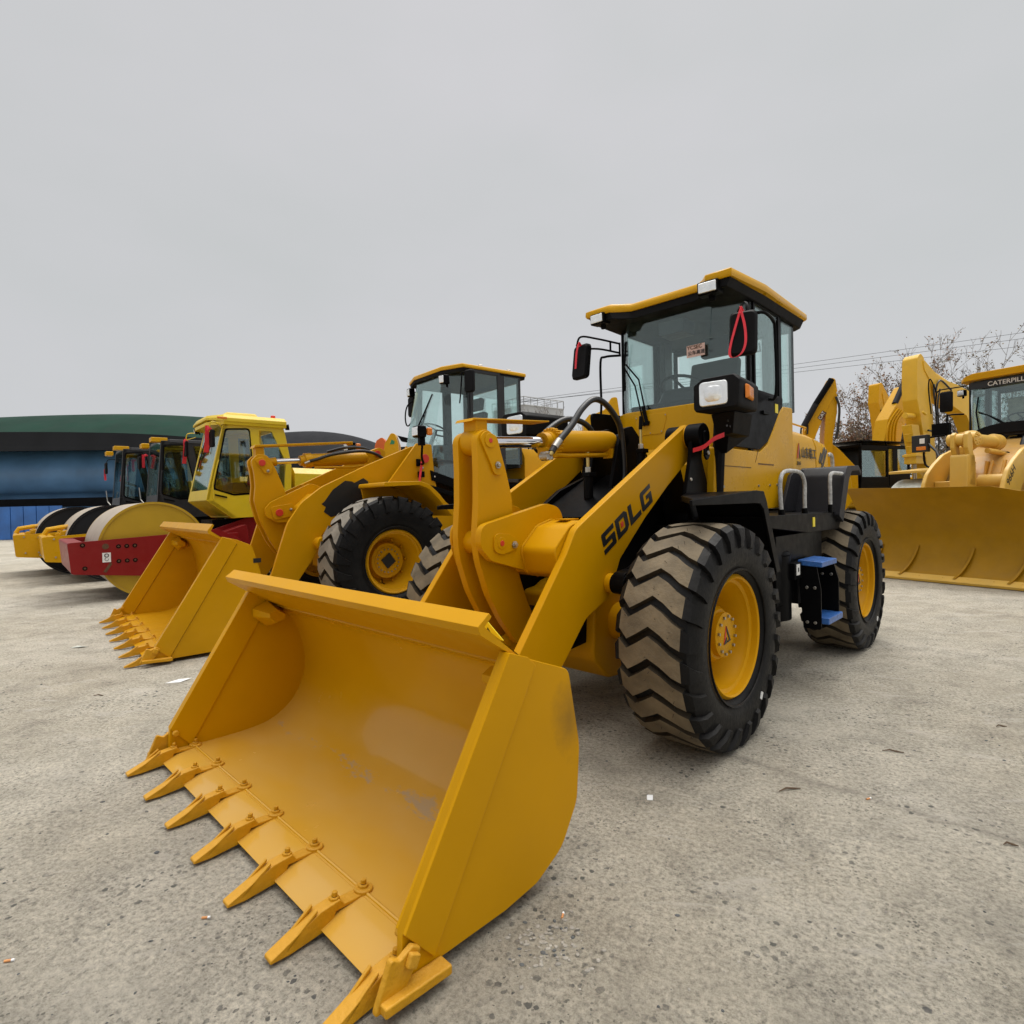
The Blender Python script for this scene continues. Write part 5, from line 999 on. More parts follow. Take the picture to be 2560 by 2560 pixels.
        k = MB(); y_ = sg*(W_+.006); n_ = len(sl); k.raw([(x, y_, z) for x, z in sl]+[(x, y_+sg*.004, z) for x, z in sli], [(i, (i+1) % n_, n_+(i+1) % n_, n_+i) for i in range(n_)]); k.build('window_seal', ['black'], dw)
        k = MB(); k.prism(rnd([(-1.85, 2.92), (-2.06, 2.92), (-2.28, 2.42), (-2.28, 1.80), (-1.86, 1.80)], .05), sg*(W_+.002)-.004, sg*(W_+.002)+.004, 'y'); k.build('rear_side_window', ['glass_dark'], cb_)
        k = MB(); k.obox((-1.12, sg*(W_+.012), 1.675), (.10, 0, .025), (0, .012, 0), (0, 0, .014)); k.tube([(-1.0, sg*(W_+.02), 1.62), (-.98, sg*(W_+.03), 1.9), (-1.08, sg*(W_+.03), 2.3), (-1.10, sg*(W_+.01), 2.34)], .010, n=6, m=1); k.build('door_handle', ['black', cabc], cb_)
    k = MB(); s_ = -1.75; k.prism(rnd([(-1.45, 1.75), (-1.45, 1.95), (-1.85, 1.95), (-1.98, 2.5), (-2.08, 2.5), (-2.0, 1.75)], .05), -.25, .25, 'y'); k.tube([(-1.1, 0, 1.5), (-1.2, 0, 2.1)], .05, n=8)
    for i in (0,):
        ce_ = Vector((-1.24, 0, 2.18)); ax_ = Vector((-.4, 0, 1)).normalized(); u_, v_ = k.frame(ax_); k.tube([ce_+(u_*math.cos(q)+v_*math.sin(q))*.2 for q in [2*math.pi*i/20 for i in range(20)]], .014, n=6, closed=True)
    k.build('seat', ['seat_cloth'], cb_, bevel=.02)
    if not yellow:
        pr = [(-.98, .42), (-.98, -.45), (-1.02, -.80), (-2.33, -.80), (-2.33, .80), (-1.19, .80)]
        k = MB(); k.loft([[(x, y, 3.05+(.05 if x > -1.1 else 0)) for x, y in pr], [(x, y, 3.12+(.02 if x > -1.1 else 0)) for x, y in pr], [(x*.97-.06, y*.88, 3.19) for x, y in pr]]); rf = k.build('roof', [cabc], cb_, bevel=.012)
        k = MB(); k.loft([[(x*.99-.02, y*.97, 3.0) for x, y in pr], [(x*.99-.02, y*.98, 3.06) for x, y in pr]]); k.build('roof_liner', [cabc], cb_)
        k = MB(); k.loft([[(-1.20, -.5, 3.17), (-1.20, .50, 3.17), (-1.90, .55, 3.17), (-1.90, -.5, 3.17)], [(-1.34, -.44, 3.28), (-1.34, .44, 3.28), (-1.86, .48, 3.28), (-1.86, -.44, 3.28)]]); k.build('roof_box', [cabc], rf, bevel=.03)
        k = MB(); k.cyl((-2.22, .35, 3.17), (-2.22, .35, 3.29), .045, n=16); k.build('beacon', ['lamp_red'], rf, bevel=.01)
        k = MB(); k.obox((-1.16, .80, 3.11), (.085, 0, 0), (0, .012, 0), (0, 0, .020)); k.build('side_marker', ['amber'], rf, bevel=.01)
        k = MB(); k.tube(smooth_path([(-1.86, .3, 3.18), (-1.98, .33, 3.23), (-2.12, .35, 3.22), (-2.2, .35, 3.18)], 4), .008, n=6); k.cyl((-2.33, .7, 3.02), (-2.40, .72, 3.03), .05, .06, n=12); k.build('cable', ['black'], rf)
        k = MB()
        k.tube(smooth_path([(-1.05, -.72, 2.98), (-1.02, -.9, 3.0), (-.98, -1.08, 3.0), (-.96, -1.12, 2.94), (-.96, -1.12, 2.85)], 4), .012, n=6); k.tube([(-1.05, -.72, 2.9), (-.96, -1.1, 2.88)], .008, n=6)
        k.tube(smooth_path([(-1.18, .74, 2.93), (-1.08, .80, 3.0), (-.98, .82, 3.02), (-.95, .80, 2.96), (-.95, .78, 2.84)], 4), .012, n=6); k.build('mirror_arm', [cabc], cb_)
        mirror(cb_, (-.95, -1.14, 2.70), .32, .16, .05, 0.1, 0, []); mirror(cb_, (-.98, .80, 2.72), .32, .14, .05, 0.2, 0, [])
        lamp_box('work_light', cb_, (-1.02, -.66, 3.0), (1, -.3, -.3), (.12, .10, .08))
        k = MB(); k.tube([(-1.17, -.35, 2.92), (-.99, -.45, 2.2)], .010, n=6); k.build('wiper', ['black'], cb_); k = MB(); k.tube([(-1.18, .2, 2.94), (-1.06, .15, 2.5)], .008, n=6); k.build('wiper', ['black'], cb_)
        k = MB(); k.obox((.67, 1.134, .71), (.055, 0, 0), (0, .003, 0), (0, 0, .075)); lbl = k.build('sticker', ['decal_white'], fr)
        tor = MB(); tor.tube([(.67+.026*math.cos(q), 1.139, .742+.026*math.sin(q)) for q in [2*math.pi*i/16 for i in range(16)]], .006, n=5, closed=True); tor.tube([(.67+.024*math.cos(q), 1.139, .682+.024*math.sin(q)) for q in [math.pi*(.9+1.5*i/10) for i in range(11)]], .003, n=5); tor.build('emblem', ['decal_black'], lbl)
    else:
        pr = [(-1.05, .60), (-.98, -.60), (-1.02, -.74), (-2.45, -.74), (-2.45, .74), (-1.15, .74)]
        k = MB(); k.loft([[(x, y, 2.98) for x, y in pr], [(x*.99-.02, y*.97, 3.06) for x, y in pr]]); rf = k.build('roof', ['cab_grey'], cb_, bevel=.012)
        k = MB(); k.box(-1.12, -.80, .42, .70, 2.99, 3.09); k.build('roof_lamp_box', ['yellow_cab'], rf, bevel=.012)
        k = MB(); k.box(-.84, -.68, -.05, .22, 2.88, 2.99); k.build('roof_lamp_box', ['yellow_cab'], rf, bevel=.02)
        mirror(cb_, (-.78, -.86, 2.62), .30, .14, .05, 0.1, 0, [[(-1.1, -.72, 2.85), (-.85, -.85, 2.86), (-.78, -.86, 2.75)]])
        k = MB(); k.tube([(-.9, .2, 1.85), (-1.1, .1, 2.5)], .010, n=6); k.build('wiper', ['black'], cb_); k = MB(); k.tube([(-.86, -.78, 1.6), (-.80, -.95, 1.72), (-.78, -1.0, 2.02)], .012, n=6, m=1); k.build('mirror_stay', ['black', 'steel'], cb_); k = MB(); k.tube([(1.10, .6, 1.0), (1.05, .6, 1.10), (.8, .5, 1.14), (.6, -.5, 1.14), (.55, -.6, 1.0)], .05, n=8, m=2); k.build('guard_rail', ['black', 'steel', 'yellow_cab'], fr)
        k = MB(); k.prism([(.86, .97), (.84, 1.05), (.74, 1.08), (.66, 1.06), (.60, .98)], .5, .62, 'y'); k.prism([(.86, .97), (.84, 1.05), (.74, 1.08), (.66, 1.06), (.60, .98)], -.62, -.5, 'y'); k.cyl((.9, 1.0, 1.0), (.9, 1.06, 1.0), .045, n=16); k.build('scraper_bracket', ['yellow_cab'], fr, bevel=.01)
        flat_marks('lettering_patch', [([(-.08, -.1), (.02, -.13), (.08, -.04), (.06, .1), (-.04, .12), (-.02, .02)], 0), ([(-.10, -.02), (-.02, -.05), (-.04, .05)], 1)], (.30, 1.132, .66), (-1, 0, 0), (0, 0, 1), ['decal_black', 'panel_blue'], fr)
        text('lettering', 'XC', .11, fr, (-.30, 1.132, .93), (-1, 0, 0), (0, 0, 1), 'decal_black', .001)
        k = MB(); k.box(.55, .62, 1.13, 1.134, .84, .90); k.box(.30, .37, 1.13, 1.134, .86, .92); k.build('sticker', ['decal_yellow'], fr)
        k = MB(); k.sph((.48, 1.16, .88), .05, n=12); k.build('cap', ['decal_white'], fr)
    if yellow:
        for o in [cb_]+list(cb_.children_recursive):
            if o.type != 'MESH' or o.name.split('.')[0] in ('roof', 'roof_lamp_box', 'mirror', 'mirror_arm', 'wiper', 'mirror_stay'): continue
            for v in o.data.vertices: v.co.x += max(0.0, v.co.z-1.6)*.15
    return r
rA = 3.858
roller((-6.667, 10.306, rA), 'lemon yellow road roller with a red drum frame', 'red_paint', 'drum_steel', 'drum_inner', 'lemon', False)
roller((-9.08, 12.76, rA), 'orange road roller with a dark cab, right behind the lemon yellow one', 'yellow_cab', 'drum_steel', 'mesh_black', 'cab_grey', True)
roller((-10.95, 14.25, rA), 'farthest orange road roller with a dark cab, leftmost in the row', 'yellow_cab', 'drum_steel', 'mesh_black', 'cab_grey', True)
def WR(p, q=(-6.667, 10.306)):
    c, s = math.cos(rA), math.sin(rA); return Vector((q[0]+p[0]*c-p[1]*s, q[1]+p[0]*s+p[1]*c, p[2]))
tied_ribbon('red ribbon hanging from the far mirror of the lemon yellow road roller', WR((-.94, -1.12, 2.86)), [[WR((-.94, -1.12, 2.88)), WR((-.94, -1.14, 2.72)), WR((-.94, -1.2, 2.56)), WR((-.93, -1.24, 2.40))]], (.75, .66, 0), .075)
tied_ribbon('bunched red ribbon on the near mirror of the lemon yellow road roller', WR((-.93, .78, 2.90)), [[WR((-.92, .80, 2.95)), WR((-.92, .76, 2.82)), WR((-.92, .72, 2.66)), WR((-.92, .62, 2.48))]], (.75, .66, 0), .085)
tied_ribbon('red ribbon on the cab of the orange road roller next to the lemon one', WR((-.9, -.74, 2.80), (-9.08, 12.76)), [[WR((-.86, -.80, 2.82), (-9.08, 12.76)), WR((-.86, -.82, 2.66), (-9.08, 12.76)), WR((-.86, -.84, 2.50), (-9.08, 12.76))]], (.75, .66, 0), .06)
tied_ribbon('red ribbon on the mirror of the farthest road roller', WR((-.78, -.88, 2.60), (-10.95, 14.25)), [[WR((-.76, -.90, 2.60), (-10.95, 14.25)), WR((-.76, -.92, 2.45), (-10.95, 14.25)), WR((-.76, -.90, 2.30), (-10.95, 14.25))]], (.75, .66, 0), .05)
# ================================================================ MACHINE WITH THE WIDE BLADE
aD = R(208.7); cD, sD = math.cos(aD), math.sin(aD)
oD = (7.1+.78*sD, 8.4-.78*cD)
DZ = thing('wheel_loader', 'pale yellow wheel loader with a wide ribbed blade, cut off by the right edge', 'wheel loader', (oD[0], oD[1], 0), aD, 'wheel loaders parked side by side')
k = MB()
sec = smooth_path([(.10, 0, .03), (-.08, 0, .2), (-.22, 0, .5), (-.27, 0, .8), (-.18, 0, 1.10), (-.02, 0, 1.33), (.17, 0, 1.51)], 6)
inn = [(p.x, p.z) for p in sec]; outp = [(p.x-.035, p.z) for p in sec]
poly = inn+outp[::-1]
def bl_ring(y, zs): return [(x, y, .03+(z-.03)*zs) for x, z in poly]
k.loft([bl_ring(-1.33, 1.02), bl_ring(-.4, 1.005), bl_ring(.80, .995), bl_ring(1.15, .94), bl_ring(1.55, .93)], 0)
blade = k.build('blade', ['blade_paint'], DZ, bevel=.006, ang=30)
k = MB(); k.prism([(.14, .01), (.15, .05), (.03, .12), (.0, .10), (.08, .01)], -1.33, 1.55, 'y')
for i in range(9): hexbolt(k, (.055, -1.18+.33*i, .085), (1, 0, .6), .025, .03)
k.build('cutting_edge', ['pale_yellow'], blade, bevel=.004)
for i, y in enumerate((-.92, -.36, .42, 1.1)):
    m = MB(); m.loft([[(inn[j][0]+.001, y-.10*((inn[j][1])/.6-.5)**2*0-.18*(1-inn[j][1]/.58)**2, inn[j][1]) for j in range(2, 14)]+[(inn[j][0]+.085-.06*(inn[j][1]/.58), y-.18*(1-inn[j][1]/.58)**2, inn[j][1]+.01) for j in range(13, 1, -1)], [(inn[j][0]+.001, y+.035-.18*(1-inn[j][1]/.58)**2, inn[j][1]) for j in range(2, 14)]+[(inn[j][0]+.085-.06*(inn[j][1]/.58), y+.035-.18*(1-inn[j][1]/.58)**2, inn[j][1]+.01) for j in range(13, 1, -1)]])
    m.build('wear_rib', ['blade_paint'], blade, bevel=.003)
k = MB()
ar = rnd([(-.62, 1.0), (-.87, 1.60), (-.97, 1.76), (-1.2, 1.93), (-1.52, 2.11), (-2.0, 2.24), (-2.9, 2.42), (-3.1, 2.30), (-3.0, 2.12), (-2.2, 1.98), (-1.70, 1.75), (-1.42, 1.45), (-1.25, .8), (-.7, .4), (-.36, .42), (-.36, .7)], [.1, .15, .2, .3, .4, .4, .1, .1, .2, .3, .3, .3, .3, .1, .05, .05])
for sg in (-1, 1): k.prism(ar, sg*.53, sg*.60, 'y')
k.box(-1.5, -1.15, -.53, .53, 1.22, 1.62); k.cyl((-1.25, .1, 1.58), (-1.25, .53, 1.58), .13, n=24)
bm3 = k.build('boom', ['pale_yellow'], DZ, bevel=.02)
text('lettering', '966H', .17, bm3, (-.98, .601, 1.50), (-.55, 0, .62), (.62, 0, .55), 'decal_black', .001)
k = MB()
for sg in (-1, 1): k.prism(rnd([(-.98, 2.36), (-.90, 2.43), (-.80, 2.38), (-.80, 2.16), (-.86, 2.05), (-.84, 1.55), (-1.05, 1.50), (-1.08, 1.9), (-1.0, 2.1)], .04), sg*.06, sg*.13, 'y')
k.prism(rnd([(-.80, 2.05), (-.76, 1.4), (-1.12, 1.4), (-1.06, 2.05)], .06), -.13, .13, 'y'); k.cyl((-.92, -.20, 2.30), (-.92, .06, 2.30), .10, n=28)
k.build('rocker', ['pale_yellow'], DZ, bevel=.02)
k = MB(); k.rev([(.0, -.10), (.11, -.10), (.12, .0), (.15, .12), (.16, .22), (.125, .34), (.11, .42), (.11, .95), (.145, .97), (.145, 1.14), (.10, 1.18), (0, 1.20)], c=(-1.02, .0, 2.31), d=(-1, 0, -.02), n=40)
for i in range(7):
    an = 2*math.pi*i/7; k.cyl((-1.05+.0, .115+.0, 2.31), (-1.05, .125, 2.31), .05, n=20); k.cyl((-1.10-.07*math.cos(an)*1.0, .13, 2.31+.075*math.sin(an)), (-1.10-.07*math.cos(an), .165, 2.31+.075*math.sin(an)), .016, n=6)
k.cyl((-1.10, .06, 2.31), (-1.10, .145, 2.31), .115, n=32); k.tube([(-1.5, .12, 2.12), (-1.9, .12, 2.10), (-2.15, .14, 2.05)], .045, n=10)
tl3 = k.build('tilt_cylinder', ['pale_yellow'], DZ, bevel=.006)
k = MB(); k.tube(smooth_path([(-2.1, .16, 2.07), (-2.25, .20, 2.02), (-2.42, .22, 2.05), (-2.52, .24, 2.22), (-2.62, .24, 2.36), (-2.80, .24, 2.40)], 6), .05, n=12); k.build('hydraulic_hose', ['hose'], tl3)
k = MB()
k.prism(rnd([(-1.6, 1.75), (-2.0, 2.05), (-2.9, 2.40), (-3.2, 2.3), (-3.2, .8), (-1.2, .7), (-1.2, 1.3)], .15), -.45, .45, 'y')
for y in (-.30, -.12, .14, .32): k.tube(smooth_path([(-1.62, y, 1.95), (-1.50, y, 1.72), (-1.42, y+.02, 1.62)], 4), .03, n=8)
for y in (-.2, .08): k.prism([(-1.5, 1.95), (-1.42, 1.62), (-1.6, 1.5), (-1.9, 1.9)], y, y+.03, 'y')
k.box(-5.9, -3.0, -.6, .6, .8, 1.5)
k.build('front_frame', ['yellow_dusty'], DZ, bevel=.03)
k = MB(); k.loft([[(x, -w, 1.5), (x, -w, z-.2), (x, -w+.15, z), (x, w-.15, z), (x, w, z-.2), (x, w, 1.5)] for x, z, w in ((-4.3, 2.6, .75), (-5.6, 2.5, .75), (-6.3, 2.3, .7))]); k.build('hood', ['pale_yellow'], DZ, bevel=.02)
w3 = make_wheel(DZ, .86, .32, .40, .84, lugs=22, yel='pale_yellow'); set_wheels(DZ, w3, [(-2.25, 1.25, .84, 0), (-5.6, 1.25, .84, 0), (-2.25, -1.25, .84, 0), (-5.6, -1.25, .84, 0)])
for sg in (-1, 1):
    k = MB(); k.prism(rnd([(-1.75, 1.86), (-2.9, 1.94), (-3.35, 1.5), (-3.31, 1.48), (-2.88, 1.89), (-1.75, 1.81)], [.01, .15, 0, 0, .15, .01]), *((.85, 1.60) if sg > 0 else (-1.60, -.85)), 'y'); k.build('fender', ['pale_yellow'], DZ, bevel=.008)
k = MB(); k.loft([[(-2.0-.5*q, -1.55+.1*q, 1.71), (-2.0-.5*q, -.95, 1.71)] for q in (0, .5, 1)], 0, closed=False, cap=False)
k = MB(); k.rev([(.868, -.3), (.875, 0), (.868, .3), (.85, .32), (.85, -.32)], c=(-2.25, -1.25, .84), closed=True, n=40); k.build('wrapping', ['film_pale'], DZ)
cb3 = cab(DZ, dict(xf=-2.90, wb=.66, wt=.66, xc=-3.12, w=.80, zb=2.50, zt=3.56, xd=-3.9, xr=-4.35, zs=1.9, lean=.08, zdoor=2.0, seat=-3.6, seatz=2.35, wheelx=-3.20, wheelz=2.78, dash=.22, dframe=.05, post=.04), 'cab_grey', 'glass_dark')
pl = [(-2.78, .75), (-2.78, -.75), (-3.0, -.88), (-4.5, -.86), (-4.5, .86), (-3.0, .88)]
k = MB(); k.loft([[(x, y, 3.56) for x, y in pl], [(x, y, 3.60) for x, y in pl], [(x*.995-.01, y*.98, 3.645) for x, y in pl], [(x*.95-.14, y*.8, 3.69) for x, y in pl]]); k.build('roof', ['orange_yellow'], cb3, bevel=.01)
k = MB(); k.box(-2.935, -2.915, -.70, .70, 3.40, 3.54); k.build('visor_band', ['decal_black'], cb3)
text('lettering', 'CATERPILLAR', .115, cb3, (-2.911, -.42, 3.425), (0, 1, 0), (0, 0, 1), 'decal_white', .001)
k = MB(); k.box(-3.75, -3.68, -.40, .40, 2.62, 3.25); k.build('wrapped_seat', ['film_pale'], cb3, bevel=.06)
k = MB(); k.loft([[(-2.80, .62*math.cos(math.pi*i/12)-.02, 2.50+.20*math.sin(math.pi*i/12)) for i in range(13)], [(-3.0, .62*math.cos(math.pi*i/12)-.02, 2.50+.20*math.sin(math.pi*i/12)) for i in range(13)]]); k.build('cowl', ['black_matt'], cb3, bevel=.01)
k = MB(); k.tube([(-2.88, -.55, 2.62), (-2.90, -.60, 2.95), (-2.92, -.57, 3.25)], .014, n=6); k.tube([(-2.86, -.10, 2.62), (-2.89, -.42, 2.88), (-2.90, -.57, 2.96)], .010, n=6); k.tube([(-2.86, -.06, 2.62), (-2.89, -.38, 2.86), (-2.90, -.55, 2.93)], .010, n=6); k.build('wiper', ['black'], cb3)
mirror(cb3, (-2.60, -.97, 3.20), .40, .22, .05, 0.0, 0, [[(-2.95, -.78, 3.50), (-2.75, -.92, 3.47), (-2.62, -1.10, 3.44), (-2.60, -1.14, 3.30), (-2.60, -1.14, 3.0), (-2.60, -1.05, 2.93)], [(-2.62, -1.14, 3.42), (-2.6, -1.24, 3.70), (-2.6, -1.27, 3.5), (-2.58, -1.22, 3.0)]], armr=.012)
lamp_box('work_light', cb3, (-2.84, -.83, 3.36), (1, -.1, 0), (.13, .12, .10))
k = MB(); k.tube(smooth_path([(-2.9, -.8, 2.95), (-2.75, -.98, 2.95), (-2.70, -1.0, 2.88), (-2.70, -1.0, 2.3)], 4), .016, n=8); k.tube(smooth_path([(-2.6, -1.0, 2.55), (-2.55, -1.3, 2.52), (-2.5, -1.32, 2.40), (-2.5, -1.3, 2.0), (-2.45, -1.1, 1.9)], 4), .02, n=8); k.box(-2.75, -2.65, -1.25, -.95, 2.55, 2.80); k.build('grab_rail', ['black'], cb3)
k = MB(); k.obox((-2.2, -1.23, 2.395), (.06, .0, 0), (0, .14, 0), (0, 0, .165)); k.tube([(-2.2, -1.1, 2.38), (-2.1, -.92, 2.22), (-2.0, -.80, 2.02)], .025, n=8)
hl = k.build('headlight', ['decal_black'], DZ, bevel=.01)
k = MB(); k.obox((-2.138, -1.18, 2.44), (.004, 0, 0), (0, .045, 0), (0, 0, .05)); k.build('lens', ['decal_white'], hl, bevel=.008)
k = MB(); k.obox((-2.138, -1.20, 2.30), (.008, 0, 0), (0, .085, 0), (0, 0, .035)); k.build('turn_signal', ['amber'], hl, bevel=.012)

# ================================================================ EXCAVATORS
def excavator(pose, label, col, boom, stick, by=0.0, bw=.34, extra=None, body=True, bx=2.2, sy=0.02, sw=.36, cabpos=None):
    x0, y0, a = pose
    e = thing('excavator', label, 'excavator', (x0, y0, 0), a, 'excavators parked at the back')
    if boom:
        k = MB(); k.prism(rnd(boom, .08), by, by+bw, 'y'); b = k.build('boom', [col], e, bevel=.012)
    else: b = None
    if stick:
        k = MB(); k.prism(rnd(stick, .10), by+sy, by+sy+sw, 'y'); s = k.build('stick', [col], e, bevel=.012)
    if body:
        k = MB()
        for sg in (-1, 1): k.prism(rnd([(bx-.3, .02), (bx+3.3, .02), (bx+3.6, .35), (bx+3.3, .75), (bx-.3, .75), (bx-.6, .35)], .2), by+.15+sg*1.0-.28, by+.15+sg*1.0+.28, 'y')
        k.box(bx+.8, bx+2.2, by-.8, by+1.1, .35, .9); k.build('tracks', ['black'], e, bevel=.03)
        k = MB(); k.prism(rnd([(bx+.4, .95), (bx+3.6, .95), (bx+3.9, 1.3), (bx+3.8, 1.95), (bx+.6, 1.95), (bx+.4, 1.5)], .15), by-.95, by+1.25, 'y'); k.build('upper_body', [col], e, bevel=.04)
    return e, b
an = R(25.5)
# bright yellow one, stick folded down in front
e1, b1 = excavator((10.2, 14.0, an), 'bright yellow excavator with its stick folded down, left of the ribbed blade machine', 'bright_yellow', [(-.10, 4.72), (.62, 4.29), (1.37, 4.18), (1.9, 4.05), (2.6, 3.3), (3.3, 1.9), (2.9, 1.7), (1.79, 3.40), (.50, 3.86), (-.04, 4.45)], [(-.32, 4.35), (-.29, 4.72), (-.16, 4.85), (-.03, 4.76), (.22, 4.21), (.29, 3.62), (.37, 3.05), (.44, 2.24), (.30, 1.3), (.10, 1.25), (.04, 2.04), (-.04, 2.70), (-.20, 3.31), (-.32, 3.71)])
k = MB(); k.cyl((.55, .2, 4.44), (1.55, .2, 4.12), .085, n=16); k.cyl((1.5, .2, 4.14), (2.4, .2, 3.9), .085, n=12); k.build('hydraulic_cylinder', ['bright_yellow'], e1, bevel=.008); k = MB(); k.tube([(-.24, -.05, 3.4), (-.18, -.08, 3.34), (-.10, -.05, 3.35)], .03, n=8)
k.prism(rnd([(-.52, 3.10), (-.22, 3.10), (-.05, 2.42), (-.33, 2.36)], .02), .05, .28, 'y'); k.cyl((-.58, .16, 3.32), (-.25, .16, 3.32), .07, n=16); k.box(-.40, -.06, .02, .30, 2.15, 2.40); k.box(-.44, -.02, .0, .32, 2.32, 2.38)
for z in (2.9, 2.6): k.cyl((-.42+.2*(2.9-z), .17, z), (-.36+.2*(2.9-z), .17, z-.2), .10, n=14)
b_ = k.build('hydraulic_cylinder', ['bright_yellow'], e1, bevel=.008)
k = MB(); k.cyl((.0, .2, 4.68), (.56, .2, 4.44), .035, n=12); k.build('piston_rod', ['steel'], e1); k = MB(); k.cyl((-.22, .16, 2.15), (-.20, .16, 1.6), .04, n=12); k.build('piston_rod', ['steel'], b_)
k = MB(); k.tube(smooth_path([(.30, -.03, 4.1), (.22, -.06, 3.9), (.30, -.06, 3.5), (.32, -.06, 3.1), (.22, -.06, 2.95), (.0, -.04, 2.96)], 5), .022, n=8); k.build('hydraulic_hose', ['hose'], e1); k = MB(); k.tube(smooth_path([(.34, -.03, 3.9), (.42, -.05, 4.15), (.60, -.05, 4.2), (1.0, -.05, 4.0)], 5), .022, n=8); k.build('hydraulic_hose', ['hose'], e1); k = MB(); k.tube(smooth_path([(.5, -.05, 4.0), (.38, -.06, 3.6), (.42, -.06, 3.0), (.40, -.06, 2.5)], 5), .02, n=8); k.build('hydraulic_hose', ['hose'], e1)
# dark cab, striped hoses on the boom
e2 = thing('excavator', 'excavator with a black cab and steel pipes running up its ochre boom', 'excavator', (10.2, 15.5, 0), an, 'excavators parked at the back')
k = MB()
def bx_(x0, x1, z0, z1, y0, y1): k.box(x0, x1, y0, y1, z0, z1)
for x in (-1.11, .03, 1.00): bx_(x, x+.085, 1.72, 2.72, 0, .06); bx_(x, x+.085, 1.72, 2.72, .98, 1.04)
bx_(-1.11, .12, 2.60, 2.72, 0, .06); bx_(-1.11, .12, 1.62, 1.90, 0, .06); bx_(.12, 1.08, 2.66, 2.72, 0, .06); bx_(.12, 1.08, 1.62, 2.0, 0, .06); bx_(-1.11, 1.08, 2.68, 2.76, 0, 1.04); bx_(-1.11, 1.08, 1.2, 1.66, 0, 1.04); bx_(-1.11, 1.08, 1.6, 2.7, .98, 1.04)
bx_(.30, .55, 1.9, 2.7, .02, .08); bx_(-1.46, -1.12, 2.25, 2.30, .3, .4); bx_(-1.40, -1.15, 2.05, 2.28, .3, .36)
c2 = k.build('cab', ['black'], e2, bevel=.03)
k = MB(); k.box(-1.15, 1.15, -.10, 1.1, 2.83, 2.855); 
for x in (-1.0, 0, 1.0): k.cyl((x, .0, 2.74), (x, .0, 2.84), .02, n=6)
k.build('roof_guard', ['black'], c2)
k = MB(); k.box(-1.02, .03, .025, .033, 1.90, 2.60); k.box(.12, 1.0, .025, .033, 2.0, 2.66); k.build('cab_window', ['glass_dark'], c2)
k = MB(); k.prism(rnd([(-.7, 1.7), (-.72, 2.1), (-.30, 2.12), (-.12, 1.7)], .05), .2, .6, 'y'); k.build('seat', ['seat_cloth'], c2, bevel=.04)
k = MB(); k.prism(rnd([(1.1, 1.0), (4.2, 1.0), (4.2, 1.9), (1.1, 1.9)], .1), 0, 2.3, 'y'); k.build('upper_body', ['yellow_cab'], e2, bevel=.04)
k = MB()
for y in (.1, 1.7): k.prism(rnd([(-.8, .02), (3.4, .02), (3.7, .4), (3.4, .8), (-.8, .8), (-1.1, .4)], .2), y, y+.55, 'y')
k.box(.5, 2.5, .5, 1.9, .3, 1.0); k.build('tracks', ['black'], e2, bevel=.03)
bp_ = [(1.40, 2.0), (1.40, 2.9), (1.62, 3.66), (2.02, 4.10), (2.60, 4.74), (2.85, 4.70), (2.90, 3.99), (2.38, 3.44), (2.20, 2.9), (2.15, 2.0)]
k = MB(); k.prism(rnd(bp_, .12), .92, 1.30, 'y'); b2_ = k.build('boom', ['yellow_cab'], e2, bevel=.012)
for i in range(4):
    k = MB(); k.tube(smooth_path([(1.50+.15*i, .90, 2.6), (1.50+.15*i, .90, 3.2), (1.68+.13*i, .90, 3.62), (2.1+.11*i, .90, 4.02-.03*i)], 5), .022, n=6); k.build('steel_pipe', ['yellow_cab'], b2_)
k = MB(); k.cyl((2.10, 1.0, 4.15), (2.62, 1.0, 4.86), .085, n=14); k.build('hydraulic_cylinder', ['grey_black'], e2)
k = MB(); k.cyl((2.10, 1.1, 2.4), (2.14, 1.1, 3.15), .06, n=12); k.build('hydraulic_cylinder', ['black'], e2)
flat_marks('emblem', [([(-.05, -.22), (.22, -.05), (.28, .25), (.05, .12)], 0), ([(-.05, -.22), (.22, -.05), (.20, -.10), (-.02, -.26)], 1)], (2.62, .918, 4.18), (1, 0, 0), (0, 0, 1), ['decal_black', 'decal_red'], b2_, .001)
text('lettering', 'CAT', .14, b2_, (2.68, .91, 4.05), (.5, 0, .8), (-.8, 0, .5), 'decal_white', .0015)
# lone stick behind
e4, _ = excavator((11.2, 18.5, an), 'ochre excavator stick with a black cylinder rising above the black cab roof', 'yellow_cab', [(1.55, 4.98), (2.02, 4.33), (2.2, 3.6), (1.9, 3.5), (1.6, 4.1), (1.4, 4.8)], [(1.22, 4.50), (1.27, 5.12), (1.41, 5.18), (1.57, 4.98), (1.72, 4.4), (1.72, 3.2), (1.6, 2.4), (1.45, 2.4), (1.42, 3.6), (1.30, 4.2)], bx=3.0)
k = MB(); k.cyl((1.36, -.06, 4.25), (1.44, -.06, 3.2), .09, n=12); k.build('hydraulic_cylinder', ['black'], e4)
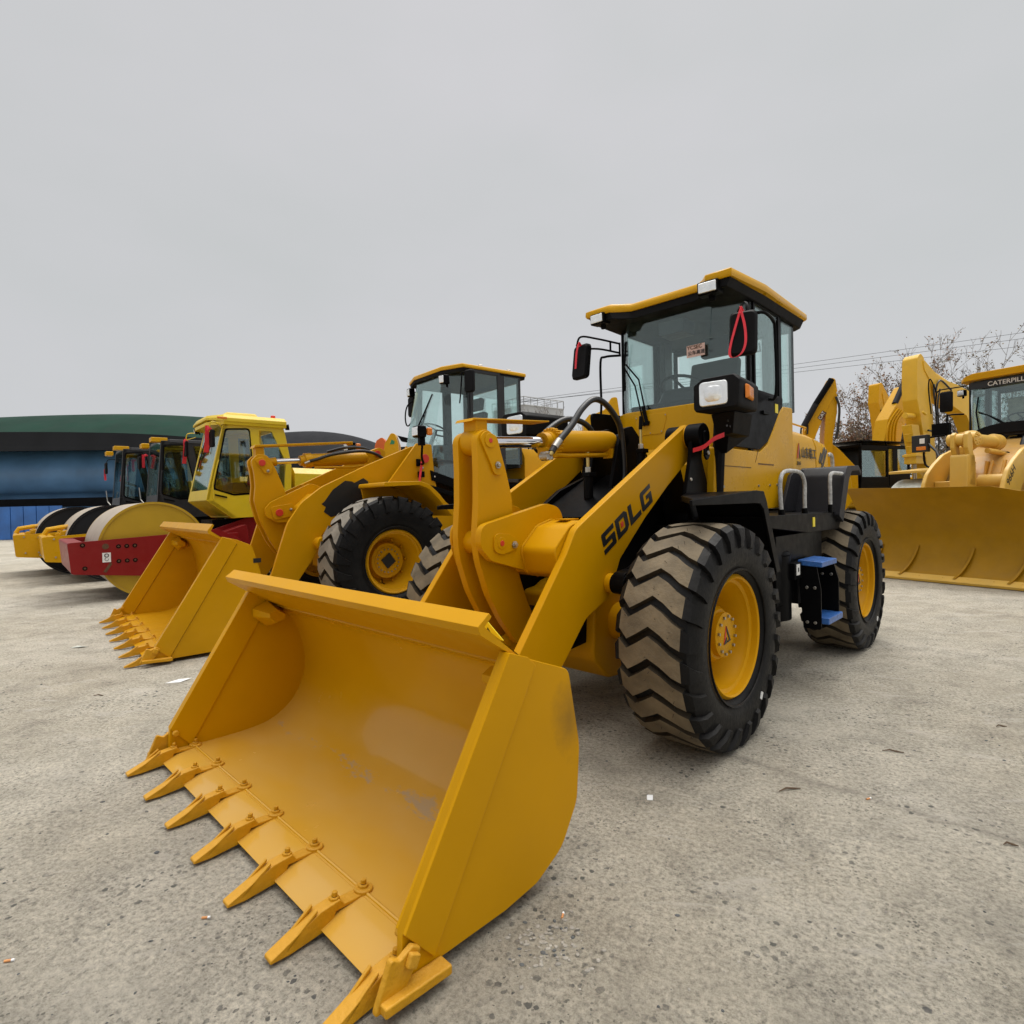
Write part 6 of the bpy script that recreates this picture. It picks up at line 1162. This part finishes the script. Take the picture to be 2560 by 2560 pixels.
# left of the hood
e3, b3 = excavator((8.2, 15.0, R(-10)), 'ochre excavator with a raised boom and grey cylinder, behind the front loader hood', 'yellow_cab', [(.24, 4.52), (.34, 4.46), (.38, 4.15), (.16, 3.75), (.02, 3.45), (-.14, 3.06), (-.30, 2.6), (-.9, 1.5), (-1.2, 1.7), (-.62, 2.8), (-.40, 3.2), (-.05, 3.95)], [(.32, 4.30), (.38, 4.05), (.37, 3.6), (.26, 2.95), (.20, 1.4), (.02, 1.4), (.05, 2.95), (.10, 3.7)], bx=-3.5)
k = MB(); k.cyl((-.50, -.08, 3.22), (-.18, -.08, 3.82), .075, n=14, m=1); k.cyl((-.18, -.08, 3.82), (.22, -.06, 4.45), .075, n=14, m=0); k.build('hydraulic_cylinder', ['black', 'grey_black'], e3)
k = MB(); k.tube(smooth_path([(-.55, -.04, 3.0), (-.52, -.05, 3.25), (-.38, -.04, 3.3), (-.38, -.03, 3.05)], 4), .022, n=6); k.build('hydraulic_hose', ['hose'], e3); k = MB(); k.tube(smooth_path([(.33, -.03, 4.0), (.40, -.05, 3.7), (.36, -.05, 3.2), (.30, -.05, 2.9)], 4), .03, n=6); k.build('hydraulic_hose', ['hose'], e3)
k = MB(); k.prism([(.15, 2.9), (.46, 2.62), (.88, 2.12), (.9, 1.2), (.15, 1.2)], .1, .6, 'y'); k.build('bucket', ['yellow_cab'], e3, bevel=.02)
flat_marks('emblem', [([(-.12, -.05), (.12, -.06), (.13, .06), (-.10, .08)], 0)], (.0, -.004, 3.52), (.5, 0, .86), (-.86, 0, .5), ['rust'], b3, .001); text('lettering', 'CAT', .11, b3, (-.035, -.008, 3.42), (.5, 0, .86), (-.86, 0, .5), 'decal_white', .001)
# seen through the hose loop of the front loader
e0, _ = excavator((2.0, 14.0, 0), 'ochre excavator top with a green cross sticker, seen through the hose loop', 'yellow_cab', [(.02, 3.54), (.35, 3.67), (.50, 3.95), (.64, 3.97), (.75, 3.1), (.7, 1.6), (.1, 1.6), (-.2, 3.19), (-.2, 3.36), (-.04, 3.56)], None, bx=.6)
flat_marks('warning_sticker', [([(-.01, -.09), (.11, -.07), (.10, .11), (-.02, .09)], 0), ([(.02, .0), (.08, .0), (.08, .03), (.02, .03)], 1), ([(.035, -.03), (.065, -.03), (.065, .06), (.035, .06)], 1), ([(.30, -.10), (.46, -.08), (.44, .09)], 0)], (0.0, -.003, 3.36), (1, 0, 0), (0, 0, 1), ['decal_white', 'decal_green'], e0, .001)
e5, _ = excavator((-3.6, 16.0, 0), 'orange excavator arm peeking over the larger loader boom', 'orange', [(-.20, 3.12), (-.15, 3.27), (.01, 3.37), (.10, 3.25), (.12, 2.6), (.3, 1.6), (-.3, 1.6)], None, bx=-3.6)
e6, _ = excavator((-3.2, 15.6, 0), 'ochre excavator arm with a green sticker beside the orange one', 'yellow_cab', [(-.24, 3.12), (-.06, 3.42), (.05, 3.40), (.14, 3.10), (.2, 1.6), (-.4, 1.6)], None, bx=.2)
flat_marks('warning_sticker', [([(-.07, -.05), (.05, -.05), (.06, .03), (-.02, .08)], 0)], (-.02, -.003, 3.16), (1, 0, 0), (0, 0, 1), ['decal_green'], e6, .001)
k = MB(); k.prism([(.1, 3.36), (.9, 3.15), (1.0, 3.05), (.2, 3.2)], .1, .3, 'y'); k.build('hydraulic_cylinder', ['black'], e6)

# ================================================================ HALLS AND BUILDING
def vault(name, label, X, zlo, ztop, Yn, Yr, col, band, bandz):
    """long roof: eave curve zlo(x) at depth Yn, ridge curve ztop(x) at depth Yr"""
    h = thing(name, label, 'hall', ((X[0]+X[-1])/2, Yn, 0)); ox, oy = (X[0]+X[-1])/2, Yn
    k = MB(); rows = []
    for j in range(7):
        s_ = j/6; rows.append([(x-ox, (Yr-Yn)*s_, zlo(x)+(ztop(x)-zlo(x))*math.sin(s_*math.pi/2)**0.9) for x in X])
    k.loft(rows+[[(x-ox, (Yr-Yn), zlo(x)) for x in X]], 0, cap=False, closed=False); rf_ = k.build('roof', [col], h)
    k = MB(); k.loft([[(x-ox, -.02, zlo(x)) for x in X], [(x-ox, -.02, bandz(x)) for x in X], [(x-ox, .15, bandz(x)) for x in X], [(x-ox, .15, zlo(x)) for x in X]], 0, cap=False, closed=False); k.build('side_net', [band], h)
    for i, x in enumerate((X[0], X[-1])): 
        k = MB(); k.cyl((x-ox, .1, 0), (x-ox, .1, bandz(x)+.1), .10, n=10); k.build('post', ['grey_black'], h)
    return h, ox, oy
X = [-46+1.0*i for i in range(30)]
zl = lambda x: 6.42-.0022*(x+34)**2*(1 if x > -34 else .6)-(max(0, x+24)**2)*.004
zt_g = lambda x: 1.41+((7.22-.0055*(x+28.5)**2*(1 if x > -28.5 else .35))-1.41)*1.18
h1, ox, oy = vault('hall', 'long hall with a curved green roof and a black side net at the left', X, zl, zt_g, 34, 40.2, 'canvas_green', 'mesh_black', lambda x: 5.30-.012*(x+34))
k = MB(); n_ = 150
prf = smooth_path([(0, 5.2, 6.1), (0, 4.0, 5.7), (0, 3.2, 5.1), (0, 2.9, 4.4), (0, 3.0, 3.6), (0, 3.5, 2.9), (0, 4.4, 2.5), (0, 4.6, 0)], 5)
k.loft([[(-48+34*i/n_-ox, p.y+(.035 if i % 2 else 0), p.z) for p in prf] for i in range(n_+1)], 0, cap=False, closed=False); k.build('bulging_wall', ['wall_blue'], h1)
k = MB(); k.box(-14, 12, 2.6, 3.0, 1.9, 2.45); k.build('dark_band', ['black_matt'], h1)  # plain dark strip along the foot of the blue wall, above the fence
bf = MB()
for i in range(24): bf.box(-44.0+.75*i, -44.0+.75*i+.70, 33.0, 33.06, .02, 1.92)
bf.box(-44.05, -26.0, 33.06, 33.10, .3, .4); bf.box(-44.05, -26.0, 33.06, 33.10, 1.5, 1.6)
o = bf.build('panel_fence', ['panel_blue']); tag(o, 'bright blue sheet metal fence at the far left', 'fence')
X = [-18+.6*i for i in range(19)]
h2, ox2, oy2 = vault('hall', 'black arched roof hall behind the lemon yellow roller cab', X, lambda x: 4.6-.02*(x+14)**2*(x > -14), lambda x: 1.41+((6.10-.040*(x+13.6)**2*(.4 if x < -13.6 else 1))-1.41)*1.12, 35, 39, 'mesh_black', 'mesh_black', lambda x: 3.4)
k = MB(); k.box(-4, 8, 2.5, 2.6, 0, 3.6); k.build('back_wall', ['wall_blue'], h2)
k = MB(); k.prism([(-9, 0), (-1.4, 0), (-1.4, 4.9), (-3, 5.25), (-7.6, 5.15), (-9, 4.9)], 36, 40, 'y'); o = k.build('shed', ['mesh_black'], bevel=.05); tag(o, 'low dark shed behind the larger loader boom', 'shed')
bd = thing('building', 'pale flat-roofed building with a railing on its roof, behind the front hose', 'building', (1.13, 45, 0))
u1 = Vector((3.37, 2.7, 0)); u2_ = Vector((-2.6, 3.2, 0))
k = MB(); k.loft([[(0, 0, 0), u1, u1+u2_, u2_], [Vector(p)+Vector((0, 0, 9.16)) for p in ((0, 0, 0), u1, u1+u2_, u2_)]]); wl = k.build('wall', ['wall_pale'], bd)
k = MB(); zb_, zt2 = 9.16, 9.84
for A_, B_ in ((Vector((0, 0, 0)), u1), (u2_, Vector((0, 0, 0))), (u1, u1+u2_), (u2_, u1+u2_)):
    for i in range(7): p = A_.lerp(B_, i/6); k.cyl((p.x, p.y, zb_), (p.x, p.y, zt2), .035, n=6)
    k.cyl((A_.x, A_.y, zt2), (B_.x, B_.y, zt2), .04, n=6); k.cyl((A_.x, A_.y, zb_+.02), (B_.x, B_.y, zb_+.02), .06, n=6)
for i in range(6): a_ = u1*(i/6); k.cyl((a_.x, a_.y, zt2), (a_.x+u2_.x*.5, a_.y+u2_.y*.5, zt2-.02), .025, n=5)
k.build('railing', ['wall_pale'], bd)
for r_ in range(3):
    for c_ in range(4):
        p = u1*(.14+.22*c_); k = MB(); k.obox((p.x+.02, p.y-.03, 1.6+2.6*r_), u1.normalized()*.28, (-.02, .03, 0), (0, 0, .7)); k.build('window', ['glass_dark'], bd)

# ================================================================ TREES
def tree(label, pos, H, spread, seed, leaves, lm, low=0.0, trunk_r=.13, leafsize=.07, upright=.75, dens=1.0, cat='tree', nmain=9, sqz=.8):
    rs = random.Random(seed); t = thing('tree', label, cat, pos, 0, 'trees at the edge of the yard')
    k = MB(); tips = []
    def branch(p, d, L, r, depth):
        n = 4; path = [p]; rad = [r]; cur = Vector(p); dd = Vector(d)
        for i in range(n):
            dd = (dd+Vector((rs.uniform(-.22, .22), rs.uniform(-.22, .22), rs.uniform(-.05, .16)))).normalized(); cur = cur+dd*L/n; path.append(cur.copy()); rad.append(r*(1-.75*(i+1)/n))
        k.tube(path, [max(q, .011) for q in rad], n=5 if depth < 2 else 3)
        if depth >= 1:
            for q in path[1:]: tips.append(q)
        if depth < 4:
            c = {0: nmain, 1: 5, 2: 4, 3: 3}[depth]
            for i in range(c):
                s_ = rs.uniform(.25, 1.0) if depth else rs.uniform(.22, .95); j = min(int(s_*n), n-1); f = s_*n-j; q = path[j].lerp(path[j+1], f)
                az = rs.uniform(0, 6.283); out = Vector((math.cos(az), math.sin(az), 0)); nd = (dd*upright+out*(1-upright*.55)).normalized()
                branch(q, nd, L*rs.uniform(.38, .58)*(spread if depth == 0 else 1), rad[j]*.6+.006, depth+1)
    branch(Vector((0, 0, 0)), Vector((rs.uniform(-.03, .03), 0, 1)), H*.93, trunk_r, 0)
    sc_ = H/max(v[2] for v in k.v); sq_ = Vector((sc_*sqz, sc_*sqz, sc_)); k.v = [(v[0]*sq_.x, v[1]*sq_.y, v[2]*sq_.z) for v in k.v]; tips = [Vector((p.x*sq_.x, p.y*sq_.y, p.z*sq_.z)) for p in tips]
    k.build('trunk', ['bark'], t)
    m = MB(); ln = int(leaves)
    for _ in range(ln):
        p = rs.choice(tips); zf = p.z/H
        if rs.random() > max(0.0, 1-zf)**1.5*1.7+.05: continue
        q = p+Vector((rs.gauss(0, .10), rs.gauss(0, .10), rs.gauss(0, .10))); a = Vector((rs.uniform(-1, 1), rs.uniform(-1, 1), rs.uniform(-1, 1))).normalized(); b = a.cross(Vector((rs.uniform(-1, 1), rs.uniform(-1, 1), rs.uniform(-1, 1)))).normalized(); s_ = leafsize*rs.uniform(.5, 1.2)
        m.raw([q-a*s_, q+b*s_*.6, q+a*s_, q-b*s_*.6], [(0, 1, 2, 3)], rs.randrange(len(lm)))
    if m.v: m.build('crown', lm, t)
    return t
tree('tall sparse bare tree behind the ochre excavator, just left of the tallest bare one', (19.5, 32, 0), 9.4, 1.0, 1, 9000, ['leaf_brown', 'leaf_dry'])
tree('tallest sparse bare tree to the left of the bright yellow excavator', (21.4, 32.5, 0), 10.5, .95, 2, 7500, ['leaf_brown', 'leaf_dry'])
tree('bushy brown-leaved tree low behind the black cab excavator', (20.3, 31, 0), 7.2, 1.1, 5, 22000, ['leaf_brown', 'leaf_dry', 'leaf_brown'], leafsize=.08)
tree('brown-leaved tree right next to the ochre raised boom', (18.2, 31.5, 0), 6.4, 1.1, 6, 16000, ['leaf_brown', 'leaf_dry', 'leaf_green'], leafsize=.062)
tree('low greenish shrub tree under the brown-leaved trees', (19.4, 29.5, 0), 4.9, 1.2, 8, 12000, ['leaf_green', 'leaf_dry'], leafsize=.07)
tree('low dry shrub tree beside the black excavator cab', (21.8, 29.8, 0), 5.0, 1.2, 18, 9000, ['leaf_dry', 'leaf_green', 'leaf_brown'], leafsize=.07)
tree('tall bare tree at the right edge above the blade machine cab', (26.9, 30.5, 0), 12.2, .9, 3, 4500, ['leaf_dry'])
tree('bare tree at the right edge, lower than its neighbour', (25.4, 31.5, 0), 8.9, 1.0, 4, 4000, ['leaf_dry'])
tree('dull green tree showing just above the blade machine cab roof', (25.0, 29.0, 0), 8.1, 1.0, 9, 15000, ['leaf_green', 'leaf_green', 'leaf_dry'], leafsize=.065, dens=1)
tree('bare tree in front of the pale building', (2.6, 32, 0), 7.4, .9, 11, 0, ['leaf_dry'])
tree('bare tree left of the pale building, tops showing beside the lamp', (1.2, 34, 0), 8.0, .9, 12, 0, ['leaf_dry'])
tree('bare tree right of the pale building below the wires', (4.2, 33, 0), 5.9, .9, 13, 0, ['leaf_dry'])
tree('bare tree behind the dark shed, near the larger loader cab', (-3.5, 42, 0), 7.4, 1.0, 14, 0, ['leaf_dry'])
tree('bare tree behind the dark shed, beside the orange arm', (-5.4, 42, 0), 6.7, 1.0, 15, 0, ['leaf_dry'])
# far belt of trees that closes the horizon
rs = random.Random(5); k = MB()
for i in range(5200):
    x = rs.uniform(-110, 130); y = rs.uniform(78, 90); z = abs(rs.gauss(0, 1.5)); z = min(z, 3.6+.8*math.sin(x*.21)+.5*math.sin(x*.57))
    s_ = rs.uniform(.4, .9); a = Vector((rs.uniform(-1, 1), rs.uniform(-1, 1), rs.uniform(-1, 1))).normalized()*s_; b = a.cross(Vector((rs.uniform(-1, 1), rs.uniform(-1, 1), rs.uniform(-1, 1)))).normalized()*s_*.8
    q = Vector((x, y, z)); k.raw([q-a, q+b, q+a, q-b], [(0, 1, 2, 3)], rs.randrange(2))
o = k.build('distant_trees', ['leaf_green', 'leaf_dry']); tag(o, 'far dark belt of trees along the horizon', 'trees', kind='stuff')
# wires and street lamp
for i, (z0, z1) in enumerate(((11.84, 13.91), (11.52, 13.45), (11.21, 12.85))):
    k = MB(); P = []
    for j in range(41):
        s_ = -1.3+3.4*j/40; x = 22.48+18.08*s_; z = z0+(z1-z0)*s_; P.append((x, 45, z+.06*((s_-.5)**2-.25)))
    k.tube(P, .014, n=5); o = k.build('overhead_wire', ['grey_black']); tag(o, ['topmost of the three overhead wires', 'middle one of the three overhead wires', 'lowest of the three overhead wires'][i], 'wire', 'overhead wires')
sl = thing('street_lamp', 'grey street lamp head beyond the bright yellow excavator', 'street lamp', (26.6, 36, 0))
k = MB(); k.cyl((0, 0, 0), (0, 0, 9.3), .08, .05, n=10); k.tube([(0, 0, 9.2), (.1, 0, 9.5), (.6, 0, 9.72)], .03, n=8); k.build('pole', ['wall_pale'], sl)
k = MB(); k.obox((.85, 0, 9.75), (.35, 0, .06), (0, .12, 0), (0, 0, .05)); k.build('lamp_head', ['wall_pale'], sl, bevel=.03)

# ================================================================ LITTER AND GRIT
rs = random.Random(11)
def pebble(m, x, y, r, mi):
    k0 = len(m.v); pts = []
    sx, sy, sz = rs.uniform(.7, 1.3), rs.uniform(.6, 1.1), rs.uniform(.35, .7); a0 = rs.uniform(0, 6.28)
    for zz, rr in ((-.2, .8), (.35, 1.0), (.85, .55)):
        for i in range(6):
            a = a0+i*math.pi/3; q = rr*rs.uniform(.75, 1.15); pts.append((x+r*sx*q*math.cos(a), y+r*sy*q*math.sin(a), max(0.0, r*sz*zz)))
    f = [(i, (i+1) % 6, 6+(i+1) % 6, 6+i) for i in range(6)]+[(6+i, 6+(i+1) % 6, 12+(i+1) % 6, 12+i) for i in range(6)]+[tuple(range(12, 18))]
    m.raw(pts, f, mi)
m = MB()
centres = [(rs.uniform(-4, 5), rs.uniform(1.2, 6)) for _ in range(26)]
for _ in range(8000):
    if rs.random() < .6:
        c = rs.choice(centres); x, y = rs.gauss(c[0], .55), rs.gauss(c[1], .45)
    else: x, y = rs.uniform(-7, 8), rs.uniform(1.0, 9)
    if y < .9: continue
    r = min(.011, .0015+rs.expovariate(1/.0015)); pebble(m, x, y, r, 0 if rs.random() < .42 else 1)
for _ in range(130): x, y = rs.gauss(.08, .07), rs.gauss(1.80, .06); pebble(m, x, y, rs.uniform(.003, .010), 1 if rs.random() < .8 else 0)
o = m.build('gravel', ['stone_dark', 'stone_pale']); tag(o, 'loose grit and small stones scattered over the concrete', 'gravel', kind='stuff')
def butt(x, y, a, label, l=.028):
    m = MB(); d = Vector((math.cos(a), math.sin(a), 0)); p = Vector((x, y, .0045)); m.cyl(p-d*l/2, p+d*l*.2, .004, n=8, m=0); m.cyl(p+d*l*.2, p+d*l/2, .0042, n=8, m=1); o = m.build('cigarette_butt', ['filter_orange', 'paper']); tag(o, label, 'cigarette butt', 'cigarette butts on the ground')
butt(-1.09, 1.95, .1, 'cigarette butt lying in front of the front bucket teeth'); butt(.14, 1.92, 1.3, 'cigarette butt beside the patch of crushed stones')
butt(1.62, 2.62, .4, 'pale cigarette butt right of the front tyre, farthest from the bucket'); butt(-1.62, 1.78, .2, 'cigarette butt at the lower left of the yard')
def scrap(x, y, pts, label, mt='paper'):
    m = MB(); n = len(pts); m.loft([[(x+p[0], y+p[1], .002+p[2]) for p in pts], [(x+p[0], y+p[1], .0035+p[2]) for p in pts]]); o = m.build('paper_scrap', [mt]); tag(o, label, 'scrap', 'paper scraps on the ground')
scrap(-2.81, 4.71, [(-.07, -.05, 0), (.04, -.03, 0), (.09, .06, .008), (-.01, .04, .004)], 'white paper scrap on the concrete between the two buckets')
scrap(.62, 2.68, [(-.018, -.022, 0), (.008, -.026, 0), (.02, .018, .002), (-.008, .024, 0)], 'small white paper scrap right of the front bucket')
scrap(-4.6, 6.0, [(-.08, -.03, 0), (.05, -.02, .01), (.08, .02, 0), (-.04, .03, .01)], 'torn grey paper scrap at the far left of the yard', 'film_pale')
m = MB()
for i in range(9):
    a = .3+i*.28; m.ribbon([(-.405, 1.43, .003), (-.405+.02*math.cos(a), 1.43+.02*math.sin(a), .012), (-.405+.038*math.cos(a), 1.43+.038*math.sin(a), .004)], (math.sin(a), -math.cos(a), 0), .004, .0006)
o = m.build('frayed_cloth', ['paper']); tag(o, 'tuft of frayed white cloth under the nearest bucket tooth', 'cloth')
tw = [(1.30, 2.72, .3, .12, 'bent dark twig on the concrete in front of the front tyre'), (2.05, 3.1, -.2, .10, 'twig with a dark tip right of the front tyre'), (3.1, 2.7, -.3, .07, 'short brown twig at the right of the yard'), (-3.22, 4.38, .1, .08, 'brown dead leaf stalk left of the front bucket'), (-4.35, 3.9, .3, .10, 'dark stick at the left edge of the yard'), (2.9, 3.4, .1, .06, 'pale straw twig at the right of the yard'), (1.95, 2.25, 0, .05, 'small dark twig at the lower right of the yard')]
for x, y, a, l, lab in tw:
    m = MB(); d = Vector((math.cos(a), math.sin(a), 0)); p = Vector((x, y, .006)); m.tube([p-d*l*.5, p-d*l*.1+Vector((0, .008, .004)), p+d*l*.2, p+d*l*.5+Vector((0, -.012, 0))], [.002, .004, .0045, .002], n=6); o = m.build('twig', ['twig']); tag(o, lab, 'twig', 'twigs on the ground')
